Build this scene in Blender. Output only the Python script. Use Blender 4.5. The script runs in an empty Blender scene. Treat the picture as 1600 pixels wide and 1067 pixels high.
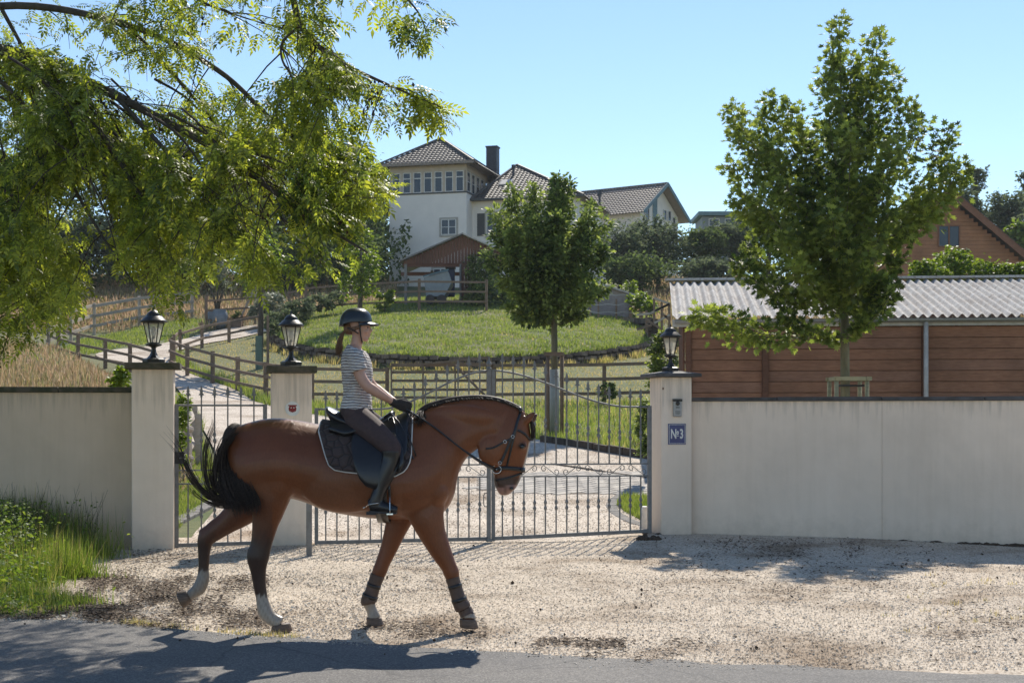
import bpy, math, random
import numpy as np
from mathutils import Vector, Matrix
C = bpy.context.scene.collection
SC = bpy.context.scene
rnd = random.Random(7)
rng = np.random.default_rng(11)
R = math.radians
PI = math.pi
F = 2222.0      # focal length in photo pixels (1600 wide)
HC = 1.6        # eye height
PY0 = 645.0     # horizon row of the photo

# ------------------------------------------------------------------ camera
cam_d = bpy.data.cameras.new('camera')
cam = bpy.data.objects.new('camera', cam_d); C.objects.link(cam)
cam.location = (0, 0, HC); cam.rotation_euler = (R(90), 0, 0)
cam_d.sensor_width = 36.0; cam_d.lens = F/1600*36.0
cam_d.shift_y = (PY0-533.5)/1600.0
cam_d.clip_start = 0.1; cam_d.clip_end = 3000
cam_d.dof.use_dof = True; cam_d.dof.focus_distance = 10.9; cam_d.dof.aperture_fstop = 13.0
SC.camera = cam
# ------------------------------------------------------------------ sky and sun
SUN = Vector((0.27, 1.0, 1.02)).normalized()        # towards the sun
world = bpy.data.worlds.new('World'); SC.world = world; world.use_nodes = True
wn = world.node_tree
bg = wn.nodes['Background']
sky = wn.nodes.new('ShaderNodeTexSky'); sky.sky_type = 'NISHITA'; sky.sun_disc = False
sky.sun_elevation = math.asin(SUN.z); sky.sun_rotation = math.atan2(SUN.x, SUN.y)
sky.air_density = 1.0; sky.dust_density = 0.0; sky.ozone_density = 2.6; sky.altitude = 200
wn.links.new(sky.outputs[0], bg.inputs[0]); bg.inputs[1].default_value = 0.108
sun_d = bpy.data.lights.new('sun', 'SUN'); sun_d.energy = 4.0; sun_d.angle = R(0.5); sun_d.color = (1.0, 0.93, 0.82)
sun = bpy.data.objects.new('sun', sun_d); C.objects.link(sun); sun.location = (10, 40, 40)
sun.rotation_euler = (-SUN).to_track_quat('-Z', 'Y').to_euler()
SC.view_settings.view_transform = 'Standard'; SC.view_settings.look = 'None'
SC.view_settings.exposure = 0.56; SC.view_settings.gamma = 1.0
SC.view_settings.use_curve_mapping = False
SC.render.engine = 'CYCLES'
SC.cycles.max_bounces = 8; SC.cycles.transparent_max_bounces = 12

# ------------------------------------------------------------------ helpers
def P(px, py, d):
    return Vector(((px-800)/F*d, d, HC-(py-PY0)/F*d))
def G(px, py, z=0.0):
    d = (HC-z)*F/(py-PY0); return Vector(((px-800)/F*d, d, z))
def prop(o, label=None, cat=None, group=None, kind=None):
    if label: o['label'] = label
    if cat: o['category'] = cat
    if group: o['group'] = group
    if kind: o['kind'] = kind
    return o
def link(name, me, parent=None, **k):
    o = bpy.data.objects.new(name, me); C.objects.link(o)
    if parent is not None:
        o.parent = parent
        o.matrix_parent_inverse = MI(parent)
    prop(o, **k); return o
def MI(parent): return wm(parent).inverted()
def wm(o):
    m = o.matrix_parent_inverse @ o.matrix_basis if o.parent else o.matrix_basis.copy()
    return wm(o.parent) @ m if o.parent else m
def thing(name, label, cat, loc=(0,0,0), group=None):
    o = bpy.data.objects.new(name, None); C.objects.link(o); o.location = loc
    o.empty_display_size = .2
    return prop(o, label, cat, group)
def copytree(src, loc=None, parent=None):
    c = src.copy(); C.objects.link(c)
    if parent is not None: c.parent = parent
    if loc is not None: c.location = loc
    for ch in src.children: copytree(ch, None, c)
    return c

class MB:
    def __init__(s): s.v=[]; s.f=[]; s.mi=[]; s.m=0
    def add(s, vs, fs):
        n=len(s.v); s.v.extend([tuple(v) for v in vs]); s.f.extend([tuple(i+n for i in f) for f in fs]); s.mi.extend([s.m]*len(fs)); return s
    def box(s, c, size, rz=0.0, M=None):
        hx,hy,hz=[a/2 for a in size]
        vs=[Vector((x,y,z)) for z in(-hz,hz) for y in(-hy,hy) for x in(-hx,hx)]
        if M is None: M=Matrix.Rotation(rz,3,'Z')
        vs=[M@v+Vector(c) for v in vs]
        return s.add(vs,[(0,2,3,1),(4,5,7,6),(0,1,5,4),(2,6,7,3),(0,4,6,2),(1,3,7,5)])
    def bar(s, a, b, w, h, up=Vector((0,0,1))):
        a=Vector(a); b=Vector(b); t=(b-a).normalized(); r=t.cross(up)
        if r.length<1e-4: r=Vector((1,0,0))
        r.normalize(); u=r.cross(t)
        vs=[p+r*x*w/2+u*y*h/2 for p in(a,b) for x,y in((-1,-1),(1,-1),(1,1),(-1,1))]
        return s.add(vs,[(3,2,1,0),(4,5,6,7),(0,1,5,4),(1,2,6,5),(2,3,7,6),(3,0,4,7)])
    def tube(s, pts, rad, n=8, caps=True):
        pts=[Vector(p) for p in pts]; m=len(pts)
        if not hasattr(rad,'__len__'): rad=[rad]*m
        t0=(pts[1]-pts[0]).normalized(); u=t0.orthogonal().normalized(); base=len(s.v)
        for i in range(m):
            t=(pts[min(i+1,m-1)]-pts[max(i-1,0)])
            if t.length>1e-9: t.normalize()
            else: t=t0
            u=(u-t*u.dot(t)); u=u.normalized() if u.length>1e-6 else t.orthogonal().normalized()
            w=t.cross(u)
            for k in range(n):
                a=2*PI*k/n; s.v.append(tuple(pts[i]+(u*math.cos(a)+w*math.sin(a))*rad[i]))
        for i in range(m-1):
            for k in range(n):
                a=base+i*n+k; b=base+i*n+(k+1)%n; s.f.append((a,b,b+n,a+n)); s.mi.append(s.m)
        if caps:
            s.f.append(tuple(base+k for k in range(n-1,-1,-1))); s.mi.append(s.m)
            s.f.append(tuple(base+(m-1)*n+k for k in range(n))); s.mi.append(s.m)
        return s
    def lathe(s, c, prof, n=16, off=0.0, cap=True):
        c=Vector(c); base=len(s.v)
        for r,z in prof:
            for k in range(n):
                a=2*PI*k/n+off; s.v.append((c.x+r*math.cos(a),c.y+r*math.sin(a),c.z+z))
        m=len(prof)
        for i in range(m-1):
            for k in range(n):
                a=base+i*n+k; b=base+i*n+(k+1)%n; s.f.append((a,b,b+n,a+n)); s.mi.append(s.m)
        if cap:
            s.f.append(tuple(base+k for k in range(n-1,-1,-1))); s.mi.append(s.m)
            s.f.append(tuple(base+(m-1)*n+k for k in range(n))); s.mi.append(s.m)
        return s
    def poly(s, pts, off):     # prism from polygon pts (3d) extruded by off
        n=len(pts); pts=[Vector(p) for p in pts]; off=Vector(off)
        return s.add(pts+[p+off for p in pts],[tuple(range(n-1,-1,-1)),tuple(range(n,2*n))]+[(i,(i+1)%n,(i+1)%n+n,i+n) for i in range(n)])
    def ell(s, c, r, n=12, m=8, M=None):
        vs=[];fs=[]
        for i in range(m+1):
            th=PI*i/m
            for k in range(n):
                ph=2*PI*k/n
                v=Vector((r[0]*math.sin(th)*math.cos(ph),r[1]*math.sin(th)*math.sin(ph),r[2]*math.cos(th)))
                if M: v=M@v
                vs.append(v+Vector(c))
        for i in range(m):
            for k in range(n):
                a=i*n+k;b=i*n+(k+1)%n; fs.append((a,a+n,b+n,b))
        return s.add(vs,fs)
    def mesh(s, name, mats, smooth=False):
        me=bpy.data.meshes.new(name); me.from_pydata(s.v,[],s.f)
        for m in (mats if isinstance(mats,(list,tuple)) else [mats]): me.materials.append(m)
        if any(s.mi): me.polygons.foreach_set('material_index',s.mi)
        me.validate(); me.update()
        if smooth: me.polygons.foreach_set('use_smooth',[True]*len(me.polygons))
        return me
    def obj(s, name, mats, parent=None, smooth=False, **k):
        return link(name, s.mesh(name,mats,smooth), parent, **k)
def bevel(o, w, seg=1):
    m=o.modifiers.new('bevel','BEVEL'); m.width=w; m.segments=seg; m.limit_method='ANGLE'; return o
def np_mesh(name, V, T, mat, smooth=False, attr=None):
    me=bpy.data.meshes.new(name); V=np.asarray(V,np.float32); T=np.asarray(T,np.int32)
    k=T.shape[1]
    me.vertices.add(len(V)); me.vertices.foreach_set('co',V.ravel())
    me.loops.add(T.size); me.loops.foreach_set('vertex_index',T.ravel())
    me.polygons.add(len(T)); me.polygons.foreach_set('loop_start',np.arange(0,T.size,k,dtype=np.int32))
    me.update(calc_edges=True)
    me.polygons.foreach_set('use_smooth',np.full(len(T),smooth))
    me.materials.append(mat)
    if attr is not None:
        a=me.color_attributes.new('Col','FLOAT_COLOR','POINT')
        c=np.ones((len(V),4),np.float32); c[:,:3]=attr; a.data.foreach_set('color',c.ravel())
    return me
def scatter(tv, tf, loc, rot, sc):
    """instances of template (tv,tf): loc (n,3) rot (n,3,3) sc (n,) or (n,3)"""
    tv=np.asarray(tv,float); tf=np.asarray(tf,int); n=len(loc); sc=np.asarray(sc)
    if sc.ndim==1: sc=sc[:,None]
    V=tv[None]*sc[:,None,:]
    V=np.einsum('nij,nkj->nki',rot,V)+loc[:,None,:]
    T=tf[None]+(np.arange(n)*len(tv))[:,None,None]
    return V.reshape(-1,3),T.reshape(-1,tf.shape[1])
def rand_rot(n, tilt=PI):
    a=rng.uniform(0,2*PI,n); b=rng.uniform(-tilt,tilt,n); c=rng.uniform(0,2*PI,n)
    return eul(b,np.zeros(n),a) if tilt<PI else eul(rng.uniform(-PI,PI,n),c,a)
def eul(x,y,z):
    cx,sx,cy,sy,cz,sz=np.cos(x),np.sin(x),np.cos(y),np.sin(y),np.cos(z),np.sin(z)
    M=np.empty((len(x),3,3))
    M[:,0,0]=cy*cz; M[:,0,1]=cz*sx*sy-cx*sz; M[:,0,2]=sx*sz+cx*cz*sy
    M[:,1,0]=cy*sz; M[:,1,1]=cx*cz+sx*sy*sz; M[:,1,2]=cx*sy*sz-cz*sx
    M[:,2,0]=-sy; M[:,2,1]=cy*sx; M[:,2,2]=cx*cy
    return M
def basis(d, roll=None):
    """rotation matrices whose x axis is d (n,3)"""
    d=d/np.linalg.norm(d,axis=1,keepdims=True)
    up=np.tile([0,0,1.0],(len(d),1)); up[np.abs(d[:,2])>.95]=[0,1,0]
    y=np.cross(up,d); y/=np.linalg.norm(y,axis=1,keepdims=True); z=np.cross(d,y)
    if roll is not None:
        c,s=np.cos(roll)[:,None],np.sin(roll)[:,None]; y,z=y*c+z*s,z*c-y*s
    return np.stack([d,y,z],axis=2)
def catmull(pts, n):
    pts=[np.array(p,float) for p in pts]; out=[]; m=len(pts)
    for i in range(m-1):
        p0=pts[max(i-1,0)];p1=pts[i];p2=pts[i+1];p3=pts[min(i+2,m-1)]
        for k in range(n):
            t=k/n
            out.append(.5*((2*p1)+(-p0+p2)*t+(2*p0-5*p1+4*p2-p3)*t*t+(-p0+3*p1-3*p2+p3)*t**3))
    out.append(pts[-1]); return np.array(out)
def resample(pts, n):
    pts=np.array(pts,float); d=np.r_[0,np.cumsum(np.linalg.norm(np.diff(pts,axis=0),axis=1))]
    t=np.linspace(0,d[-1],n); return np.stack([np.interp(t,d,pts[:,k]) for k in range(pts.shape[1])],1)
def inpoly(x, y, poly):
    x=np.asarray(x,float); y=np.asarray(y,float); r=np.zeros(x.shape,bool); n=len(poly); j=n-1
    for i in range(n):
        xi,yi=poly[i][0],poly[i][1]; xj,yj=poly[j][0],poly[j][1]
        if yi!=yj: r^=((yi>y)!=(yj>y))&(x<(xj-xi)*(y-yi)/(yj-yi)+xi)
        j=i
    return r

# ------------------------------------------------------------------ materials
def nmat(name):
    m=bpy.data.materials.new(name); m.use_nodes=True; nt=m.node_tree
    return m,nt,nt.nodes['Principled BSDF'],nt.nodes['Material Output']
def N(nt,t,**k):
    n=nt.nodes.new(t)
    for a,b in k.items():
        if a.startswith('i_'):
            key=a[2:]; n.inputs[int(key) if key.isdigit() else key.replace('_',' ')].default_value=b
        else: setattr(n,a,b)
    return n
def coords(nt, obj=False, scale=(1,1,1)):
    if obj: src=N(nt,'ShaderNodeTexCoord').outputs['Object']
    else: src=N(nt,'ShaderNodeNewGeometry').outputs['Position']
    mp=N(nt,'ShaderNodeMapping'); mp.inputs['Scale'].default_value=scale
    nt.links.new(src,mp.inputs[0]); return mp.outputs[0]
def ramp(nt, src, stops):
    r=N(nt,'ShaderNodeValToRGB'); nt.links.new(src,r.inputs[0]); e=r.color_ramp.elements
    while len(e)<len(stops): e.new(.5)
    for i,(p,c) in enumerate(stops):
        e[i].position=p; e[i].color=(*c,1) if len(c)==3 else c
    return r.outputs[0]
def noise(nt, vec, scale, detail=6, rough=.6, dist=0):
    n=N(nt,'ShaderNodeTexNoise'); n.inputs['Scale'].default_value=scale; n.inputs['Detail'].default_value=detail
    n.inputs['Roughness'].default_value=rough; n.inputs['Distortion'].default_value=dist
    nt.links.new(vec,n.inputs['Vector']); return n.outputs[0]
def mix(nt, f, a, b, mode='MIX'):
    m=N(nt,'ShaderNodeMix',data_type='RGBA',blend_type=mode)
    for s,i in((f,0),(a,6),(b,7)):
        if isinstance(s,(int,float)): m.inputs[i].default_value=s
        elif isinstance(s,(tuple,list)): m.inputs[i].default_value=(*s,1)
        else: nt.links.new(s,m.inputs[i])
    return m.outputs[2]
def bump(nt, b, src, strength=.3, dist=.02, prev=None):
    n=N(nt,'ShaderNodeBump'); n.inputs['Strength'].default_value=strength; n.inputs['Distance'].default_value=dist
    nt.links.new(src,n.inputs['Height'])
    if prev is not None: nt.links.new(prev,n.inputs['Normal'])
    nt.links.new(n.outputs[0],b.inputs['Normal']); return n.outputs[0]
def simple(name, c1, c2=None, rough=.7, scale=8, bs=.15, bscale=None, metal=0, obj=False, stretch=(1,1,1), spec=.4, lo=.35, hi=.65):
    m,nt,b,o=nmat(name); v=coords(nt,obj,stretch)
    c2=c2 or tuple(x*.8 for x in c1)
    n=noise(nt,v,scale); col=ramp(nt,n,[(lo,c1),(hi,c2)])
    nt.links.new(col,b.inputs['Base Color']); b.inputs['Roughness'].default_value=rough
    b.inputs['Metallic'].default_value=metal; b.inputs['Specular IOR Level'].default_value=spec
    if bs: bump(nt,b,noise(nt,v,bscale or scale*4,4),bs,.01)
    return m
def leafmat(name, cols, trans=.5, tcol=None, rough=.45, spec=.4):
    """cols: ramp colours picked per leaf"""
    m,nt,b,o=nmat(name)
    g=N(nt,'ShaderNodeNewGeometry').outputs['Random Per Island']
    n=len(cols); col=ramp(nt,g,[((i+.5)/n,c) for i,c in enumerate(cols)])
    v=coords(nt); patch=noise(nt,v,1.1,2)
    col=mix(nt,ramp(nt,patch,[(.3,(0,0,0)),(.7,(.5,.5,.5))]),col,tuple(min(1,x*1.25) for x in cols[-1]))
    nt.links.new(col,b.inputs['Base Color']); b.inputs['Roughness'].default_value=rough; b.inputs['Specular IOR Level'].default_value=spec
    tr=N(nt,'ShaderNodeBsdfTranslucent')
    hs=N(nt,'ShaderNodeHueSaturation'); hs.inputs['Saturation'].default_value=1.12; hs.inputs['Value'].default_value=1.7; hs.inputs['Hue'].default_value=.485
    nt.links.new(col,hs.inputs['Color']); nt.links.new(hs.outputs[0],tr.inputs[0])
    mx=N(nt,'ShaderNodeMixShader'); mx.inputs[0].default_value=trans
    nt.links.new(b.outputs[0],mx.inputs[1]); nt.links.new(tr.outputs[0],mx.inputs[2]); nt.links.new(mx.outputs[0],o.inputs[0])
    return m
# ------------------------------------------------------------------ terrain
KY=[-60,18,22,30,36,46,56,70,90,100,115,140,200,400,900]
KZ=[0,0,.2,.9,1.25,1.93,3.35,5.3,8.7,10.4,12.3,13.6,14,14,14]
_ky=np.linspace(-60,900,4801); _kz=np.interp(_ky,KY,KZ)
_ker=np.hanning(15); _ker/=_ker.sum()
_kz=np.convolve(np.pad(_kz,7,mode='edge'),_ker,'valid')
MC=(-2.0,72.0,9.8,16.0)
def ridge_x(y): return np.interp(y,[18,21,24,29,36,42,50,55,65,80],[-4.6,-4.9,-5.2,-6.6,-8.4,-10.4,-13.5,-16.5,-22,-30])
def mound_e(x,y): return ((x-MC[0])/MC[2])**2+((y-MC[1])/MC[3])**2
def smst(t): t=np.clip(t,0,1); return t*t*(3-2*t)
def Z(x,y):
    x=np.asarray(x,float); y=np.asarray(y,float)
    z=np.interp(y,_ky,_kz)
    e=mound_e(x,y); z=z+np.where(e<1,smst((1-e)/.05)*.38+.75*np.clip(1-e,0,1)**.8,0)
    s=ridge_x(y)-x                     # meadow left of the drive is raised
    z=z+1.0*smst((s-.3)/2.2)*smst((y-18.3)/1.2)*(1-smst((y-50)/20))
    # bank right of the kerb
    z=z+.12*smst((x-1.5)/6)*smst((y-33)/6)*(1-smst((y-50)/10))
    z=z+np.where(y>18,.05*np.sin(x*.7+y*.31)*np.sin(y*.43-x*.2)*smst((y-24)/8),0)
    z=z-.05*smst((18.5-y)/1.0)
    return z
def Zf(x,y): return float(Z(x,y))
def GH(px,py):
    """where the view ray through a photo pixel meets the terrain"""
    d=np.arange(9,160,.05); x=(px-800)/F*d; z=HC-(py-PY0)/F*d; t=Z(x,d)
    i=np.argmax(z<t) if (z<t).any() else len(d)-1
    return float(x[i]),float(d[i])
xs=np.concatenate([np.arange(-700,-60,40),np.arange(-60,60,.5),np.arange(60,701,40)])
ys=np.concatenate([np.arange(-40,17,3),np.arange(17,110,.4),np.arange(110,200,4),np.arange(200,1381,60)])
X,Y=np.meshgrid(xs,ys); V=np.stack([X,Y,Z(X,Y)],2).reshape(-1,3)
nx=len(xs); ii,jj=np.meshgrid(np.arange(len(ys)-1),np.arange(nx-1),indexing='ij'); a=(ii*nx+jj).ravel()
T=np.stack([a,a+1,a+nx+1,a+nx],1)
m_ground,nt,b,o=nmat('turf_soil'); v=coords(nt)
c1=ramp(nt,noise(nt,v,.35,4),[(.35,(.10,.13,.035)),(.6,(.2,.18,.075)),(.8,(.28,.23,.12))])
c2=mix(nt,ramp(nt,noise(nt,v,6,6),[(.3,(0,0,0)),(.7,(.6,.6,.6))]),c1,(.05,.07,.02))
nt.links.new(c2,b.inputs['Base Color']); b.inputs['Roughness'].default_value=.95; bump(nt,b,noise(nt,v,9,6),.6,.05)
link('ground',np_mesh('ground',V,T,m_ground,True),kind='structure')

# ------------------------------------------------------------------ gravel and road
def gravel_mat(name, base):
    m,nt,b,o=nmat(name); v=coords(nt)
    vo=N(nt,'ShaderNodeTexVoronoi',feature='F1'); vo.inputs['Scale'].default_value=62; nt.links.new(v,vo.inputs['Vector'])
    vo2=N(nt,'ShaderNodeTexVoronoi',feature='F1'); vo2.inputs['Scale'].default_value=95; nt.links.new(v,vo2.inputs['Vector'])
    sep=N(nt,'ShaderNodeSeparateColor'); nt.links.new(vo.outputs['Color'],sep.inputs[0])
    stone=ramp(nt,sep.outputs[0],[(.0,(.20,.155,.11)),(.10,(.34,.27,.20)),(.4,base),(.85,tuple(min(1,x*1.2) for x in base))])
    big=ramp(nt,noise(nt,v,.8,5,.6,.4),[(.3,(.52,.45,.38)),(.5,(.95,.94,.92)),(.72,(1.12,1.1,1.07))])
    spots=ramp(nt,noise(nt,v,5,8,.75),[(.30,(.55,.47,.39)),(.40,(1,1,1))])
    c=mix(nt,1.0,stone,big,'MULTIPLY'); c=mix(nt,.8,c,spots,'MULTIPLY')
    nt.links.new(c,b.inputs['Base Color']); b.inputs['Roughness'].default_value=.92; b.inputs['Specular IOR Level'].default_value=.2
    inv=N(nt,'ShaderNodeMath',operation='ADD'); nt.links.new(vo.outputs['Distance'],inv.inputs[0]); nt.links.new(vo2.outputs['Distance'],inv.inputs[1])
    n1=bump(nt,b,inv.outputs[0],-.9,.02); bump(nt,b,noise(nt,v,3,6),.5,.06,n1)
    return m
m_gravel=gravel_mat('pale_gravel',(.54,.465,.375))
m_drive=gravel_mat('drive_gravel',(.60,.53,.45))
EDGE=[G(-1400,925),G(-600,948),G(0,967),G(160,973),G(330,990),G(480,1000),G(640,1012),G(900,1027),G(1200,1042),G(1600,1058),G(2400,1090)]
edge=catmull([tuple(p) for p in EDGE],8)
def edge_y(x): return np.interp(x,edge[:,0],edge[:,1])
def apron_z(x,y):
    return .006+.016*np.sin(x*1.7+y*2.1)*np.sin(y*1.3-x*.6)*smst((y-10.6)/1.5)*smst((17.2-y)/2)+.07*smst((x-.6)/1.2)*smst((y-15.8)/2.0)
# apron: from the road edge to just inside the gate
nx=160; xs=np.linspace(-14,16,nx); rows=46; V=[]
for j in range(rows):
    t=j/(rows-1)
    y=(edge_y(xs)-.9)*(1-t)+18.3*t
    z=apron_z(xs,y)
    z=z-.03*smst((edge_y(xs)+.0-y)/.5)
    V.append(np.stack([xs,y,z],1))
V=np.concatenate(V); ii,jj=np.meshgrid(np.arange(rows-1),np.arange(nx-1),indexing='ij'); a=(ii*nx+jj).ravel()
link('gravel_apron',np_mesh('gravel_apron',V,np.stack([a,a+1,a+nx+1,a+nx],1),m_gravel,True),kind='structure')
m_road,nt,b,o=nmat('asphalt'); v=coords(nt)
vo=N(nt,'ShaderNodeTexVoronoi',feature='F1'); vo.inputs['Scale'].default_value=120; nt.links.new(v,vo.inputs['Vector'])
sep=N(nt,'ShaderNodeSeparateColor'); nt.links.new(vo.outputs['Color'],sep.inputs[0])
c=ramp(nt,sep.outputs[0],[(0,(.066,.062,.058)),(.6,(.122,.114,.105)),(.95,(.21,.195,.175))])
c=mix(nt,1.0,c,ramp(nt,noise(nt,v,.9,6,.65),[(.3,(.8,.8,.82)),(.7,(1.2,1.18,1.15))]),'MULTIPLY')
# dust and grit washed over the road edge
gx=N(nt,'ShaderNodeAttribute',attribute_name='Col'); gs=N(nt,'ShaderNodeSeparateColor'); nt.links.new(gx.outputs[0],gs.inputs[0])
ad=N(nt,'ShaderNodeMath',operation='MULTIPLY_ADD'); nt.links.new(noise(nt,v,4,8,.75),ad.inputs[0]); ad.inputs[1].default_value=1.5; nt.links.new(gs.outputs[0],ad.inputs[2])
dm=ramp(nt,ad.outputs[0],[(1.0,(0,0,0)),(1.3,(1,1,1))])
c=mix(nt,dm,c,(.40,.34,.27))
# fine cracks
vc=N(nt,'ShaderNodeTexVoronoi',feature='DISTANCE_TO_EDGE'); vc.inputs['Scale'].default_value=.55
nm=N(nt,'ShaderNodeTexNoise'); nm.inputs['Scale'].default_value=2.5; nt.links.new(v,nm.inputs['Vector'])
nt.links.new(mix(nt,.16,v,nm.outputs['Color'],'ADD'),vc.inputs['Vector'])
c=mix(nt,ramp(nt,vc.outputs['Distance'],[(.0,(.6,.6,.6)),(.006,(0,0,0))]),c,(.03,.03,.03))
nt.links.new(c,b.inputs['Base Color']); b.inputs['Roughness'].default_value=.82
bump(nt,b,vo.outputs['Distance'],-.5,.01)
V=[];A=[]; nx=400; xs=np.linspace(-14,16,nx)
jit=.05*np.interp(xs,np.linspace(-14,16,180),rng.normal(0,1,180))*(.35+.65*smst((xs-.2)/2.5))
ts=[0,.12,.3,.6,1.2,2.5,5,12]
for t in ts:
    y=edge_y(xs)+jit*(1-min(1,t))-t
    V.append(np.stack([xs,y,np.full(nx,.012)],1))
    w=smst((xs+.6)/2.2)*(1-smst(t/1.3))*1.0+(1-smst(t/.25))*.45; A.append(np.stack([w]*3,1))
V=np.concatenate(V); A=np.concatenate(A)
ii,jj=np.meshgrid(np.arange(len(ts)-1),np.arange(nx-1),indexing='ij'); a=(ii*nx+jj).ravel()
link('road',np_mesh('road',V,np.stack([a,a+nx,a+nx+1,a+1],1),m_road,True,A),kind='structure')

# drive: ribbon between two edge lines
DL=[(250,872),(300,845),(345,775),(332,700),(300,650),(283,617),(252,590),(205,570),(150,557),(180,548),(240,541),(330,519),(425,506)]
DR=[(1150,858),(1180,820),(1170,770),(1050,723),(850,691),(600,664),(430,638),(365,610),(292,583),(274,565),(275,552),(340,535),(425,518)]
DLw=resample(catmull([GH(*p) for p in DL],6),150)
DRw=resample(catmull([GH(*p) for p in DR],6),150)
k=0
L=catmull([GH(*p) for p in DL],10); Rr=catmull([GH(*p) for p in DR],10)
m=26; V=[]
for i in range(len(L)):
    for j in range(m):
        t=j/(m-1); x=L[i][0]*(1-t)+Rr[i][0]*t; y=L[i][1]*(1-t)+Rr[i][1]*t
        V.append((x,y,Zf(x,y)+.05))
ii,jj=np.meshgrid(np.arange(len(L)-1),np.arange(m-1),indexing='ij'); a=(ii*m+jj).ravel()
link('driveway',np_mesh('driveway',V,np.stack([a,a+1,a+m+1,a+m],1),m_drive,True),kind='structure')
DRIVE=[tuple(p) for p in L]+[tuple(p) for p in Rr[::-1]]
def on_drive(x,y): return inpoly(x,y,DRIVE)

# loose pebbles: real stones over apron, road edge and drive
m_peb,nt,b,o=nmat('pebble')
col=ramp(nt,N(nt,'ShaderNodeNewGeometry').outputs['Random Per Island'],[(0,(.16,.12,.085)),(.03,(.34,.27,.20)),(.14,(.48,.415,.34)),(.7,(.58,.52,.44)),(1,(.70,.65,.57))])
v=coords(nt); col=mix(nt,1.0,col,ramp(nt,noise(nt,v,.8,5,.6,.4),[(.3,(.52,.45,.38)),(.5,(.95,.94,.92)),(.72,(1.12,1.1,1.07))]),'MULTIPLY'); nt.links.new(col,b.inputs['Base Color']); b.inputs['Roughness'].default_value=.85
oc=np.array([(1,0,0),(-1,0,0),(0,1,0),(0,-1,0),(0,0,1),(0,0,-1)],float)*[1,.8,.42]
of=np.array([(0,2,4),(2,1,4),(1,3,4),(3,0,4),(2,0,5),(1,2,5),(3,1,5),(0,3,5)])
n=115000; d=np.exp(rng.uniform(math.log(8.8),math.log(17.8),n)); x=(rng.uniform(-150,1850,n)-800)/F*d
keep=(d>edge_y(x)-.08-np.abs(rng.normal(0,.26,n))*(.3+2.6*smst((x-.0)/2)))
x=x[keep]; d=d[keep]; n=len(x)
s=np.clip(rng.lognormal(math.log(.0054),.38,n),.0025,.02)*(1+.45*smst((.5-x)/2.5)*(np.sin(x*2.1+d)*np.sin(d*1.7-x)>-.3))
Vv,Tt=scatter(oc,of,np.stack([x,d,apron_z(x,d)+s*.25+.004],1),eul(rng.uniform(-.5,.5,n),rng.uniform(-.5,.5,n),rng.uniform(0,6.3,n)),s)
link('loose_gravel',np_mesh('loose_gravel',Vv,Tt,m_peb),kind='stuff',label='loose pale gravel stones scattered over the apron in front of the gate',cat='gravel')
n=22000; d=np.exp(rng.uniform(math.log(18),math.log(32),n)); x=(rng.uniform(250,1150,n)-800)/F*d
kk=on_drive(x,d); x=x[kk]; d=d[kk]; n=len(x); s=rng.uniform(.006,.014,n)
Vv,Tt=scatter(oc,of,np.stack([x,d,Z(x,d)+.055],1),eul(rng.uniform(-.5,.5,n),rng.uniform(-.5,.5,n),rng.uniform(0,6.3,n)),s)
link('drive_gravel_stones',np_mesh('drive_gravel_stones',Vv,Tt,m_peb),kind='stuff',label='coarse beige gravel lying on the driveway behind the gate',cat='gravel')
# dark clods and droppings
m_clod=simple('dark_clod',(.05,.035,.022),(.09,.06,.04),.95,30,.5)
n=800; d=np.exp(rng.uniform(math.log(8.9),math.log(17.8),n)); x=(rng.uniform(-100,1800,n)-800)/F*d
cl=np.sin(x*2.3+d*1.1)*np.sin(d*2.9-x)+rng.normal(0,.5,n)
kk=(cl>.1)&(d>edge_y(x)-.5); x=x[kk]; d=d[kk]; n=len(x); s=np.clip(rng.lognormal(math.log(.0095),.45,n),.004,.026)
Vv,Tt=scatter(oc,of,np.stack([x,d,apron_z(x,d)+.012],1),rand_rot(n),s)
link('dirt_clods',np_mesh('dirt_clods',Vv,Tt,m_clod),kind='stuff',label='dark crumbs of earth and bark strewn across the gravel apron',cat='dirt')
# drifts of shredded leaf litter (dark flakes), low-left and by the right wall
m_litter,nt,b,o=nmat('leaf_litter')
col=ramp(nt,N(nt,'ShaderNodeNewGeometry').outputs['Random Per Island'],[(0,(.035,.024,.016)),(.5,(.10,.065,.04)),(1,(.24,.17,.11))])
nt.links.new(col,b.inputs['Base Color']); b.inputs['Roughness'].default_value=.9
fl=np.array([(-1,0,0),(0,-.45,.12),(1,0,0),(0,.45,.1)]); ff=np.array([(0,1,2),(0,2,3)])
pts=[]
for (px0,px1,py0,py1,nn,amt) in [(-50,180,935,970,5000,1),(60,300,900,968,3500,1),(120,420,900,985,7000,1),(120,300,860,940,2600,1),(1080,1350,848,872,1500,1),(560,760,975,1000,900,1),(1450,1600,940,1010,350,1),(840,980,1000,1015,500,1),(820,1100,1000,1040,700,1),(1000,1500,855,930,1800,1)]:
    px=rng.uniform(px0,px1,nn); py=rng.uniform(py0,py1,nn); c=np.sin(px*.045)*np.sin(py*.11+px*.013)+rng.normal(0,.4,nn)
    k=c>-.1; dd=HC*F/(py[k]-PY0); pts.append(np.stack([(px[k]-800)/F*dd,dd],1))
pts=np.concatenate(pts); pts=pts[(pts[:,1]>edge_y(pts[:,0])-.1)&(pts[:,1]<17.3)]; n=len(pts)
Vv,Tt=scatter(fl,ff,np.stack([pts[:,0],pts[:,1],apron_z(pts[:,0],pts[:,1])+.016],1),eul(rng.uniform(-.4,.4,n),rng.uniform(-.4,.4,n),rng.uniform(0,6.3,n)),rng.uniform(.01,.028,n))
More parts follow.
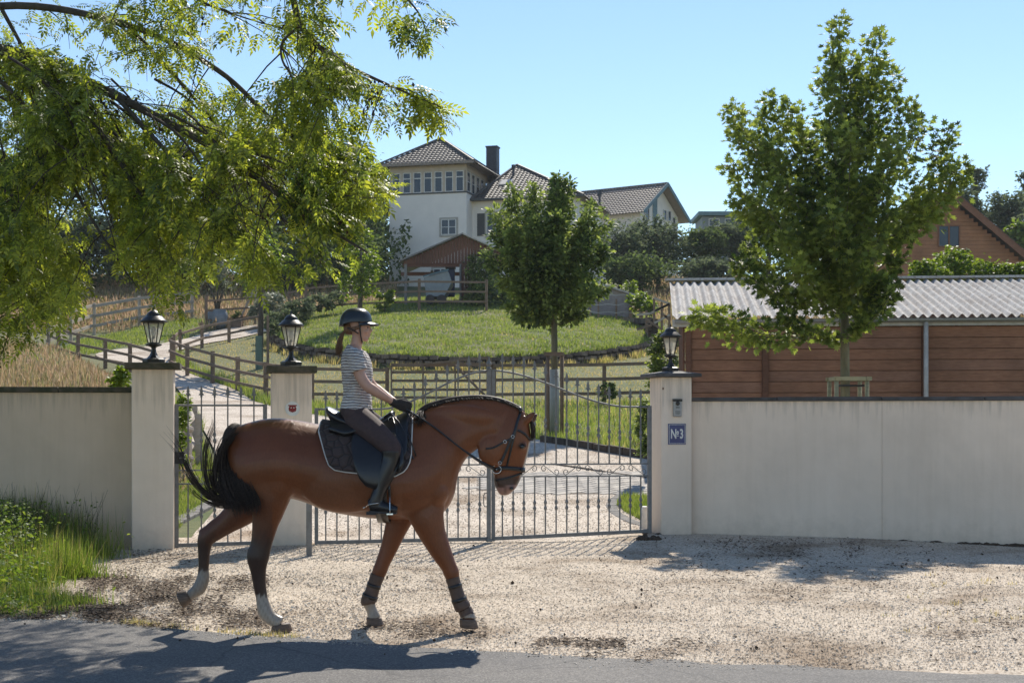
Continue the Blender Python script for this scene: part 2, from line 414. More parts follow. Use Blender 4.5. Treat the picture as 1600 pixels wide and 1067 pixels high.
link('leaf_litter',np_mesh('leaf_litter',Vv,Tt,m_litter),kind='stuff',label='dark shredded leaf litter lying on the gravel beside road and wall',cat='leaf litter')
# ------------------------------------------------------------------ boundary wall, gate pillars
def render_mat(name, base):
    m,nt,b,o=nmat(name); v=coords(nt)
    n=noise(nt,v,1.3,6,.6); c=ramp(nt,n,[(.3,tuple(x*.9 for x in base)),(.7,base)])
    vs=coords(nt,scale=(9,9,.5)); st=ramp(nt,noise(nt,vs,1.2,5,.7),[(.45,(1,1,1)),(.85,(.93,.92,.90))])
    c=mix(nt,1,c,st,'MULTIPLY')
    spz=N(nt,'ShaderNodeSeparateXYZ'); nt.links.new(v,spz.inputs[0])
    mr=N(nt,'ShaderNodeMapRange',i_1=0.0,i_2=.42,i_3=.42,i_4=0.0); nt.links.new(spz.outputs[2],mr.inputs[0])
    ad=N(nt,'ShaderNodeMath',operation='MULTIPLY_ADD'); nt.links.new(noise(nt,v,7,8,.75),ad.inputs[0]); ad.inputs[1].default_value=.9; nt.links.new(mr.outputs[0],ad.inputs[2])
    c=mix(nt,ramp(nt,ad.outputs[0],[(.55,(0,0,0)),(1.0,(.30,.30,.30))]),c,(.30,.24,.17))
    c=mix(nt,ramp(nt,ad.outputs[0],[(.955,(0,0,0)),(.985,(.85,.85,.85))]),c,(.10,.08,.055))
    vd=coords(nt,scale=(16,16,1.1)); tp=N(nt,'ShaderNodeMapRange',i_1=1.35,i_2=1.76,i_3=0.0,i_4=.34); nt.links.new(spz.outputs[2],tp.inputs[0])
    a2=N(nt,'ShaderNodeMath',operation='ADD'); nt.links.new(noise(nt,vd,1.0,4,.6),a2.inputs[0]); nt.links.new(tp.outputs[0],a2.inputs[1])
    c=mix(nt,ramp(nt,a2.outputs[0],[(.74,(0,0,0)),(1.05,(.45,.45,.45))]),c,(.30,.26,.20))
    c=mix(nt,ramp(nt,noise(nt,v,11,9,.8),[(.70,(0,0,0)),(.745,(.6,.6,.6))]),c,(.33,.27,.20))
    c=mix(nt,1,c,ramp(nt,noise(nt,v,.7,5,.65,.6),[(.3,(.90,.89,.87)),(.7,(1.05,1.04,1.03))]),'MULTIPLY')
    nt.links.new(c,b.inputs['Base Color']); b.inputs['Roughness'].default_value=.9; b.inputs['Specular IOR Level'].default_value=.2
    n1=bump(nt,b,noise(nt,v,90,4),.35,.004); bump(nt,b,noise(nt,v,4,4),.25,.02,n1); return m
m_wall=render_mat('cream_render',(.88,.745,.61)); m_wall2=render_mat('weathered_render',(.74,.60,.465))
m_cop=simple('mossy_stone_coping',(.10,.085,.06),(.05,.052,.028),.9,9,.5,40,lo=.4,hi=.6)
m_slate=simple('slate_coping',(.10,.098,.10),(.05,.045,.04),.75,5,.5,30)
m_metal=simple('galvanised_paint',(.22,.22,.215),(.16,.16,.155),.62,14,.15,60,.15)
m_black=simple('black_metal',(.028,.027,.026),(.05,.045,.04),.42,20,.2,60,.3)
m_dark=simple('dark_plastic',(.03,.03,.032),None,.5,10,0)
m_white=simple('white_plastic',(.7,.7,.68),None,.5,10,0)

def wall(name, a, b, zt, mat, label, thick=.26, cop=.05, cz=.0, cm=None, over=.035, cop_len=1.1):
    t=thing(name,label,'wall',(a[0],a[1],0)); a=Vector((a[0],a[1],0)); b=Vector((b[0],b[1],0))
    d=(b-a).normalized(); nrm=Vector((d.y,-d.x,0))     # towards the camera
    m=MB(); back=-nrm*thick
    m.poly([a+Vector((0,0,-.2)),b+Vector((0,0,-.2)),b+Vector((0,0,zt)),a+Vector((0,0,zt))],back)
    m.obj('wall_body',mat,t)
    L=(b-a).length; k=max(1,round(L/cop_len)); ws=[rnd.uniform(.85,1.15) for _ in range(k)]; s=0; tot=sum(ws)
    for i in range(k):
        u0=a+d*(L*s/tot+.004); s+=ws[i]; u1=a+d*(L*s/tot-.004); h=cop*rnd.uniform(.93,1.07)
        m=MB(); z0=Vector((0,0,zt+.002)); jj=rnd.uniform(-.004,.004)
        m.poly([u0+nrm*(over+jj)+z0,u1+nrm*(over+jj)+z0,u1+nrm*(over+jj)+z0+Vector((0,0,h)),u0+nrm*(over+jj)+z0+Vector((0,0,h))],-nrm*(thick+2*over))
        bevel(m.obj('coping_stone',cm or m_slate,t),.006)
    return t
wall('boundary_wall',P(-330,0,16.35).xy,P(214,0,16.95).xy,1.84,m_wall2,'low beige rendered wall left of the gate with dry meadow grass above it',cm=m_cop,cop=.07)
wall('boundary_wall',P(1075,0,18.0).xy,P(1378,0,17.3).xy,1.745,m_wall,'white rendered wall directly right of the numbered gate pillar')
wall('boundary_wall',P(1378.4,0,17.3).xy,P(1900,0,15.9).xy,1.745,m_wall,'white rendered wall at far right, beyond the slight bend in the wall line')
# flaking dark base of the right wall
m=MB()
for i in range(80):
    px=rnd.uniform(1385,1600); q=P(px,0,17.27-(px-1378)*.0027-.01); m.ell((q.x,q.y,.02),(rnd.uniform(.03,.12),.03,rnd.uniform(.015,.055)),7,5)
m.obj('exposed_footing',m_clod,kind='stuff',label='dark crumbling footing under the far right wall',cat='footing')
for (px,py,r) in [(1262,788,.03),(1102,838,.045),(1118,840,.03),(1396,840,.05),(1235,848,.04)]: pass

GA=math.atan2(17.8-16.6,1.98+4.2)      # line of the gate
gdir=Vector((math.cos(GA),math.sin(GA),0)); gn=Vector((gdir.y,-gdir.x,0))
def gbox(m, c, su, sv, z0, z1, ang=GA):
    m.box((c[0],c[1],(z0+z1)/2),(su,sv,z1-z0),ang)
def pillar(pc, w, dp, zt, label, capw, caph, capm, pyr=0, z0=0):
    """pc: centre of the front face on plan"""
    c=Vector((pc[0],pc[1],0))-gn*dp/2
    t=thing('gate_pillar',label,'pillar',(c.x,c.y,0))
    m=MB(); gbox(m,c,w,dp,z0-.2,zt); bevel(m.obj('shaft',m_wall,t),.012,2)
    m=MB(); gbox(m,c,w+2*capw,dp+2*capw,zt+.002,zt+caph)
    if pyr:
        M=Matrix.Rotation(GA,3,'Z'); hw=(w+2*capw)/2-.004; hd=(dp+2*capw)/2-.004; s=.3
        vs=[M@Vector((x,y,0))+Vector((c.x,c.y,zt+caph)) for x,y in((-hw,-hd),(hw,-hd),(hw,hd),(-hw,hd))]+[M@Vector((x*s,y*s,0))+Vector((c.x,c.y,zt+caph+pyr)) for x,y in((-hw,-hd),(hw,-hd),(hw,hd),(-hw,hd))]
        m.add(vs,[(4,5,6,7),(0,1,5,4),(1,2,6,5),(2,3,7,6),(3,0,4,7)])
    bevel(m.obj('cap_stone',capm,t),.008,2)
    return t,c,zt+caph+pyr
t1,c1_,zt1=pillar(P(238.5,0,16.55),.475,.45,2.11,'left gate pillar with a lantern, joining the beige wall',.075,.075,m_cop)
t2,c2_,zt2=pillar(P(456,0,17.1),.48,.48,2.08,'middle gate pillar behind the horse, with a lantern on top',.06,.085,m_cop,.01)
t3,c3_,zt3=pillar(P(1057,0,17.85),.40,.50,2.05,'right gate pillar bearing the number sign and letter box',.10,.045,m_slate,.035,.06)
m=MB()
for k in range(9):
    u=rnd.uniform(-.19,.0); q=Vector((c3_.x,c3_.y,0))+gn*.252+gdir*u
# dirt crust at foot of right pillar
m=MB()
for k in range(16):
    q=Vector(G(rnd.uniform(1000,1050),rnd.uniform(836,852))); m.ell((q.x,q.y,.05+rnd.uniform(0,.03)),(rnd.uniform(.03,.09),rnd.uniform(.03,.06),rnd.uniform(.02,.045)),8,5)
m.obj('earth_clumps',m_clod,kind='stuff',label='clumps of dark earth at the foot of the right gate pillar',cat='earth')

# lanterns -----------------------------------------------------------
m_glass,nt,b,o=nmat('lantern_glass')
tb=N(nt,'ShaderNodeBsdfTransparent'); gl=N(nt,'ShaderNodeBsdfGlossy'); gl.inputs['Roughness'].default_value=.12
tl=N(nt,'ShaderNodeBsdfTranslucent'); tl.inputs[0].default_value=(.85,.8,.68,1)
mx=N(nt,'ShaderNodeMixShader'); mx.inputs[0].default_value=.45; nt.links.new(tb.outputs[0],mx.inputs[1]); nt.links.new(tl.outputs[0],mx.inputs[2])
m2=N(nt,'ShaderNodeMixShader'); m2.inputs[0].default_value=.08; nt.links.new(mx.outputs[0],m2.inputs[1]); nt.links.new(gl.outputs[0],m2.inputs[2]); nt.links.new(m2.outputs[0],o.inputs[0])
def lantern(c, z, label, s=1.0, rot=0.0):
    t=thing('pillar_lantern',label,'lantern',(c.x,c.y,z),'lanterns on the gate pillars')
    q=lambda h: z+h*s
    m=MB(); m.lathe((c.x,c.y,z),[(a*s,h*s) for a,h in [(.125,0),(.13,.02),(.13,.045),(.11,.055),(.08,.06),(.05,.09),(.032,.13),(.026,.17),(.03,.185),(.05,.195),(.085,.205),(.095,.215),(.095,.225),(.07,.23)]],6,rot)
    m.obj('pedestal',m_black,t,False)
    n=6; r0=.062*s; r1=.118*s; h0=.232*s; h1=.475*s
    m=MB()
    for k in range(n):
        a=2*PI*k/n+rot; p0=Vector((c.x+r0*math.cos(a),c.y+r0*math.sin(a),z+h0)); p1=Vector((c.x+r1*math.cos(a),c.y+r1*math.sin(a),z+h1)); m.tube([p0,p1],.0065*s,5)
    for r_,h in((r0,h0+.004),(r1,h1)):
        ring=[(c.x+r_*math.cos(2*PI*k/n+rot),c.y+r_*math.sin(2*PI*k/n+rot),z+h) for k in range(n+1)]
        for k in range(n): m.tube([ring[k],ring[k+1]],.007*s,5)
    m.obj('cage',m_black,t)
    for k in range(n):
        a=2*PI*k/n+rot; b_=2*PI*(k+1)/n+rot; i=.94
        m=MB(); m.add([(c.x+r0*i*math.cos(a),c.y+r0*i*math.sin(a),z+h0+.006),(c.x+r0*i*math.cos(b_),c.y+r0*i*math.sin(b_),z+h0+.006),(c.x+r1*i*math.cos(b_),c.y+r1*i*math.sin(b_),z+h1-.005),(c.x+r1*i*math.cos(a),c.y+r1*i*math.sin(a),z+h1-.005)],[(0,1,2,3)])
        m.obj('glass_pane',m_glass,t)
    m=MB(); m.lathe((c.x,c.y,z),[(.022*s,.235*s),(.022*s,.30*s),(.018*s,.31*s)],10); m.obj('bulb_holder',m_dark,t,True)
    m=MB(); m.lathe((c.x,c.y,z),[(.016*s,.31*s),(.03*s,.35*s),(.034*s,.38*s),(.028*s,.41*s),(.012*s,.43*s)],12); m.obj('bulb',m_bulb,t,True)
    m=MB(); m.lathe((c.x,c.y,z),[(a*s,h*s) for a,h in [(.12,.478),(.155,.482),(.158,.492),(.145,.505),(.12,.53),(.10,.548),(.085,.556),(.085,.566),(.07,.59),(.045,.612),(.015,.625),(.01,.635),(.014,.645),(.008,.658),(.004,.68)]],24); m.obj('roof',m_black,t,True)
    return t
m_bulb=simple('frosted_bulb',(.8,.78,.7),None,.3,5,0)
lantern(c1_+gn*.02-gdir*.0,zt1,'pillar lantern on the left pillar, partly under the overhanging ash twigs',1.0,.2)
lantern(c2_,zt2,'pillar lantern on the middle pillar, just behind the rider\'s back',1.0,.1)
lantern(c3_-gdir*.0,zt3,'pillar lantern on the right pillar, above the number sign',.90,.3)

# sign No 3 -----------------------------------------------------------
m_blue=simple('blue_enamel',(.006,.022,.16),None,.25,6,0,spec=.6); m_enw=simple('white_enamel',(.78,.78,.74),None,.3,6,0)
def on_face(pc, px, py, d0, out):    # point on the pillar's front plane seen at a pixel
    o_=Vector((pc.x,pc.y,0)); ray=Vector(((px-800)/F,1,-(py-PY0)/F)); nn=gn
    tt=(o_-Vector((0,0,0))).dot(nn)/ray.dot(nn); q=Vector((0,0,HC))+ray*tt; return q+gn*out
face3=c3_+gn*.25
Mg=Matrix((gdir,Vector((0,0,1)),gn)).transposed()    # local x along wall, y up, z outward
def plate(m, c, w, h, th): m.add([c+Mg@Vector((x*w/2,y*h/2,z*th)) for z in(0,1) for x,y in((-1,-1),(1,-1),(1,1),(-1,1))],[(3,2,1,0),(4,5,6,7),(0,1,5,4),(1,2,6,5),(2,3,7,6),(3,0,4,7)]); return m
def text_mesh(txt, size, ext, sx=1.0, off=0.0):
    cu=bpy.data.curves.new('txt','FONT'); cu.body=txt; cu.size=size; cu.extrude=ext; cu.offset=off; cu.align_x='CENTER'; cu.align_y='CENTER'
    ob=bpy.data.objects.new('txt',cu); C.objects.link(ob); dg=bpy.context.evaluated_depsgraph_get(); dg.update()
    me=bpy.data.meshes.new_from_object(ob.evaluated_get(dg)); bpy.data.objects.remove(ob)
    v=np.empty(len(me.vertices)*3); me.vertices.foreach_get('co',v); v=v.reshape(-1,3); v[:,0]*=sx; return me,v
def put_text(name, txt, size, c, parent, mat, sx=1.0, off=0.0, ext=.001):
    me,v=text_mesh(txt,size,ext,sx,off); M3=np.array(Mg); w=v@M3.T+np.array(c)[None]
    me.vertices.foreach_set('co',w.astype(np.float32).ravel()); me.materials.clear(); me.materials.append(mat); me.update()
    return link(name,me,parent)
sc3=on_face(face3,1057.5,678,0,.003)
t=thing('house_number_sign','small square blue enamel sign reading No 3 on the right gate pillar','sign',sc3)
bevel(plate(MB(),sc3,.232,.262,.008).obj('enamel_plate',m_blue,t),.004,2)
m=MB()
for (dx,dy,w,h) in((0,.119,.206,.005),(0,-.119,.206,.005),(.1035,0,.005,.232),(-.1035,0,.005,.232)): plate(m,sc3+Mg@Vector((dx,dy,.0095)),w,h,.001)
m.obj('border_line',m_enw,t)
put_text('lettering','N',.165,sc3+Mg@Vector((-.045,-.003,.0095)),t,m_enw,.62,.004)
put_text('lettering','o',.085,sc3+Mg@Vector((.008,.022,.0095)),t,m_enw,.62,.004)
m=MB(); plate(m,sc3+Mg@Vector((.008,-.022,.0095)),.03,.008,.001); m.obj('lettering',m_enw,t)
put_text('lettering','3',.165,sc3+Mg@Vector((.058,-.003,.0095)),t,m_enw,.62,.004)
# key box above
kc=on_face(face3,1057.5,637,0,.002)
m_grey=simple('grey_casting',(.36,.36,.35),(.28,.28,.27),.4,30,.1,metal=.4)
t=thing('intercom_box','grey upright key and bell box above the blue number sign','intercom',kc)
bevel(plate(MB(),kc,.11,.225,.035).obj('casing',m_grey,t),.012,3)
m=MB(); plate(m,kc+Mg@Vector((0,.095,.001)),.118,.03,.05); bevel(m.obj('rain_hood',m_black,t),.006,2)
m=MB(); m.ell(kc+Mg@Vector((0,.055,.04)),(.028,.012,.03),12,8); m.obj('bell_push',m_black,t,True)
m=MB(); plate(m,kc+Mg@Vector((0,.005,.0355)),.05,.022,.002)
m.obj('speaker_grille',m_metal,t)
m=MB()
for dy in(-.045,-.06,-.075): plate(m,kc+Mg@Vector((0,dy,.0355)),.07 if dy>-.07 else .055,.006,.001)
m.obj('name_strip',m_dark,t)
# rust stains: old fixings on the pillar
m_rust=simple('rust_stain',(.16,.09,.055),(.25,.17,.11),.9,60,.2)
m=MB()
for (px,py,w,h) in((1018,607,.03,.035),(1024,608,.012,.02),(1029,606,.012,.025),(1036,607,.02,.03)):
    q=on_face(face3,max(px,1036),py,0,.0015)+gdir*((px-max(px,1036))/124)
    if px>=1036: plate(m,q,w,h,.002)
m.obj('torn_fixing',m_rust,kind=None,label='rusty torn fixing left near the top of the right pillar',cat='fixing')
# red emblem
fc2=c2_+gn*.24; ec=on_face(fc2,457,638.5,0,.002)
m_red=simple('dark_red_enamel',(.22,.012,.014),None,.4,10,0)
t=thing('round_plaque','round white enamel plaque with a dark red owl-like emblem on the middle pillar','plaque',ec)
m=MB(); nn=28; m.add([ec+Mg@Vector((.088*math.cos(2*PI*k/nn),.088*math.sin(2*PI*k/nn),z)) for z in(0,.008) for k in range(nn)],[tuple(range(nn,2*nn))]+[(k,(k+1)%nn,(k+1)%nn+nn,k+nn) for k in range(nn)]); m.obj('disc',m_enw,t)
E=[(-.055,.036),(-.05,.046),(.05,.046),(.055,.036),(.036,.028),(.047,.008),(.045,-.015),(.036,-.034),(.026,-.03),(.02,-.044),(.01,-.037),(0,-.048),(-.01,-.037),(-.02,-.044),(-.026,-.03),(-.036,-.034),(-.045,-.015),(-.047,.008),(-.036,.028)]
m=MB(); m.poly([ec+Mg@Vector((x,y,.0085)) for x,y in E],gn*.0015); m.obj('emblem',m_red,t)
m=MB()
for sx in(-1,1):
    m.ell(ec+Mg@Vector((sx*.016,.012,.0105)),(.007,.003,.007),10,6); m.ell(ec+Mg@Vector((sx*.076,0,.009)),(.004,.004,.004),8,6)
m.obj('emblem_eye',m_enw,t)

# ------------------------------------------------------------------ gates
def gate_leaf(a, b, za, zb, nb, top, label, name='driveway_gate', latch=None, stile_a=.05, stile_b=.05, spear_up=.2, mid=(.815,.965), ctr=False):
    """a,b plan ends, top(u)-> z of the top rail, u in 0..1"""
    a=Vector((a[0],a[1],0)); b=Vector((b[0],b[1],0)); d=(b-a).normalized(); L=(b-a).length; nr=Vector((d.y,-d.x,0))
    t=thing(name,label,'gate',(a.x,a.y,za))
    zb_=lambda u: za*(1-u)+zb*u
    def pt(u,z,o=0): return a+d*(L*u)+nr*o+Vector((0,0,z))
    def rail(u0,u1,z0,z1,h,w,nm='rail'):
        m=MB(); m.bar(pt(u0,z0),pt(u1,z1),w,h); return m.obj(nm,m_metal,t)
    rail(0,1,za+.0,zb_(1)+.0,.045,.04,'bottom_rail')
    su=.022/L
    for u,w,zt in((su,stile_a,top(0)),(1-su,stile_b,top(1))):
        m=MB(); m.bar(pt(u,zb_(u)-.03),pt(u,zt+.015),w,.045,up=d); m.obj('stile',m_metal,t)
    for zz in mid: rail(0.01,.99,zz,zz,.018,.022,'cross_rail')
    us=np.linspace(0.012,.988,25)
    m=MB(); pts=[pt(u,top(u)) for u in us]
    m.tube(pts,.013,6); m.obj('top_rail',m_metal,t,True)
    hi=0
    # bars
    for i in range(nb):
        u=(i+1)/(nb+1); zt=top(u)+spear_up*(1 if not ctr else 1); z0=zb_(u)+.02
        m=MB(); m.tube([pt(u,z0),pt(u,mid[0])],.0095,6)
        kz=(z0+mid[0])/2
        for dz in(-.035,.035): m.lathe(pt(u,kz+dz),[(.009,-.034),(.020,-.008),(.020,.008),(.009,.034)],6,cap=False)
        m.obj('lower_bar',m_metal,t)
        m=MB(); m.tube([pt(u,mid[1]),pt(u,zt-.09)],.0095,6)
        kz=(mid[1]+top(u))/2
        for dz in(-.035,.035): m.lathe(pt(u,kz+dz),[(.009,-.034),(.020,-.008),(.020,.008),(.009,.034)],6,cap=False)
        m.obj('upper_bar',m_metal,t)
        m=MB(); base=pt(u,zt-.09)
        sp=[(.0,.0),(.022,.012),(.034,.006),(.03,.02),(.014,.038),(.02,.055),(.006,.11),(0,.125)]
        vs=[];k=len(sp)
        outline=[(x,z) for x,z in sp]+[(-x,z) for x,z in sp[-2:0:-1]]
        vs=[base+d*x+Vector((0,0,z))-nr*.004 for x,z in outline]
        m.poly(vs,nr*.008); m.lathe(base,[(.008,-.02),(.014,-.008),(.014,.004),(.006,.02),(.005,.1)],6,cap=False)
        m.obj('spear_tip',m_metal,t)
    # scroll work between the cross rails: S scrolls in pairs
    zc=(mid[0]+mid[1])/2; hh=(mid[1]-mid[0])/2-.012
    ns=max(2,int(round(L/.29))); wdt=(L-.08)/ns
    for i in range(ns):
        s=1 if i%2==0 else -1; c0=.04+wdt*(i+.5)
        pts=[]
        def spiral(cx,cz,sgn,ph,rev):
            out=[]
            for k in range(15):
                q=k/14; r=hh*(.12+.55*q); an=ph+sgn*q*PI*1.9; out.append((cx+r*math.cos(an),cz+r*math.sin(an)))
            return out
        x1=-wdt*.27; x2=wdt*.27
        A=spiral(x1,zc+hh*.30,-1,PI*.45,0); B=spiral(x2,zc-hh*.30,-1,PI*1.45,0)
        path=A+B[::-1]
        m=MB(); m.tube([pt((c0+s*x)/L,z) for x,z in path],.0055,5); m.obj('scroll',m_metal,t,True)
    if latch=='handle':
        m=MB(); q=lambda x,z: pt(1,0)+d*x+Vector((0,0,z))
        m.tube([q(-.03,.62),q(-.075,.61),q(-.085,.58),q(-.085,.47),q(-.07,.45),q(-.03,.45)],.006,6); m.obj('handle',m_metal,t)
        m=MB(); m.bar(pt(1-.02/L,.02,-.0),pt(1-.02/L,-.005+.06,0),.09,.07,up=d); m.obj('drop_bolt',m_metal,t)
    if latch=='lock':
        m=MB(); m.box(pt(.03,1.07)+Vector((0,0,0)),(.16,.06,.14),GA); m.obj('lock_box',m_dark,t)
        m=MB(); m.tube([pt(.055,1.07,.03),pt(.055,1.07,.07),pt(.11,1.07,.07)],.009,6); m.obj('handle',m_metal,t)
    return t
sm=lambda t: t*t*(3-2*t)
HL=P(491.5,0,17.18); HM=P(766.5,0,17.5); HR=P(1017.5,0,17.83)
def topL(u): return 1.645+.475*sm(min(1,max(0,(u-.36)/.64)))
def topR(u): return 1.675+.445*sm(min(1,max(0,1-u/.86)))
gate_leaf(HL.xy,HM.xy,.035,.055,15,topL,'left leaf of the grey ornamental driveway gate, mostly behind the horse',latch='handle',stile_b=.07)
gate_leaf((HM+gdir*.012).xy,HR.xy,.055,.125,14,topR,'right leaf of the grey ornamental driveway gate, hung on the numbered pillar',stile_a=.02,stile_b=.055)
# centre finial
fin=HM+gdir*.0
t=bpy.data.objects['driveway_gate']
m=MB(); q=Vector((HM.x,HM.y,2.13))-gdir*.02; m.lathe(q,[(.02,0),(.03,.01),(.03,.02),(.012,.04),(.03,.06),(.034,.075),(.02,.1),(.006,.15),(0,.17)],8); m.obj('finial',m_metal,t)
gate_leaf(P(273,0,16.82).xy,P(417,0,17.12).xy,.035,.04,6,lambda u:1.69,'narrow grey pedestrian gate between the left and middle pillars',name='pedestrian_gate',latch='lock',spear_up=.2,mid=(.76,.92))
m=MB(); q=G(483,869); m.box((q.x,q.y,.34),(.062,.062,.86),GA); bevel(m.obj('steel_post',m_metal,label='short square steel gate stop post under the horse\'s belly',cat='post'),.004)
# wheel guard behind the right leaf
t=thing('gate_stop','small white plastic tapered block behind the gate by the right pillar','gate stop',P(1007,0,18.5))
q=P(1007,0,18.45); m=MB(); vs=[(q.x+sx*(.065 if z==0 else .035),q.y+sy*.06,.09+z) for z in(0,.30) for sx,sy in((-1,-1),(1,-1),(1,1),(-1,1))]; m.add(vs,[(3,2,1,0),(4,5,6,7),(0,1,5,4),(1,2,6,5),(2,3,7,6),(3,0,4,7)]); bevel(m.obj('block_body',m_white,t),.01,2)

# ------------------------------------------------------------------ kerbs, paving
m_stone=simple('grey_sett',(.25,.235,.215),(.17,.155,.14),.9,20,.5,60); m_brown=simple('brown_edging',(.10,.075,.055),(.055,.042,.03),.9,12,.6,50)
m_pavs=[simple('paver_%d'%i,c,tuple(x*.8 for x in c),.9,20,.3,60) for i,c in enumerate([(.56,.51,.44),(.46,.42,.37),(.40,.37,.33)])]
m_pav=simple('pale_paver',(.46,.44,.41),(.36,.34,.31),.9,10,.3,60)
def kerb(name,label,pxs,h,th,mat,step,lift=.0,piece='kerb_stone'):
    pts=catmull([GH(*p) for p in pxs],8); L=np.linalg.norm(np.diff(pts,axis=0),axis=1).sum(); n=max(2,int(L/step)); pts=resample(pts,n+1)
    t=thing(name,label,'kerb',(pts[0][0],pts[0][1],Zf(*pts[0])))
    for i in range(n):
        a=Vector((*pts[i],0)); b=Vector((*pts[i+1],0)); g=(b-a)*.02; hh=h*rnd.uniform(.93,1.05)
        a.z=Zf(a.x,a.y)+lift+hh/2-.03; b.z=Zf(b.x,b.y)+lift+hh/2-.03
        m=MB(); m.bar(a+g,b-g,th*rnd.uniform(.95,1.05),hh+.06); bevel(m.obj(piece,mat,t),.008)
kerb('raised_kerb','dark brown edging holding back the grass bank behind the gate',[(846,694),(900,702),(960,712),(1030,724),(1080,734)],.19,.1,m_brown,.5)
kerb('raised_kerb','low dark kerb crossing the driveway in front of the bank, seen through the gate scrolls',[(862,729),(900,735),(960,744),(1030,754)],.07,.1,m_brown,.5)
kerb('sett_edging','curved row of grey stone setts round the grass patch by the right pillar',[(970,778),(957,790),(958,802),(975,815),(1000,825),(1035,832)],.06,.16,m_stone,.17,piece='sett')
kerb('path_edging','grey edging slabs beside the grass strip behind the pedestrian gate',[(268,822),(292,810),(318,796),(345,778)],.05,.2,m_stone,.3,piece='edging_slab')
# paving strip
A=[GH(*p) for p in((1120,780),(860,776),(735,770),(745,745),(1120,738))]
pv=[(x,y) for x,y in A]; t=thing('paved_strip','strip of pale block paving laid diagonally across the drive behind the gate','paving',(A[0][0],A[0][1],0))
xs_=[p[0] for p in pv]; ys_=[p[1] for p in pv]; ca,sa=math.cos(R(38)),math.sin(R(38)); cnt=0; U=[]
pme=None
for i in range(-60,60):
    for j in range(-60,60):
        u=(i+.5*(j%2))*.30; v=j*.20; cx=sum(xs_)/5+u*ca-v*sa; cy=sum(ys_)/5+u*sa+v*ca
        if inpoly([cx],[cy],pv)[0]: U.append((cx,cy))
U.sort(key=lambda q:q[1])
jv=[];jt=[];gx_=np.arange(min(xs_)-.1,max(xs_)+.1,.2);gy_=np.arange(min(ys_)-.1,max(ys_)+.1,.1)
for yy_ in gy_:
    for xx_ in gx_: jv.append((xx_,yy_,Zf(xx_,yy_)+.055))
for a_ in range(len(gy_)-1):
    for b__ in range(len(gx_)-1):
        if inpoly([gx_[b__]+.1],[gy_[a_]+.05],pv)[0]: q_=a_*len(gx_)+b__; jt.append((q_,q_+1,q_+len(gx_)+1,q_+len(gx_)))
link('joint_sand',np_mesh('joint_sand',jv,jt,simple('joint_sand',(.22,.18,.14),(.15,.12,.09),.95,20,.3)),t)
mb=MB(); mb.box((0,0,0),(.276,.176,.06)); pmes=[mb.mesh('paver',mm) for mm in m_pavs]
for k,(cx,cy) in enumerate(U[:290]):
    o=link('paver',rnd.choice(pmes),t); o.matrix_parent_inverse=MI(t); sl=(Zf(cx,cy+.1)-Zf(cx,cy-.1))/.2
    o.location=(cx,cy,Zf(cx,cy)+.030+rnd.uniform(-.002,.002)); o.rotation_euler=(Matrix.Rotation(math.atan(sl),3,'X')@Matrix.Rotation(R(38),3,'Z')).to_euler()
if len(U)>290:
    mb=MB()
    for cx,cy in U[290:]: mb.box((cx,cy,Zf(cx,cy)+.030),(.288,.188,.05),R(38))
    mb.obj('paver_rest',m_pav,t,kind='stuff')

# ------------------------------------------------------------------ timber fences
def woodmat(name,c1,c2,rough=.85):
    m,nt,b,o=nmat(name); v=coords(nt,True,(1.5,14,14)); n=noise(nt,v,3,8,.7,.6)
    c=ramp(nt,n,[(.3,c1),(.7,c2)]); v2=coords(nt); c=mix(nt,1,c,ramp(nt,noise(nt,v2,1.6,3),[(.3,(.8,.8,.8)),(.7,(1.15,1.12,1.1))]),'MULTIPLY')
    nt.links.new(c,b.inputs['Base Color']); b.inputs['Roughness'].default_value=rough; b.inputs['Specular IOR Level'].default_value=.25
    bump(nt,b,n,.4,.01); return m
m_fence=woodmat('weathered_fence_wood',(.17,.115,.08),(.28,.205,.15)); m_pole=woodmat('silvered_round_rail',(.34,.29,.235),(.5,.44,.37))
def fence(label, pts, hs, step, h_post, mat=m_fence, group=None, rail=(.05,.10), post=(.12,.12), name='paddock_fence', world=False, rnd_rail=False, lift=0):
    w=[tuple(p) if world else GH(*p) for p in pts]
    cur=resample(catmull(w,8),400); L=np.linalg.norm(np.diff(cur,axis=0),axis=1).sum(); n=max(1,round(L/step)); q=resample(cur,n+1)
    t=thing(name,label,'fence',(q[0][0],q[0][1],Zf(*q[0])))
    for i,(x,y) in enumerate(q):
        z=Zf(x,y)+lift; d=q[min(i+1,n)]-q[max(i-1,0)]; an=math.atan2(d[1],d[0])
        m=MB(); m.box((x,y,z+h_post/2-.1),(post[0],post[1],h_post+.2),an); m.obj('post',mat,t)
    for i in range(n):
        a,b_=q[i],q[i+1]; dd=Vector((b_[0]-a[0],b_[1]-a[1],0)).normalized(); nn=Vector((dd.y,-dd.x,0))
        if nn.y>0: nn=-nn
        for h in hs:
            p=Vector((a[0],a[1],Zf(a[0],a[1])+h+lift))+nn*(post[1]/2+rail[0]/2+.003)-dd*.03; r=Vector((b_[0],b_[1],Zf(b_[0],b_[1])+h+lift))+nn*(post[1]/2+rail[0]/2+.003)+dd*.03*(1 if i==n-1 else -1)
            r=r+Vector((0,0,rnd.uniform(-.01,.01)))
            m=MB()
            if rnd_rail: m.tube([p,r],rail[1]/2,7)
            else: m.bar(p,r,rail[0],rail[1])
            m.obj('rail',mat,t)
    return t
fence('brown three-rail fence curving round the inner side of the drive towards the middle pillar',[(268,577),(272,583),(290,588),(316,596),(350,606),(392,617),(440,627),(500,632),(605,633)],(.32,.72,1.12),2.55,1.2)
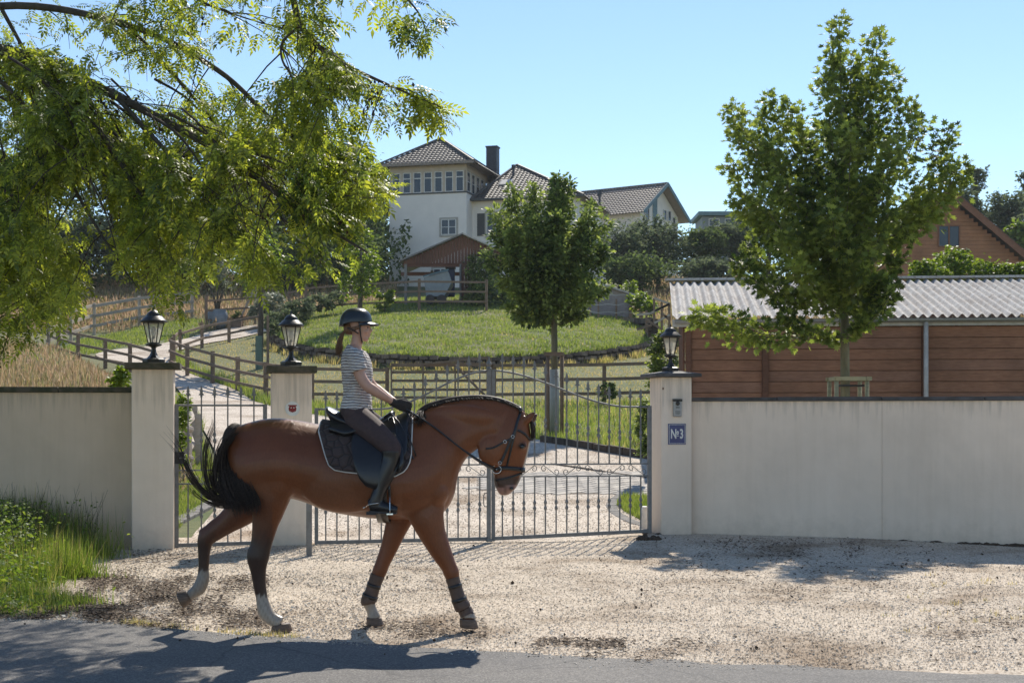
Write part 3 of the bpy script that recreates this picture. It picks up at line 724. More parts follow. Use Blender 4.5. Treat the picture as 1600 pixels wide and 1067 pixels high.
fence('brown three-rail fence running from the field gate to the right gate pillar',[(772,634),(860,634),(905,633),(1000,630),(1120,628)],(.35,.8,1.25),3.9,1.3)
# rectangular field gate
a=GH(612,633); b_=GH(764,634); t=thing('field_gate','wide timber field gate with four rails and a diagonal brace, behind the driveway gate','gate',(a[0],a[1],Zf(*a)))
A=Vector((a[0],a[1],Zf(*a))); B=Vector((b_[0],b_[1],Zf(*b_)))
for h in(.25,.5,.78,1.05): m=MB(); m.bar(A+Vector((0,-.06,h)),B+Vector((0,-.06,h)),.04,.085); m.obj('rail',m_fence,t)
m=MB(); m.bar(A+Vector((0,-.02,1.28)),B+Vector((0,-.02,1.28)),.05,.11); m.obj('rail',m_fence,t)
for u in(0.0,.33,.66): m=MB(); q=A.lerp(B,u); m.bar(q+Vector((0,-.1,-.1)),q+Vector((0,-.1,1.28)),.09,.05,up=Vector((1,0,0))); m.obj('upright',m_fence,t)
m=MB(); m.bar(A.lerp(B,.66)+Vector((0,-.14,1.25)),B+Vector((-.05,-.14,.25)),.05,.07); m.obj('diagonal_brace',m_fence,t)
m=MB(); m.bar(B+Vector((0,-.05,-.1)),B+Vector((0,-.05,1.5)),.16,.16,up=Vector((1,0,0))); m.obj('gate_post',m_fence,t)
m=MB(); m.bar(A.lerp(B,.35)+Vector((0,-.18,1.3)),B+Vector((-.05,-.18,1.5)),.04,.06); m.obj('strut',m_fence,t)
# rails by the pedestrian gate (left side of drive)
pa=[(-8.4,24.0),(-6.55,23.5),(-5.55,24.6),(-5.62,26.4),(-6.4,29.5),(-7.6,33)]
fence('pale round-rail fence end curving beside the drive behind the left pillar',[(-6.7,22.6),(-5.75,24.0),(-5.68,25.6),(-6.3,28.4),(-7.2,31.5)],(.42,.92),2.1,1.0,mat=m_pole,rail=(.1,.12),world=True,rnd_rail=True,lift=-.05)
fence('low timber fence between the dry meadow and the drive, half sunk in grass',[(240,598),(205,586),(160,575),(120,566),(90,556),(76,549)],(.35,.75,1.15),2.8,1.2)
fence('pale three-rail fence climbing from the meadow corner towards the back field',[(76,549),(100,541),(130,528),(165,519),(200,512),(232,506),(262,500),(300,498)],(.45,.95,1.45),4.2,1.6,mat=m_pole,rail=(.06,.14))
fence('brown two-rail fence on the inner side of the upper drive bend',[(272,567),(282,556),(300,548),(335,540),(373,532),(405,525)],(.45,.98),3.3,1.15)
fence('far brown fence behind the potted olive tree',[(322,516),(370,512),(418,508)],(.5,1.0,1.5),3.6,1.8)
fence('dark rail fence along the garden edge above the grass mound',[(452,500),(490,494),(545,489),(600,486),(640,485),(700,485),(760,486)],(.35,.85,1.35),3.4,1.5,lift=.1)
# far field gate (leaning brace)
g0=GH(376,509); g1=GH(400,507); t=thing('field_gate','small far field gate with a diagonal brace beside the plant pot','gate',(g0[0],g0[1],Zf(*g0)))
A=Vector((*g0,Zf(*g0))); B=Vector((*g1,Zf(*g1)))
for h in(.4,.9,1.4): m=MB(); m.bar(A+Vector((0,-.2,h)),B+Vector((0,-.2,h)),.05,.1); m.obj('rail',m_pole,t)
m=MB(); m.bar(A+Vector((0,-.26,.3)),B+Vector((0,-.26,2.0)),.06,.1); m.obj('diagonal_brace',m_pole,t)
m=MB(); m.bar(B+Vector((0,-.2,0)),B+Vector((0,-.2,2.1)),.14,.14,up=Vector((1,0,0))); m.obj('gate_post',m_pole,t)

# ------------------------------------------------------------------ dry stone retaining walls
m_rock=[simple('sandstone_%d'%i,c,tuple(x*.6 for x in c),.9,14,.6,40) for i,c in enumerate([(.20,.15,.115),(.28,.215,.165),(.13,.10,.08)])]
m_mort=simple('dark_earth_joint',(.05,.04,.03),None,.95,10,.3)
def stone_wall(label, pts, zb, zt, rows, step, name='retaining_wall', limit=300):
    n=max(2,int(np.linalg.norm(np.diff(pts,axis=0),axis=1).sum()/step)); q=resample(pts,n*2+1)
    t=thing(name,label,'wall',(q[0][0],q[0][1],zb(*q[0])))
    m=MB()
    for i in range(0,2*n,2):
        a=Vector((*q[i],0)); b=Vector((*q[i+2],0)); z0=zb(*q[i])-.2; z1=zt(*q[i])-.05
        dd=(b-a).normalized(); m.poly([a+Vector((0,0,z0)),b+Vector((0,0,z0)),b+Vector((0,0,z1)),a+Vector((0,0,z1))],Vector((-dd.y,dd.x,0))*.3)
    m.obj('core',m_mort,t)
    rest=MB(); cnt=0
    for r in range(rows):
        for i in range(n):
            k=2*i+(r%2)
            if rnd.random()<.06 and r>1: continue
            if k+2>2*n: continue
            a=Vector((*q[k],0)); b=Vector((*q[k+2],0)); z0=zb(*q[k])-.05; z1=zt(*q[k]); hh=(z1-z0)/rows
            zc=z0+hh*(r+.5); dd=(b-a); ln=dd.length; dd.normalize(); nn=Vector((dd.y,-dd.x,0))
            s=MB() if cnt<limit else rest
            c=(a+b)/2+nn*rnd.uniform(.0,.05)+Vector((0,0,zc+rnd.uniform(-.01,.01)+(rnd.uniform(0,.06) if r==rows-1 else 0))); w=ln*rnd.uniform(.7,1.05); h=hh*rnd.uniform(.7,1.05); an=math.atan2(dd.y,dd.x)+rnd.uniform(-.05,.05)
            M3=Matrix.Rotation(an,3,'Z')
            vs=[M3@Vector((x*w/2*rnd.uniform(.85,1.03),y*.13,z*h/2*rnd.uniform(.85,1.05)))+c for z in(-1,1) for y in(-1,1) for x in(-1,1)]
            s.add(vs,[(0,2,3,1),(4,5,7,6),(0,1,5,4),(2,6,7,3),(0,4,6,2),(1,3,7,5)])
            if s is not rest: s.obj('stone',m_rock[rnd.randrange(3)],t)
            cnt+=1
    if rest.v: rest.obj('stone_rest',m_rock[0],t,kind='stuff')
    return t
th=np.linspace(R(197),R(335),70); pts=np.stack([MC[0]+MC[2]*1.0*np.cos(th),MC[1]+MC[3]*1.0*np.sin(th)],1)
zbase=lambda x,y: float(np.interp(y,_ky,_kz))
stone_wall('curved dry stone retaining wall along the foot of the grass mound',pts,lambda x,y:zbase(x,y),lambda x,y:zbase(x,y)+.44,3,.40)
q=[GH(952,520),GH(985,530),GH(1006,546)]
pts=np.array([(P(948,0,72).x,72),(P(985,0,71).x,71),(P(1012,0,68).x,68),(P(1018,0,64).x,64)])
stone_wall('dark stone terrace wall below the small grey shed, right of the mound',pts,lambda x,y:HC-(547-PY0)/F*y-.3,lambda x,y:HC-(498-PY0)/F*y,6,.6)
# ------------------------------------------------------------------ stable shed on the right
m_plank=woodmat('red_brown_cladding',(.23,.11,.065),(.37,.19,.115)); m_plankd=woodmat('dark_cladding',(.12,.058,.037),(.22,.11,.07)); m_plank3=woodmat('orange_brown_cladding',(.22,.11,.07),(.35,.19,.125))
m_eter,nt,b,o=nmat('fibre_cement'); v=coords(nt)
c=ramp(nt,noise(nt,v,1.7,6,.7),[(.3,(.38,.34,.30)),(.55,(.53,.51,.475)),(.75,(.62,.60,.565))]); c=mix(nt,ramp(nt,noise(nt,v,14,8,.8),[(.5,(0,0,0)),(.62,(.7,.7,.7))]),c,(.22,.15,.10))
nt.links.new(c,b.inputs['Base Color']); b.inputs['Roughness'].default_value=.85; b.inputs['Specular IOR Level'].default_value=.15; bump(nt,b,noise(nt,v,40,5),.3,.01)
SD=27.0; sx0=P(1067,0,SD).x; sx1=P(1800,0,SD).x; ez=HC-(511-PY0)/F*SD
t=thing('stable_shed','long brown timber shed with a corrugated grey roof behind the right wall','shed',(sx0,SD,Zf(5,SD))); SHED=t
bh=.205; zz=Zf(5,SD)-.1; joints=[sx0+.1,P(1194,0,SD).x,P(1436,0,SD).x,P(1680,0,SD).x,sx1]
for j in range(4):
    z=zz; xa=joints[j]+.06; xb=joints[j+1]-.06; r=0
    while z<ez-.05:
        h=min(bh,ez-z); m=MB(); m.box(((xa+xb)/2,SD+.02+rnd.uniform(-.004,.004),z+h/2),(xb-xa,.03,h-.012),M=Matrix.Rotation(R(-2.5),3,'X'))
        m.obj('plank',rnd.choice([m_plank,m_plank,m_plank,m_plank3]),t); z+=bh; r+=1
m=MB(); m.box(((sx0+sx1)/2,SD+.08,(zz+ez)/2),(sx1-sx0-.1,.04,ez-zz)); m.obj('backing_board',m_plankd,t)
m=MB(); m.box((sx0+.02,SD+2,(zz+ez)/2),(.04,3.9,ez-zz)); m.obj('side_wall',m_plankd,t)
for x in joints[:4]: m=MB(); m.box((x,SD-.01,(zz+ez)/2),(.11,.08,ez-zz)); m.obj('corner_post',m_plankd,t)
m_fas=simple('white_fascia',(.55,.53,.5),(.42,.40,.37),.6,6,.1)
m=MB(); m.box(((sx0+sx1)/2-.05,SD-.06,ez+.07),(sx1-sx0+.3,.04,.14)); m.obj('fascia',m_fas,t)
# gutter
m=MB(); n=10; gx0,gx1=sx0-.15,sx1; prof=[(-.14+.065*math.cos(a),.12+.065*math.sin(a)) for a in np.linspace(PI,2*PI,n)]
vs=[(x,SD-.02+py_,ez+pz) for x in(gx0,gx1) for py_,pz in prof]; m.add(vs,[(i,i+1,i+1+n,i+n) for i in range(n-1)]); o=m.obj('gutter',m_grey,t,True); s_=o.modifiers.new('s','SOLIDIFY'); s_.thickness=.006
m=MB(); m.tube([(P(1436,0,SD).x,SD-.14,ez+.06),(P(1436,0,SD).x,SD-.14,zz)],.045,10); m.obj('downpipe',m_fas,t,True)
# corrugated sheets
slope=math.atan2((HC-(441-PY0)/F*31.2)-(ez+.18),31.2-(SD-.22)); SL=(31.2-(SD-.22))/math.cos(slope)
us=Vector((0,math.cos(slope),math.sin(slope))); un=Vector((0,-math.sin(slope),math.cos(slope)))
pitch=.177; per=6; rowsN=4; rl=SL/rowsN; seg=12; sw=pitch*per
for mirror in (0,1):
    for r in range(rowsN):
        gv=[];
        for i in range(per*seg+3):
            x=i*pitch/seg
            for (s,lift) in((-.06,.004),(rl,.0)):
                q=us*(r*rl+s)+un*(.034*math.cos(2*PI*x/pitch)+lift+.004); gv.append((x,q.y,q.z))
        kk=per*seg+3; m=MB(); m.add(gv,[(2*i,2*i+2,2*i+3,2*i+1) for i in range(kk-1)])
        me=m.mesh('roof_sheet',m_eter,False)
        if mirror and r>0: continue
        x=sx0-.2; 
        while x<sx1+.3:
            o=link('roof_sheet',me,t); o.matrix_parent_inverse=MI(t)
            o.location=(x,SD-.22,ez+.17+rnd.uniform(0,.004)) if not mirror else (x,31.2*2-(SD-.22),ez+.17)
            if mirror: o.scale=(1,-1,1); o.scale=(1,-1,1)
            s_=o.modifiers.new('s','SOLIDIFY'); s_.thickness=.004
            x+=sw
    if mirror: break
rz=HC-(441-PY0)/F*31.2
m=MB(); m.bar((sx0-.3,31.2,rz+.05),(sx1+.3,31.2,rz+.05),.3,.05); m.obj('ridge_cap',m_eter,t)
m=MB(); m.poly([(sx0+.05,SD+.1,ez),(sx0+.05,31.2,rz-.05),(sx0+.05,35.2,ez)],(.04,0,0)); m.obj('gable_board',m_plankd,t)

SHED.rotation_euler.z=R(-5.6)
# ------------------------------------------------------------------ houses
m_house=simple('white_house_render',(.82,.77,.71),(.76,.715,.66),.9,1.2,.2,60); m_cream=simple('cream_trim',(.55,.47,.38),(.48,.41,.33),.8,4,.1)
m_frame=simple('window_frame_white',(.75,.74,.7),None,.5,4,0); m_sur=simple('stone_surround',(.45,.42,.37),(.38,.35,.3),.8,6,.1)
m_pane,nt,b,o=nmat('window_glass'); b.inputs['Base Color'].default_value=(.03,.045,.065,1); b.inputs['Roughness'].default_value=.12; b.inputs['Specular IOR Level'].default_value=.45
m_tileA=simple('grey_roof_tile',(.135,.125,.115),(.085,.08,.075),.62,3,.3,20,spec=.3); m_tileB=simple('brown_grey_roof_tile',(.20,.165,.14),(.13,.105,.09),.6,3,.3,20)
m_soff=simple('soffit_wood',(.30,.25,.21),(.24,.2,.17),.8,6,.1); m_chim=simple('slate_cladding',(.05,.06,.075),(.035,.04,.05),.6,8,.3); m_shut=simple('dark_shutter',(.07,.075,.075),None,.7,6,.2)
def roof_face(pts, mat, parent, pu=.30, pv=.36, amp=.035, name='roof_tiles'):
    """tiled plane. pts: eave-left, eave-right, top-right, top-left (world). courses run along the eave"""
    a,b,c,d=[Vector(p) for p in pts]; U=(b-a); Lu=U.length; U.normalize(); nn=(b-a).cross(d-a if (d-a).length>.01 else c-a).normalized()
    if nn.z<0: nn=-nn
    W=nn.cross(U); 
    def uv(p): q=Vector(p)-a; return q.dot(U),q.dot(W)
    Lc=uv(c); Ld=uv(d); H=max(Lc[1],Ld[1]); nv=max(2,int(H/pv)); V=[];T=[]; k=0
    for j in range(nv):
        for (v,lift) in((j*pv,.045),((j+1)*pv if j<nv-1 else H,.0)):
            f=min(1,v/H); u0=Ld[0]*f; u1=Lu*(1-f)+Lc[0]*f; n=int(Lu/(pu/4))+1
            us_=np.linspace(0,Lu,n) if Lu>0 else []; 
            us_=np.clip(np.arange(n)*pu/4,u0,max(u0,u1)); h=amp*np.abs(np.sin(np.arange(n)*PI/4))
            for u,hh in zip(us_,h): V.append(tuple(a+U*u+W*v+nn*(hh+lift)))
        n=int(Lu/(pu/4))+1; base=j*2*n
        for i in range(n-1): T.append((base+i,base+i+1,base+n+i+1,base+n+i))
    me=np_mesh(name,V,T,mat); o=link(name,me,parent,kind='stuff')
    m=MB(); m.add([a-nn*.03,b-nn*.03,c-nn*.03,d-nn*.03],[(0,1,2,3)]); m.obj('roof_board',m_soff,parent); return o
def win(parent, c, U, w, h, nrm, cols=2, rows=2, sur=True, depth=.08, frame=m_frame, nm='window'):
    """window centred c on a wall with axis U and outward normal nrm"""
    U=Vector(U); nrm=Vector(nrm); K=Vector((0,0,1)); c=Vector(c); M3=Matrix((U,K,nrm)).transposed()
    def b(m,x,y,ww,hh,z,t): m.add([c+M3@Vector((x+sx*ww/2,y+sy*hh/2,z+sz*t)) for sz in(0,1) for sx,sy in((-1,-1),(1,-1),(1,1),(-1,1))],[(3,2,1,0),(4,5,6,7),(0,1,5,4),(1,2,6,5),(2,3,7,6),(3,0,4,7)])
    m=MB(); b(m,0,0,w,h,.004,.02); 
    f=.055
    m=MB()
    for s in(-1,1): b(m,s*(w/2-f/2),0,f,h,.03,.05); b(m,0,s*(h/2-f/2),w-2*f,f,.031,.05)
    for i in range(1,cols): b(m,-w/2+w*i/cols,0,f*1.4 if cols==2 else f,h-2*f,.0315,.045)
    for j in range(1,rows): b(m,0,-h/2+h*j/rows,w-2*f,f*.7,.032,.035)
    wo=m.obj(nm,frame,parent)
    m=MB(); b(m,0,0,w-.02,h-.02,.01,.02); m.obj('pane',m_pane,wo)
    if sur:
        m=MB(); s=.13
        for k in(-1,1): b(m,k*(w/2+s/2),0,s,h+2*s,.0,.07); b(m,0,k*(h/2+s/2),w,s,.0,.071)
        m.obj('surround',m_sur,wo)
    return wo
th_=R(15); f_=Vector((-math.cos(th_),math.sin(th_),0)); s_v=Vector((math.sin(th_),math.cos(th_),0)); r_=-f_
K=Vector((0,0,1)); T0=P(729,0,100); T0.z=0; ztw=HC-(301-PY0)/F*100; zg=Zf(T0.x,100)-1.5
t=thing('tower_house','white rendered house with a square glazed tower and dark tiled hip roofs','house',(T0.x,T0.y,zg))
TW=5.75; TD=6.0
def prism(m, o, a, b, z0, z1): m.poly([o+K*z0,o+a+K*z0,o+a+K*z1,o+K*z1],b)
m=MB(); prism(m,T0,f_*TW,s_v*TD,zg,ztw); m.obj('tower_wall',m_house,t)
# glazed loggia: band, pillars and windows
zl1=ztw+1.58; ze=ztw+2.1
m=MB(); o_=T0+f_*-.06+s_v*-.06; prism(m,o_,f_*(TW+.12),s_v*(TD+.12),ztw+.002,ztw+.10); m.obj('tower_ledge',m_shut,t)
m=MB(); o_=T0+f_*.05+s_v*.05; prism(m,o_,f_*(TW-.1),s_v*(TD-.1),ztw+.1,ztw+.12); m.obj('loggia_floor',m_soff,t)
m=MB(); prism(m,T0+f_*.6+s_v*.7,f_*(TW-1.2),s_v*(TD-1.4),ztw+.12,ze); m.obj('inner_room',m_chim,t)
m=MB(); prism(m,T0,f_*TW,s_v*TD,zl1,ze); m.obj('tower_beam',m_cream,t)
nw=7
for i in range(nw+1):
    u=.12+(TW-.24)*i/nw; q=T0+f_*u; m=MB(); prism(m,q-f_*.09,f_*.18,s_v*.16,ztw+.1,zl1); m.obj('loggia_pillar',m_cream,t)
    if i<nw:
        c=T0+f_*(u+(TW-.24)/nw/2)+s_v*.10+K*((ztw+.1+zl1)/2); win(t,c,r_,(TW-.24)/nw-.2,zl1-ztw-.12,-s_v,1,1,False)
        m=MB(); q2=c-s_v*.06+K*.28; prism(m,q2-f_*.3-K*q2.z*0,f_*.6,s_v*.04,-.03,.03)
        m2_=MB(); 
        q3=T0+f_*(u+(TW-.24)/nw/2)+s_v*.03+K*((ztw+.1+zl1)/2+.3)
        m2_.poly([q3-f_*.3-K*.035,q3+f_*.3-K*.035,q3+f_*.3+K*.035,q3-f_*.3+K*.035],s_v*.04); m2_.obj('transom',m_frame,t)
ns=5
for i in range(ns+1):
    u=.12+(TD-.24)*i/ns; q=T0+s_v*u; m=MB(); prism(m,q-s_v*.12,s_v*.24,f_*.16,ztw+.1,zl1); m.obj('loggia_pillar',m_cream,t)
    if i<ns: win(t,T0+s_v*(u+(TD-.24)/ns/2)+f_*.1+K*((ztw+.1+zl1)/2),s_v,(TD-.24)/ns-.3,zl1-ztw-.15,r_,1,2,False)
ov=.7; E=[T0+r_*ov-s_v*ov,T0+f_*(TW+ov)-s_v*ov,T0+f_*(TW+ov)+s_v*(TD+ov),T0+r_*ov+s_v*(TD+ov)]
E=[e+K*(ze-.05) for e in E]; ap=T0+f_*TW/2+s_v*TD/2+K*(ze+2.35)
m=MB(); m.add([e-K*.02 for e in E],[(0,1,2,3)]); m.obj('soffit',m_soff,t)
for i in range(4):
    a,b_=E[i],E[(i+1)%4]
    if i==0: a,b_=b_,a
    roof_face([a,b_,ap,ap],m_tileA,t)
    m=MB(); m.bar(E[i]+K*.08,ap+K*.08,.16,.12); m.obj('hip_ridge',m_tileA,t)
    m=MB(); m.bar(E[i],E[(i+1)%4],.05,.2); m.obj('eave_board',m_soff,t)
win(t,T0+f_*((728-699)/22.2+.0)+K*(HC+(PY0-354)/F*100),r_,1.1,1.1,-s_v)
win(t,T0+f_*1.9+K*(HC+(PY0-431)/F*100),r_,1.1,1.1,-s_v)
# main wing
W0=T0+s_v*1.5; W0.z=0; WL=7.6; WD=8.5; ze2=HC+(PY0-313)/F*101
m=MB(); prism(m,W0,r_*WL,s_v*WD,zg,ze2); m.obj('main_wall',m_house,t)
E2=[W0-s_v*.6+r_*-.0,W0-s_v*.6+r_*(WL+.6),W0+s_v*(WD+.6)+r_*(WL+.6),W0+s_v*(WD+.6)-r_*.6]; E2=[e+K*ze2 for e in E2]
E2[0]=W0-s_v*.6-r_*.0+K*ze2
apc=P(808,0,106); ap2=Vector((apc.x,apc.y,HC+(PY0-259)/F*106))
for i in range(4):
    a,b_=E2[i],E2[(i+1)%4]; roof_face([a,b_,ap2,ap2],m_tileA,t)
    m=MB(); m.bar(E2[i]+K*.08,ap2+K*.08,.16,.12); m.obj('hip_ridge',m_tileA,t)
m=MB(); m.bar(E2[0]-s_v*.06,E2[1]-s_v*.06,.14,.14); m.obj('gutter',m_shut,t)
m=MB(); m.add([e-K*.04 for e in E2],[(0,1,2,3)]); m.obj('soffit',m_soff,t)
wc=W0+r_*1.55+K*(HC+(PY0-352)/F*101.5); win(t,wc,r_,1.0,1.6,-s_v)
for u_ in(4.1,6.2): win(t,W0+r_*u_+K*wc.z,r_,1.0,1.6,-s_v)
for u_ in(1.55,4.1,6.2): win(t,W0+r_*u_+K*(wc.z-3.0),r_,1.0,1.5,-s_v)
m=MB(); q=W0+r_*.35-s_v*.06; prism(m,q,r_*.55,s_v*.05,wc.z-.8,wc.z+.8); m.obj('shutter',m_shut,t)
m=MB(); q=W0+r_*2.25-s_v*.06; prism(m,q,r_*.55,s_v*.05,wc.z-.8,wc.z+.8); m.obj('shutter',m_shut,t)
# skylight and vent on the main roof
nr=((E2[1]-E2[0]).cross(ap2-E2[0])).normalized(); 
if nr.z<0: nr=-nr
q=E2[0]*.42+E2[1]*.13+ap2*.45; uu=(E2[1]-E2[0]).normalized(); ww=nr.cross(uu)
m=MB(); m.add([q+nr*.12+uu*x*.45+ww*y*.5 for x,y in((-1,-1),(1,-1),(1,1),(-1,1))]+[q-nr*.0+uu*x*.45+ww*y*.5 for x,y in((-1,-1),(1,-1),(1,1),(-1,1))],[(0,1,2,3),(0,4,5,1),(1,5,6,2),(2,6,7,3),(3,7,4,0)]); sk=m.obj('skylight',m_grey,t)
m=MB(); m.add([q+nr*.125+uu*x*.36+ww*y*.41 for x,y in((-1,-1),(1,-1),(1,1),(-1,1))],[(0,1,2,3)]); m.obj('pane',m_fas,sk)
q=E2[0]*.22+E2[1]*.1+ap2*.68; m=MB(); m.tube([q,q+K*.7],.09,8); m.tube([q+K*.6,q+K*.8],.14,8); m.obj('roof_vent',m_chim,t)
cq=P(770,0,105.5); m=MB(); m.box((cq.x,cq.y,HC+(PY0-257)/F*105.5),(.80,.8,2.6),R(-15)); ch=m.obj('chimney',m_chim,t)
m=MB(); m.box((cq.x,cq.y,HC+(PY0-238)/F*105.5+.35),(.9,.9,.1),R(-15)); m.obj('chimney_cap',m_chim,ch)

# second house, gable to the right
A2=P(1006,0,117); A2.z=0; g_=Vector((.57,.82,0)).normalized(); r2=Vector((-.82,.57,0)).normalized(); GW=8.2; HLn=15; z2=HC+(PY0-331)/F*117; zg2=11.0; rg=HC+(PY0-287.5)/F*120.3
t=thing('gable_house','pale house with a long brown-grey gabled roof behind the round tree','house',(A2.x,A2.y,zg2))
i_=.8
m=MB(); a=A2+g_*i_+r2*i_; b_=A2+g_*(GW-i_)+r2*i_; mid=(A2+g_*GW/2+r2*i_); hs=(rg-z2)/(GW/2)
m.poly([a+K*zg2,b_+K*zg2,b_+K*(z2+hs*i_-.15),mid+K*(rg-.15),a+K*(z2+hs*i_-.15)],r2*(HLn-2*i_)); m.obj('house_wall',m_house,t)
R0=A2+g_*GW/2+K*rg; R1=R0+r2*HLn; ea=A2+K*z2; eb=A2+g_*GW+K*z2
roof_face([ea+r2*HLn,ea,R0,R1],m_tileB,t); roof_face([eb,eb+r2*HLn,R1,R0],m_tileB,t)
m=MB(); m.bar(R0+K*.09,R1+K*.09,.2,.12); m.obj('ridge_tiles',m_tileB,t)
m_teal=simple('teal_trim',(.13,.22,.25),(.10,.17,.2),.6,4,.1)
for e in(ea,eb): m=MB(); m.bar(e-r2*.03,R0-r2*.03,.06,.3); m.obj('barge_board',m_teal,t)
nn2=-r2
def gw(u,z,w,h,cols=1): return win(t,A2+g_*u+r2*(i_-.0)+K*z,g_,w,h,nn2,cols,1,False)
m=MB(); q=A2+g_*2.9+r2*(i_-.04); prism(m,q,g_*.75,r2*.03,zg2,rg-1.0); m.obj('teal_panel',m_teal,t)
for u in(5.0,5.8,6.6): gw(u,z2+.35 if u<6 else z2-.1,.55,.9)
gw(1.9,z2+.1,.7,1.3); gw(2.0,z2-2.2,.8,1.2); gw(5.4,z2-2.2,1.4,1.2,2)
q=ea*.45+R0*.2+(ea+r2*HLn)*.15+R1*.2; m=MB(); m.tube([q,q+K*1.0],.1,8); m.tube([q+K*.9,q+K*1.35],.2,8); m.obj('roof_vent',m_chim,t)
nr=((R0-ea).cross(r2)).normalized(); nr=nr if nr.z>0 else -nr
q=ea*.50+R0*.12+(ea+r2*HLn)*.26+R1*.12; ww=nr.cross(r2).normalized()
m=MB(); m.add([q+nr*.1+r2*x*.5+ww*y*.35 for x,y in((-1,-1),(1,-1),(1,1),(-1,1))],[(0,1,2,3)]); m.obj('skylight',m_fas,t)
# flat roofed building far right of it
q=P(1128,0,135); zt=HC+(PY0-341)/F*135
t=thing('flat_roof_building','low flat-roofed grey building peeping over the hedge in the centre right','building',(q.x,q.y,14))
m=MB(); m.box((q.x+.4,q.y,zt-2.5),(5.2,5,4.6)); m.obj('building_wall',simple('grey_cladding',(.22,.25,.26),None,.7,4,.1),t)
m=MB(); m.box((q.x+.4,q.y,zt+.05),(6.0,6,.35)); m.obj('flat_roof',m_teal,t)
for dx in(-1.5,0,1.5): win(t,Vector((q.x+.4+dx,q.y-2.5,zt-.75)),(1,0,0),1.0,.7,(0,-1,0),1,1,False)

# chalet on the right
D=75.0; cx=P(1481,0,D).x; za=HC+(PY0-303)/F*D; hw=4.35; zev=HC+(PY0-412)/F*D; zg3=Zf(cx,D)-.5
t=thing('timber_chalet','orange-brown timber chalet gable with a small two-pane window, behind the maple','house',(cx,D,zg3))
m_chw=woodmat('chalet_boards',(.33,.16,.085),(.44,.23,.13)); m_barge=simple('barge_wood',(.26,.12,.07),(.2,.09,.05),.7,6,.2)
sl=(za-zev)/hw; z=zev-2.6; bh=.2
while z<za-.3:
    w=hw-.35 if z+bh<zev else max(.05,(za-z-bh*.5)/sl-.25); m=MB(); m.box((cx,D+.1,z+bh/2),(2*w,.06,bh-.012)); m.obj('board',m_chw,t); z+=bh
m=MB(); m.poly([(cx-hw+.5,D+.14,zg3-1),(cx+hw-.5,D+.14,zg3-1),(cx+hw-.5,D+.14,zev),(cx,D+.14,za-.5),(cx-hw+.5,D+.14,zev)],(0,7,0)); m.obj('chalet_wall',m_plankd,t)
for s in(-1,1):
    m=MB(); m.bar((cx+s*(hw+.55),D-.55,zev-.55*sl),(cx,D-.55,za+.0),.06,.34); m.obj('barge_board',m_barge,t)
    a=Vector((cx+s*(hw+.6),D-.6,zev-.6*sl+.2)); b_=Vector((cx+s*(hw+.6),D+8,zev-.6*sl+.2)); c=Vector((cx,D+8,za+.2)); d_=Vector((cx,D-.6,za+.2))
    if s<0: roof_face([b_,a,d_,c],m_tileA,t)
    else: roof_face([a,b_,c,d_],m_tileA,t)
wc=P(1483,369,D); win(t,Vector((wc.x,D+.07,wc.z)),(1,0,0),1.15,1.15,(0,-1,0),2,1,False,frame=m_barge)

# pergola / open carport in front of the tower
D=76; q=lambda px,d=D: P(px,0,d).x
zb=Zf(q(690),D)+.0; zev=HC+(PY0-408)/F*D; za=HC+(PY0-367)/F*D; xl=q(628); xm=q(723); xr=q(815)
t=thing('open_barn','open timber shelter with a boarded brown gable in front of the white tower','shelter',(xm,D,zb))
m_gab=woodmat('gable_boards',(.13,.065,.045),(.2,.1,.07)); m_postg=simple('grey_post',(.24,.23,.22),(.18,.17,.16),.8,10,.2)
x=xl+.1; 
while x<xr-.1:
    zt=za-abs(x+.08-xm)*(za-zev)/(xm-xl if x<xm else xr-xm)-.05
    m=MB(); m.poly([(x,D,zev-.15),(x+.155,D,zev-.15),(x+.155,D,zt),(x,D,zt)],(0,.05,0)); m.obj('gable_board',m_gab,t); x+=.17
for px_,dd in((634,D+.1),(675,D+5),(720,D+.1)): m=MB(); xx=q(px_,dd); m.box((xx,dd,(zb-1+zev)/2),(.15,.15,zev-zb+1)); m.obj('post',m_postg,t)
m=MB(); m.box((xm,D+.15,zev-.2),(xr-xl,.12,.2)); m.obj('beam',m_gab,t)
m=MB(); m.box((q(690),D+5,zev-.2),((xr-xl)*.8,.12,.2)); m.obj('beam',m_gab,t)
x=q(723)
while x<q(740): m=MB(); m.box((x,D+.05,(zb-1+zev-.15)/2),(.16,.05,zev-zb+.8)); m.obj('wall_board',m_gab,t); x+=.17
for s,xe in((-1,xl-.1),(1,xr+.1)):
    m=MB(); m.poly([(xe,D-.3,zev-.05),(xm,D-.3,za),(xm,D-.3,za+.08),(xe,D-.3,zev+.03)],(0,6,0)); m.obj('roof_panel',m_eter if s>0 else m_postg,t)
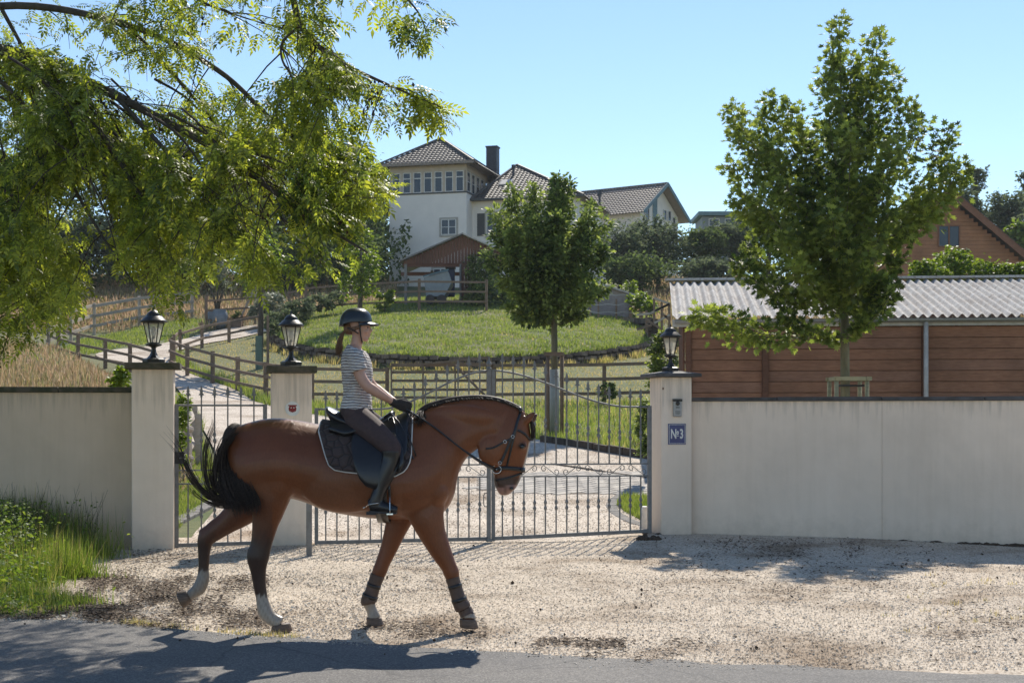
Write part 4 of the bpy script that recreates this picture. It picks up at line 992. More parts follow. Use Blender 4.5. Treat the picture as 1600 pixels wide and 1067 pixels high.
# what stands under it
m_trl=simple('grey_tarpaulin',(.28,.31,.32),(.22,.25,.26),.6,4,.2); 
xx=q(682,75.2); t2=thing('covered_trailer','pale grey boxy trailer with slanted ends under the timber shelter','trailer',(xx,75.2,zb))
m=MB(); m.poly([(q(662,74.5),74.5,zb+1.25),(q(666,74.5),74.5,zb+.25),(q(694,74.5),74.5,zb+.25),(q(706,74.5),74.5,zb+1.0),(q(700,74.5),74.5,zb+1.62)],(0,2,0)); bevel(m.obj('trailer_body',m_trl,t2),.03,2)
m=MB(); m.bar((q(661,74.4),74.4,zb+1.3),(q(701,74.4),74.4,zb+1.66),.08,.07); m.obj('trailer_rim',m_teal,t2)
for px_ in(672,690): m=MB(); m.tube([(q(px_,74.4),74.35,zb+.1),(q(px_,74.4),74.5,zb+.1)],.25,14); m.obj('wheel',m_dark,t2)
t3=thing('blue_garden_box','small dark blue upright box beside the trailer under the shelter','box',(q(704,77),77,zb)); m=MB(); m.box((q(704,77),77,zb+1.2),(.45,.5,1.5)); bevel(m.obj('box_body',simple('dark_blue',(.02,.045,.12),None,.6,5,0),t3),.03)
m=MB(); m.box((q(704,77),77,zb+2.0),(.55,.6,.08)); m.obj('box_lid',m_dark,t3)

# small grey board shed right of the round tree
D=73; q=lambda px,d=D: P(px,0,d).x; zz=lambda py,d=D: HC+(PY0-py)/F*d
t=thing('small_board_shed','small pale grey board shed with a sloping lean-to roof on the terrace','shed',(q(960),D,zz(497)))
m_gboard=woodmat('silver_boards',(.24,.215,.21),(.34,.31,.30)); x=q(905)
while x<q(985):
    zt=zz(446)-(x-q(948))*((zz(446)-zz(461))/(q(985)-q(948))) if x>q(948) else zz(446)
    m=MB(); m.poly([(x,D,zz(500)),(x+.13,D,zz(500)),(x+.13,D,zt),(x,D,zt)],(0,.04,0)); m.obj('board',m_gboard,t); x+=.14
m=MB(); m.poly([(q(905),D+.05,zz(500)),(q(985),D+.05,zz(500)),(q(985),D+.05,zz(461)),(q(948),D+.05,zz(447)),(q(905),D+.05,zz(447))],(0,3,0)); m.obj('shed_core',m_gboard,t)
m=MB(); m.poly([(q(940),D-.3,zz(443)),(q(1003),D-.3,zz(464)),(q(1003),D-.3,zz(467)),(q(940),D-.3,zz(446))],(0,3.6,0)); m.obj('roof_panel',m_eter,t)
for px_ in(1001,985): m=MB(); m.box((q(px_),D-.1,(zz(500)+zz(464))/2),(.16,.16,zz(464)-zz(500))); m.obj('post',m_fence,t)
# wire fence with posts on the terrace
t=thing('wire_fence','thin wire fence on short posts in front of the small grey shed','fence',(q(935,71),71,zz(497,71)))
for px_ in(922,935,963,985,1003): m=MB(); m.box((q(px_,71),71,(zz(502,71)+zz(468,71))/2),(.09,.09,zz(466,71)-zz(502,71))); m.obj('post',m_fence,t)
for py_ in(460,475,487):
    m=MB(); m.tube([(q(px_,71),71-.05,zz(py_+(2 if k%2 else 0),71)) for k,px_ in enumerate((922,935,950,963,974,985,1003))],.022,4); m.obj('wire',m_grey,t)
# stair rail by the ivy
t=thing('garden_steps_rail','zigzag timber stair rail on the slope above the ivy bush','railing',(q(1030,66),66,zz(500,66)))
D=64
pts_=[(1046,475,520),(1034,472,515),(1022,466,505),(1010,485,520)]
for (px_,a_,b_) in pts_: m=MB(); m.box((q(px_,D),D,(zz(a_,D)+zz(b_,D))/2),(.1,.1,zz(a_,D)-zz(b_,D))); m.obj('post',m_fence,t)
for (p0,p1) in(((1022,466),(1046,475)),((1022,486),(1046,475)),((1046,475),(1016,490)),((1016,490),(995,492)),((1034,490),(1046,500)),((1022,505),(1046,492)),((1010,500),(1034,515)),((995,515),(1018,508))):
    m=MB(); m.bar((q(p0[0],D),D-.08,zz(p0[1],D)),(q(p1[0],D),D-.08,zz(p1[1],D)),.05,.10); m.obj('rail',m_pole if p1[1]<495 else m_fence,t)

# plant pots at the upper bend
c=GH(340,514); z=Zf(*c); m_pot=simple('blue_grey_pot',(.20,.23,.26),(.15,.17,.2),.5,6,.2)
t=thing('plant_pot','large round blue-grey pot holding the olive tree','plant pot',(c[0],c[1],z)); m=MB(); m.lathe((c[0],c[1],z),[(.33,0),(.5,.3),(.55,.6),(.5,.85),(.42,.95),(.46,1.0),(.4,1.0),(.36,.9)],20); m.obj('pot_body',m_pot,t,True)
m=MB(); m.lathe((c[0],c[1],z+.88),[(.37,0),(.37,.02)],16); m.obj('soil',m_clod,t)
POT=(c[0],c[1],z+.9)
c=GH(362,512); z=Zf(*c); t=thing('planter_trough','low brown trough of plants to the right of the olive pot','planter',(c[0],c[1],z)); m=MB(); m.box((c[0],c[1],z+.22),(1.1,.6,.5)); bevel(m.obj('trough_body',m_fence,t),.03)
TROUGH=(c[0],c[1],z+.47)
# ------------------------------------------------------------------ vegetation
m_bark=simple('grey_bark',(.10,.085,.065),(.055,.045,.035),.95,12,.7,50,stretch=(1,1,.3)); m_ybark=simple('young_green_bark',(.20,.18,.11),(.12,.11,.065),.9,10,.5,50,stretch=(1,1,.3))
m_twig=simple('dark_twig',(.045,.035,.028),(.07,.055,.04),.9,14,.3)
m_ash=leafmat('ash_leaf',[(.026,.050,.016),(.045,.085,.022),(.085,.14,.03),(.17,.24,.045),(.33,.37,.065)],.56)
m_maple=leafmat('maple_leaf',[(.018,.036,.012),(.026,.052,.015),(.045,.085,.022),(.10,.16,.036),(.28,.34,.08)],.44)
m_round=leafmat('round_tree_leaf',[(.024,.048,.019),(.035,.065,.024),(.07,.115,.036),(.24,.30,.085)],.46,rough=.5,spec=.3)
m_far=leafmat('wood_leaf',[(.03,.056,.022),(.045,.078,.028),(.07,.11,.036),(.13,.175,.055)],.40,rough=.8,spec=.12)
m_farb=leafmat('blue_green_leaf',[(.042,.066,.038),(.058,.084,.046),(.082,.11,.058),(.135,.165,.085)],.40,rough=.8,spec=.12)
m_bright=leafmat('bright_leaf',[(.07,.12,.02),(.11,.17,.025),(.16,.22,.035)],.5)
m_olive=leafmat('olive_leaf',[(.10,.12,.075),(.15,.17,.11),(.2,.22,.15)],.3)
# templates
QUAD=(np.array([(0,0,0),(.5,.28,.09),(1,0,0),(.5,-.28,.09)]),np.array([(0,3,1),(1,3,2)]))
th=[0,28,48,72,90,118,140]
def star():
    ang=[-150,-118,-85,-60,-38,-20,0,20,38,60,85,118,150]; rad=[.42,.25,.52,.28,.62,.36,.68,.36,.62,.28,.52,.25,.42]
    v=[(0,0,0)]+[(.38+r*math.cos(R(a)),r*math.sin(R(a)),.10*abs(math.sin(R(a)))-.06*(i%2)) for i,(a,r) in enumerate(zip(ang,rad))]
    v[0]=(.3,0,0); f=[(0,i,i+1) for i in range(1,13)]
    return np.array(v),np.array(f)
STAR=star()
def compound(n=4):
    V=[];Fc=[]
    def lf(p,d,L,droop):
        d=np.array(d)/np.linalg.norm(d); s=np.array([-d[1],d[0],0]); b=len(V); p=np.array(p)
        for a,w,zz in((0,0,0),(.42,.20,.03),(.42,-.20,.03),(1,0,-droop)): V.append(p+d*L*a+s*L*w+np.array([0,0,zz*L]))
        Fc.extend([(b,b+2,b+1),(b+1,b+2,b+3)])
    for i in range(n):
        u=.22+.7*i/(n-1)*.86
        for s in(-1,1): lf((u,0,-.08*u*u),(.62,s*.8,.1*s),.37*(1-.25*abs(i-1.2)/n),.14)
    lf((.88,0,-.1),(1,0,0),.42,.3)
    b=len(V); V.extend([np.array((0,-.008,0)),np.array((0,.008,0)),np.array((.9,.0,-.1))]); Fc.append((b,b+1,b+2))
    return np.array(V),np.array(Fc)
COMP=compound()
def crown_mesh(name, tmpl, pts, size, mat, parent, dirs=None, tilt=None, nm='crown', droop=0.35, **k):
    n=len(pts); 
    if dirs is None:
        a=rng.uniform(0,2*PI,n); e=rng.normal(-droop,.45,n); dirs=np.stack([np.cos(a)*np.cos(e),np.sin(a)*np.cos(e),np.sin(e)],1)
    Rm=basis(dirs,rng.normal(0,.7,n)); V,T=scatter(tmpl[0],tmpl[1],pts,Rm,size)
    return link(nm,np_mesh(name,V,T,mat),parent,kind='stuff',**k)
def fpt(px,py,d): return np.array(P(px,py,d))

# ---- big ash overhanging from the left
t=thing('ash_tree','large ash tree whose leafy limbs hang across the upper left of the view','tree',(-7.9,12.6,0))
def limb(ctrl,r0,r1,name='limb',n=8,mat=None):
    pts=catmull([fpt(*c) for c in ctrl],n); m=MB(); rr=np.linspace(r0,r1,len(pts)); m.tube(pts,list(rr),8); m.obj(name,mat or m_bark,t,True); return pts
m=MB(); m.tube([(-7.9,12.6,-.1),(-7.85,12.6,.5),(-7.75,12.6,2.2),(-7.6,12.5,3.6),(-7.2,12.4,4.9)],[.42,.33,.28,.25,.2],14); m.obj('trunk',m_bark,t,True)
LIMBS=[
 ([(-560,60,12.4),(-250,70,12.4),(-60,70,12.3),(60,95,12.0),(180,150,11.7),(330,230,11.5),(470,330,11.3),(575,395,11.2)],.075,.008),
 ([(-300,-160,12.0),(100,-190,11.6),(330,-130,11.3),(440,-40,11.1),(470,40,11),(520,90,11),(600,130,11),(690,168,11)],.05,.004),
 ([(-250,70,12.4),(0,10,12.6),(200,40,12.4),(340,110,12.2),(440,200,12.0),(540,262,11.9),(600,280,11.9)],.04,.005),
 ([(60,95,12.0),(150,200,11.6),(215,300,11.3),(260,390,11.1),(300,450,11)],.022,.004),
 ([(180,150,11.7),(280,260,11.3),(350,350,11.1),(390,410,11),(400,440,10.9)],.02,.004),
 ([(-60,70,12.3),(60,190,12),(130,320,11.7),(180,400,11.5),(215,450,11.4)],.022,.004),
 ([(-500,130,12.4),(-250,250,12.6),(-60,330,12.8),(40,380,12.9),(110,440,12.8)],.05,.005),
 ([(-250,250,12.6),(-80,240,13),(20,260,13.2),(80,320,13.2)],.02,.004),
 ([(300,-190,11.4),(480,-100,11.1),(590,-40,10.9),(650,15,10.8),(668,60,10.8)],.02,.003),
 ([(470,40,11),(440,70,11),(450,110,11),(500,135,11),(560,150,11)],.012,.003),
 ([(0,10,12.6),(60,120,12.8),(110,220,12.9),(140,300,12.9)],.02,.004),
 ([(200,40,12.4),(300,150,12.6),(380,250,12.6),(440,340,12.5),(480,400,12.4)],.02,.004),
 ([(-60,330,12.8),(0,420,12.6),(30,470,12.4),(50,510,12.3)],.015,.003),
 ([(100,-20,12.2),(220,-40,12.0),(330,10,11.9),(420,40,11.8)],.02,.004),
 ([(330,230,11.5),(430,250,11.4),(520,300,11.3),(590,310,11.3)],.014,.003)]
tip_lines=[]
for c,r0,r1 in LIMBS: tip_lines.append(limb(c,r0,r1))
MASK=[[(-400,-200),(470,-200),(470,40),(495,80),(470,120),(400,70),(330,60),(300,110),(400,150),(500,170),(590,200),(560,235),(600,250),(608,300),(575,320),(560,350),(560,400),(490,440),(430,420),(405,455),(370,430),(330,415),(300,455),(270,500),(255,480),(225,470),(230,440),(190,420),(150,400),(120,420),(130,470),(75,520),(20,545),(-400,560)],
 [(440,95),(520,70),(560,125),(640,125),(700,160),(698,200),(650,190),(600,205),(540,180),(470,190),(400,160)],
 [(480,-100),(690,-100),(690,30),(668,75),(640,60),(600,30),(570,10),(550,30),(480,60)]]
HOLES=[[(375,70),(450,55),(480,95),(430,125),(390,110)],[(470,60),(570,30),(640,70),(640,120),(570,110),(500,60)],[(600,205),(720,205),(720,245),(615,245)],[(395,140),(420,165),(440,230),(455,215),(430,160)],[(0,195),(50,200),(60,240),(10,235)],[(60,300),(160,250),(185,330),(170,420),(100,380),(70,330)]]
def proj(p): return p[:,0]/p[:,1]*F+800, PY0-(p[:,2]-HC)/p[:,1]*F
def in_mask(p):
    x,y=proj(p); k=np.zeros(len(p),bool)
    for q in MASK: k|=inpoly(x,y,q)
    for q in HOLES: k&=~(inpoly(x,y,q)&(rng.random(len(p))<.93))
    k|=(x<0)|(y<0)
    return k
for _ in range(34):
    x0=rnd.uniform(-60,300); y0=rnd.uniform(60,200)+x0*.25; L=rnd.uniform(130,290); dr=rnd.uniform(.25,1.1); d0=rnd.uniform(11.2,12.9)
    c=[(x0,y0,d0),(x0+L*.33*dr,y0+L*.22,d0-.1),(x0+L*.6*dr,y0+L*.6,d0-.2),(x0+L*.75*dr,y0+L,d0-.25)]
    if y0+L>440: continue
    q=limb(c,rnd.uniform(.008,.016),.003,'branch',5,m_twig)
    if rnd.random()<.6: tip_lines.append(q)
leafp=[];leafd=[];twm=MB(); seedp=[]
for ln in tip_lines:
    L=np.linalg.norm(np.diff(ln,axis=0),axis=1).sum(); nb=int(L*(13 if len(ln)>22 else 6))
    for _ in range(nb):
        f=rnd.uniform(.12,1)**.8; i=min(len(ln)-2,int(f*(len(ln)-1))); p=ln[i]+(ln[i+1]-ln[i])*rnd.random()
        tang=ln[i+1]-ln[i]; tang/=np.linalg.norm(tang)
        a=rnd.uniform(0,2*PI); d=np.array([math.cos(a)*.8,math.sin(a)*.9,rnd.uniform(-.3,.4)])+tang*.7; d/=np.linalg.norm(d)
        ll=rnd.uniform(.35,1.15); q=[p]; k=7
        for j in range(k): d=d+np.array([rnd.gauss(0,.08),rnd.gauss(0,.08),-.07-.02*j]); d/=np.linalg.norm(d); q.append(q[-1]+d*ll/k)
        q=np.array(q)
        if in_mask(q[-1:])[0] or rnd.random()<.25:
            if in_mask(q[3:4])[0] and in_mask(q[-1:])[0]: twm.tube(q,list(np.linspace(.0065,.002,len(q))),4,False)
            for j in range(1,k+1):
                for _2 in range(6):
                    aa=rnd.uniform(0,2*PI); dd=np.array([math.cos(aa),math.sin(aa),rnd.uniform(-1.0,.45)])+ (q[j]-q[j-1])/np.linalg.norm(q[j]-q[j-1])*.9
                    leafp.append(q[j]+np.array([rnd.gauss(0,.05) for _ in range(3)])); leafd.append(dd)
            if rnd.random()<.34: seedp.append(q[rnd.randrange(2,k)])
twm.obj('twigs',m_twig,t,kind='stuff')
leafp=np.array(leafp);leafd=np.array(leafd); k=in_mask(leafp); leafp=leafp[k];leafd=leafd[k]
# thin out by patchy noise so sky shows between clumps
nz=np.sin(leafp[:,0]*5.1+leafp[:,2]*2.2)*np.sin(leafp[:,2]*5.7-leafp[:,1]*3)*np.sin(leafp[:,0]*2.7-leafp[:,1]*4.1)
k=(nz+rng.normal(0,.35,len(leafp)))>-.42; leafp=leafp[k]; leafd=leafd[k]
# vary: keep the far-left lower mass dense with extra leaves at deeper distance
ex=17000; px=rng.uniform(-200,620,ex); py=rng.uniform(-60,520,ex); dd=rng.uniform(11.4,15.0,ex)
ep=np.stack([(px-800)/F*dd,dd,HC-(py-PY0)/F*dd],1); nz=np.sin(ep[:,0]*3.1+ep[:,2]*1.2+1)*np.sin(ep[:,2]*3.7-ep[:,1]*1.6)
w=np.where((px<140)&(py>190),.8,.30)*(1-.55*smst((px-250)/350)*smst((250-py)/250)); k=in_mask(ep)&(nz+rng.normal(0,.3,ex)>.05)&(rng.random(ex)<w); ep=ep[k]
ed=rng.normal(0,1,(len(ep),3)); ed[:,2]-=.35
leafp=np.concatenate([leafp,ep]); leafd=np.concatenate([leafd,ed])
qx,qy=proj(leafp); lat_=leafp
nz=np.sin(leafp[:,0]*3.9+leafp[:,1]*2.1+1.7)*np.sin(leafp[:,2]*4.3-leafp[:,1]*1.7)+.5*np.sin(leafp[:,0]*9.1)*np.sin(leafp[:,2]*8.3+leafp[:,1]*5)
th_=.05+.55*smst((qx-280)/200)*smst((qy-300)/90)+.15*smst((260-qy)/200)-.5*((qx<150)&(qy>210))-.25*(qx>440)*(qy<220)
k=(nz+rng.normal(0,.30,len(leafp))>th_-.36); leafp=leafp[k]; leafd=leafd[k]
m=MB(); m.tube([Vector(p_) for p_ in catmull([(-7.3,12.45,4.6),(-6.2,14,6.6),(-4.2,16.4,7.9),(-2.2,18.3,8.2),(-.9,19.6,7.9)],6)],list(np.linspace(.11,.012,25)),8); m.obj('limb',m_bark,t,True)  # unseen limb and leaf clumps above the view, added to dapple the gravel
cc_=np.array([(rnd.uniform(-2.5,-.75),rnd.uniform(17.3,20.6),rnd.uniform(7.3,8.6)) for _ in range(34)]+[(rnd.uniform(-5,-2.5),rnd.uniform(16,19.5),rnd.uniform(7.4,9)) for _ in range(22)]); up_=np.repeat(cc_,26,0)+rng.normal(0,.17,(56*26,3))
up_=up_[(HC-up_[:,2])/up_[:,1]*F<-700]; leafp=np.concatenate([leafp,up_]); leafd=np.concatenate([leafd,rng.normal(0,1,(len(up_),3))-[0,0,.4]])
n=len(leafp); siz=rng.uniform(.095,.19,n); print('ash leaves',n)
Rm=basis(leafd,rng.normal(0,.6,n))
x_,y_=proj(leafp); vis=(x_>-20)&(x_<720)&(y_>-20); order=np.argsort(np.where(vis,leafp[:,1]/siz,1e9)); big=order[:300]; rest=order[300:]
lm=np_mesh('leaf',COMP[0],COMP[1],m_ash)
for i in big:
    o=link('leaf',lm,t); M4=Matrix(Rm[i].tolist()).to_4x4()*1.0; M4=Matrix.Translation(Vector(leafp[i]))@M4@Matrix.Scale(float(siz[i]),4); o.matrix_basis=M4
V,T=scatter(COMP[0],COMP[1],leafp[rest],Rm[rest],siz[rest]); link('crown',np_mesh('ash_crown',V,T,m_ash),t,kind='stuff')
# hanging bunches of dark keys
sp=np.array(seedp); n=len(sp); m_key=simple('dark_ash_keys',(.035,.02,.014),(.06,.035,.02),.9,30,.2)
pp=np.repeat(sp,16,0)+rng.normal(0,1,(n*16,3))*[.03,.03,.045]; dd=rng.normal(0,1,(n*16,3)); dd[:,2]-=.8
k=in_mask(pp); pp=pp[k]; dd=dd[k]
V,T=scatter(QUAD[0],QUAD[1],pp,basis(dd),rng.uniform(.025,.05,len(pp))); link('seed_bunches',np_mesh('seed_bunches',V,T,m_key),t,kind='stuff')

# ---- trees grown from given branch tips
def stemmed_tree(t, base, ztrunk, tips, D, tmpl, size, mat, bark, rtr, nleaf, spread, start=.25, twist=.1, trunk_top=None, r_lo=None):
    """base (x,y,z); tips (px,py,dd) ; leaves along each branch"""
    bx,by,bz=base; m=MB(); top=Vector(trunk_top) if trunk_top else Vector((bx,by,ztrunk+2))
    tp=[Vector(base)-Vector((0,0,.1)),Vector((bx,by,bz+.3)),Vector((bx+.01,by,(bz+ztrunk)/2)),Vector((bx,by,ztrunk)),Vector((bx,by,ztrunk)).lerp(top,.5),top]
    m.tube(tp,[rtr*1.25,rtr,rtr*.95,rtr*.85,rtr*.55,rtr*.15],10); m.obj('trunk',bark,t,True)
    P_=[];D_=[];bm=MB()
    tips=list(tips)
    for (px,py,dd) in tips:
        e=fpt(px,py,D+dd); f=max(0,min(1,((e[2]-ztrunk)/(top.z-ztrunk))*.55-.05+rnd.uniform(-.06,.06))); s=np.array(Vector((bx,by,ztrunk)).lerp(top,f))
        mid=s*.5+e*.5; mid[2]-= .06*np.linalg.norm(e-s); mid+=np.array([(e[0]-s[0])*.12,(e[1]-s[1])*.12,0])
        cur=catmull([s,mid,e],8); L=np.linalg.norm(e-s); bm.tube(cur,list(np.linspace(max(.008,rtr*.28*L/3),.004,len(cur))),5)
        k=int(nleaf*L); u=rng.uniform(start,1.02,k)**.85; idx=np.clip(u*(len(cur)-1),0,len(cur)-1.001); i0=idx.astype(int); p=cur[i0]+(cur[i0+1]-cur[i0])*(idx-i0)[:,None]
        w=spread*(.35+.75*np.sin(np.clip(u,0,1)*PI*.86))*min(1,L/2)
        off=rng.normal(0,1,(k,3)); p2=p+off*w[:,None]*[1,1,.8]; P_.append(p2); g=off+ (e-s)/L*.5; g[:,2]-=.35; D_.append(g)
    bm.obj('branches',bark,t,True,kind='stuff')
    P_=np.concatenate(P_);D_=np.concatenate(D_)
    Rm=basis(D_,rng.normal(0,.7,len(P_))); V,T=scatter(tmpl[0],tmpl[1],P_,Rm,rng.uniform(size*.65,size*1.25,len(P_)))
    print(t.name,len(P_)); link('crown',np_mesh('crown',V,T,mat),t,kind='stuff')
D=20.5; bx,by=P(1320,0,D).x,D
t=thing('maple_tree','young maple with ragged upright crown standing behind the right wall','tree',(bx,by,Zf(bx,by)))
mt=[(1312,34,0),(1300,80,.2),(1330,95,.3),(1368,56,.1),(1375,100,.2),(1290,120,-.3),(1345,120,.5),(1235,168,-.1),(1200,150,.2),(1190,185,.3),(1182,225,.6),(1142,168,0),(1150,200,.3),(1142,255,.4),(1205,230,-.6),(1250,200,.7),(1165,320,.1),(1180,300,-.8),(1150,310,.2),(1170,385,.3),(1150,410,-.2),(1180,440,-.4),(1120,489,-.5),(1088,492,-.6),(1225,490,-.5),(1262,512,.4),(1290,528,-.3),(1315,522,.2),(1345,500,-.5),(1370,465,.4),(1395,440,-.7),(1405,405,.2),(1428,345,.5),(1455,290,-.1),(1480,255,.3),(1508,258,-.1),(1500,280,.1),(1484,208,0),(1440,190,.3),(1425,165,-.2),(1398,120,.1),(1400,230,-.8),(1370,200,.8),(1330,200,-.9),(1280,200,.9),(1230,330,.9),(1250,410,-1.0),(1300,330,-1.2),(1350,350,1.1),(1390,330,-1),(1300,440,1.),(1345,420,-1.),(1225,370,-.9)]
mt+=[(rnd.uniform(1230,1410),rnd.uniform(260,460),rnd.uniform(-1.1,1.1)) for _ in range(20)]
stemmed_tree(t,(bx,by,Zf(bx,by)),HC-(530-PY0)/F*D,mt,D,STAR,.105,m_maple,m_ybark,.075,165,.090,.20,trunk_top=P(1318,150,D))
# stake frame round the trunk
ts=thing('tree_guard','greenish timber stake frame round the foot of the maple trunk','tree guard',(bx,by,0)); m_stk=woodmat('mossy_stake',(.22,.21,.12),(.38,.36,.24))
zt=HC-(592-PY0)/F*D
for dx,dy in((-.17,-.22),(.27,-.2),(.27,.22),(-.17,.24)): m=MB(); m.tube([(bx+dx,by+dy,-.2),(bx+dx,by+dy,zt)],.032,8); m.obj('stake',m_stk,ts,True)
for a_,b_ in(((-.21,-.25),(.33,-.23)),((.27,-.27),(.27,.28)),((.33,.22),(-.22,.24)),((-.17,.3),(-.17,-.28))):
    m=MB(); m.bar((bx+a_[0],by+a_[1],zt),(bx+b_[0],by+b_[1],zt),.035,.055); m.obj('cross_piece',m_stk,ts)
m=MB(); m.tube([(bx-.17,by-.2,zt-.1),(bx+.05,by-.09,zt-.1),(bx+.27,by-.19,zt-.1)],.016,6); m.obj('tree_tie',m_dark,ts)

# round lime-like tree
D=34.0; bx,by=P(866,0,D).x,D; bz=Zf(bx,by)
t=thing('round_headed_tree','dense dark green round-headed tree in front of the house, trunk behind the gate','tree',(bx,by,bz))
rt=[]
out=[(865,278),(830,290),(800,305),(778,330),(768,360),(775,400),(780,440),(795,470),(815,490),(835,505),(868,512),(895,500),(915,480),(930,455),(950,440),(948,400),(940,350),(925,320),(900,295),(880,275)]
for (px,py) in out:
    for s in(1.0,.86): rt.append((865+(px-865)*s+rnd.uniform(-12,9),405+(py-405)*s+rnd.uniform(-10,10),rnd.uniform(-.5,.5)*(1 if s==1 else 2)))
for _ in range(60):
    a=rnd.uniform(0,2*PI); r=math.sqrt(rnd.random())*.8; px=858+82*r*math.cos(a); py=400+108*r*math.sin(a); dep=math.sqrt(max(0,1-r*r))*1.25; rt.append((px,py,dep*rnd.choice((-1,1))))
stemmed_tree(t,(bx,by,bz),HC-(508-PY0)/F*D,rt,D,QUAD,.13,m_round,m_ybark,.085,190,.105,.34,trunk_top=P(862,310,D))
ts=thing('tree_support','two tall timber stakes and a crossbar beside the round tree trunk','tree support',(bx,by,bz))
for px_ in(856,878): m=MB(); q=P(px_,0,D-.25); m.tube([(q.x,q.y,bz-.2),(q.x,q.y,HC-(555-PY0)/F*D)],.045,8); m.obj('stake',m_fence,ts,True)
q=P(850,553,D-.32);w_=P(881,553,D-.32); m=MB(); m.bar(q,w_,.04,.09); m.obj('crossbar',m_fence,ts)
m=MB(); q=P(864,0,D-.03); m.tube([(bx,by,bz-.05),(bx,by,bz+1.55)],.125,10); m.obj('trunk_guard',simple('pale_trunk_guard',(.42,.45,.42),(.34,.36,.33),.6,5,.1),ts,True)

# generic leafy body
def blobby(t, ells, n, size, mat, tmpl=QUAD, shell=.55, nm='crown', droop=.2):
    """ells: (centre, radii) ; clumps of leaves around the shells"""
    P_=[]; vol=np.array([e[1][0]*e[1][2] for e in ells],float); cnt=(n*vol/vol.sum()).astype(int)
    for (c,r),k in zip(ells,cnt):
        nc=max(8,int(k/26)); d=rng.normal(0,1,(nc,3)); d/=np.linalg.norm(d,axis=1,keepdims=True); rr=rng.uniform(shell,1.03,nc)[:,None]**.7
        cc=np.array(c)+d*rr*np.array(r); per_=int(k/nc); p=np.repeat(cc,per_,0)+rng.normal(0,1,(nc*per_,3))*np.array(r).mean()*.12*np.repeat(rng.uniform(.6,1.5,nc),per_)[:,None]; P_.append(p)
    P_=np.concatenate(P_); P_[:,2]=np.maximum(P_[:,2],Z(P_[:,0],P_[:,1])-.1); crown_mesh('crown',tmpl,P_,rng.uniform(size*.6,size*1.3,len(P_)),mat,t,nm=nm,droop=droop)
def pe(px,py,d,rx,rz,ry=None): return (fpt(px,py,d),((rx/F*d),(ry or rx)/F*d,rz/F*d))
def trunk(t,px,d,pytop,r,bark=None,zb=None):
    q=P(px,0,d); zb=Zf(q.x,d) if zb is None else zb; zt=HC-(pytop-PY0)/F*d; m=MB(); m.tube([(q.x,d,zb-.2),(q.x+.05,d,(zb+zt)/2),(q.x,d,zt)],[r*1.2,r,r*.5],8); m.obj('trunk',bark or m_bark,t,True)
def tree(name,label,px,d,ells,n,size,mat,group=None,cat='tree',tr=.18,tmpl=QUAD,trunk_top=None,**k):
    q=P(px,0,d); t=thing(name,label,cat,(q.x,d,Zf(q.x,d)),group)
    if tr: trunk(t,px,d,trunk_top or ells[0][0][2] and (PY0-(ells[0][0][2]-HC)*F/d),tr)
    blobby(t,ells,n,size,mat,tmpl,**k); return t
# young tree at the bend, its thin trunk in a green guard
t=tree('young_ash_tree','thin young tree with a green trunk guard beside the upper drive bend',406,56,[pe(402,420,56,34,34),pe(385,395,56,30,25),pe(425,395,56,28,26),pe(405,370,56,24,25)],2600,.16,m_bright,tr=.10)
q=P(406,0,56); m=MB(); m.tube([(q.x,55.8,Zf(q.x,56)-.1),(q.x,55.8,Zf(q.x,56)+1.3)],.14,8); m.obj('trunk_guard',simple('green_guard',(.13,.19,.15),None,.7,5,0),t)
m=MB(); m.tube([(q.x+.35,55.8,Zf(q.x,56)-.1),(q.x+.35,55.8,Zf(q.x,56)+2.1)],.06,6); m.obj('stake',m_fence,t)
tree('young_bright_tree','slender yellow-green young tree beside the left edge of the white tower',563,66,[pe(563,360,66,14,25),pe(562,400,66,30,38),pe(572,440,66,26,28),pe(550,450,66,25,26)],3200,.17,m_bright,tr=.07)
# olive in pot
t=thing('olive_tree','small grey-leaved olive tree growing in the blue-grey pot','tree',POT); m=MB(); X0,Y0,Z0=POT
for dx,dz in((-.55,1.6),(.5,1.7),(0,1.5)): m.tube([(X0,Y0,Z0-.1),(X0+dx*.35,Y0,Z0+dz*.45),(X0+dx,Y0,Z0+dz)],[.09,.06,.03],6)
m.obj('trunk',m_bark,t,True); blobby(t,[((X0-.55,Y0,Z0+1.9),(.8,.7,.7)),((X0+.6,Y0,Z0+1.9),(.75,.7,.7)),((X0,Y0,Z0+2.1),(.6,.6,.6))],1700,.15,m_olive)
t=thing('trough_plant','low dark green bedding plants growing in the brown trough','plant',TROUGH); blobby(t,[((TROUGH[0],TROUGH[1],TROUGH[2]+.2),(.55,.3,.35))],500,.12,m_far)
# wood on the slope behind
wood=[(-60,260,104,95,120),(20,230,110,85,130),(95,300,96,80,110),(175,270,104,85,135),(250,310,98,75,110),(320,285,106,80,120),(385,330,97,70,95),(440,300,104,70,110),(500,335,99,62,95),(545,300,106,50,95),(588,330,112,48,90),(130,390,93,80,60),(300,400,92,80,55),(450,405,92,80,52),(560,400,94,60,52),(20,400,93,80,60)]
desc=['tall dark tree at the far left edge of the wood','broad dark tree second from left in the wood','mid green tree in the wood above the meadow fence','tall rounded tree in the wood above the left pillar','shorter dark tree in the middle of the wood','tall tree in the wood behind the young ash','low rounded tree in the wood left of the tower','tall dark tree in the wood above the middle pillar','dark tree in the wood right of the middle pillar','tall thin-topped tree in the wood near the tower','dark tree touching the left side of the white tower','dense undergrowth tree low at the wood edge behind the meadow','dense undergrowth tree low at the wood edge behind the olive pot','dense undergrowth tree low at the wood edge above the rider','dense undergrowth tree low beside the tower foot','dense undergrowth tree low at the far left wood edge']
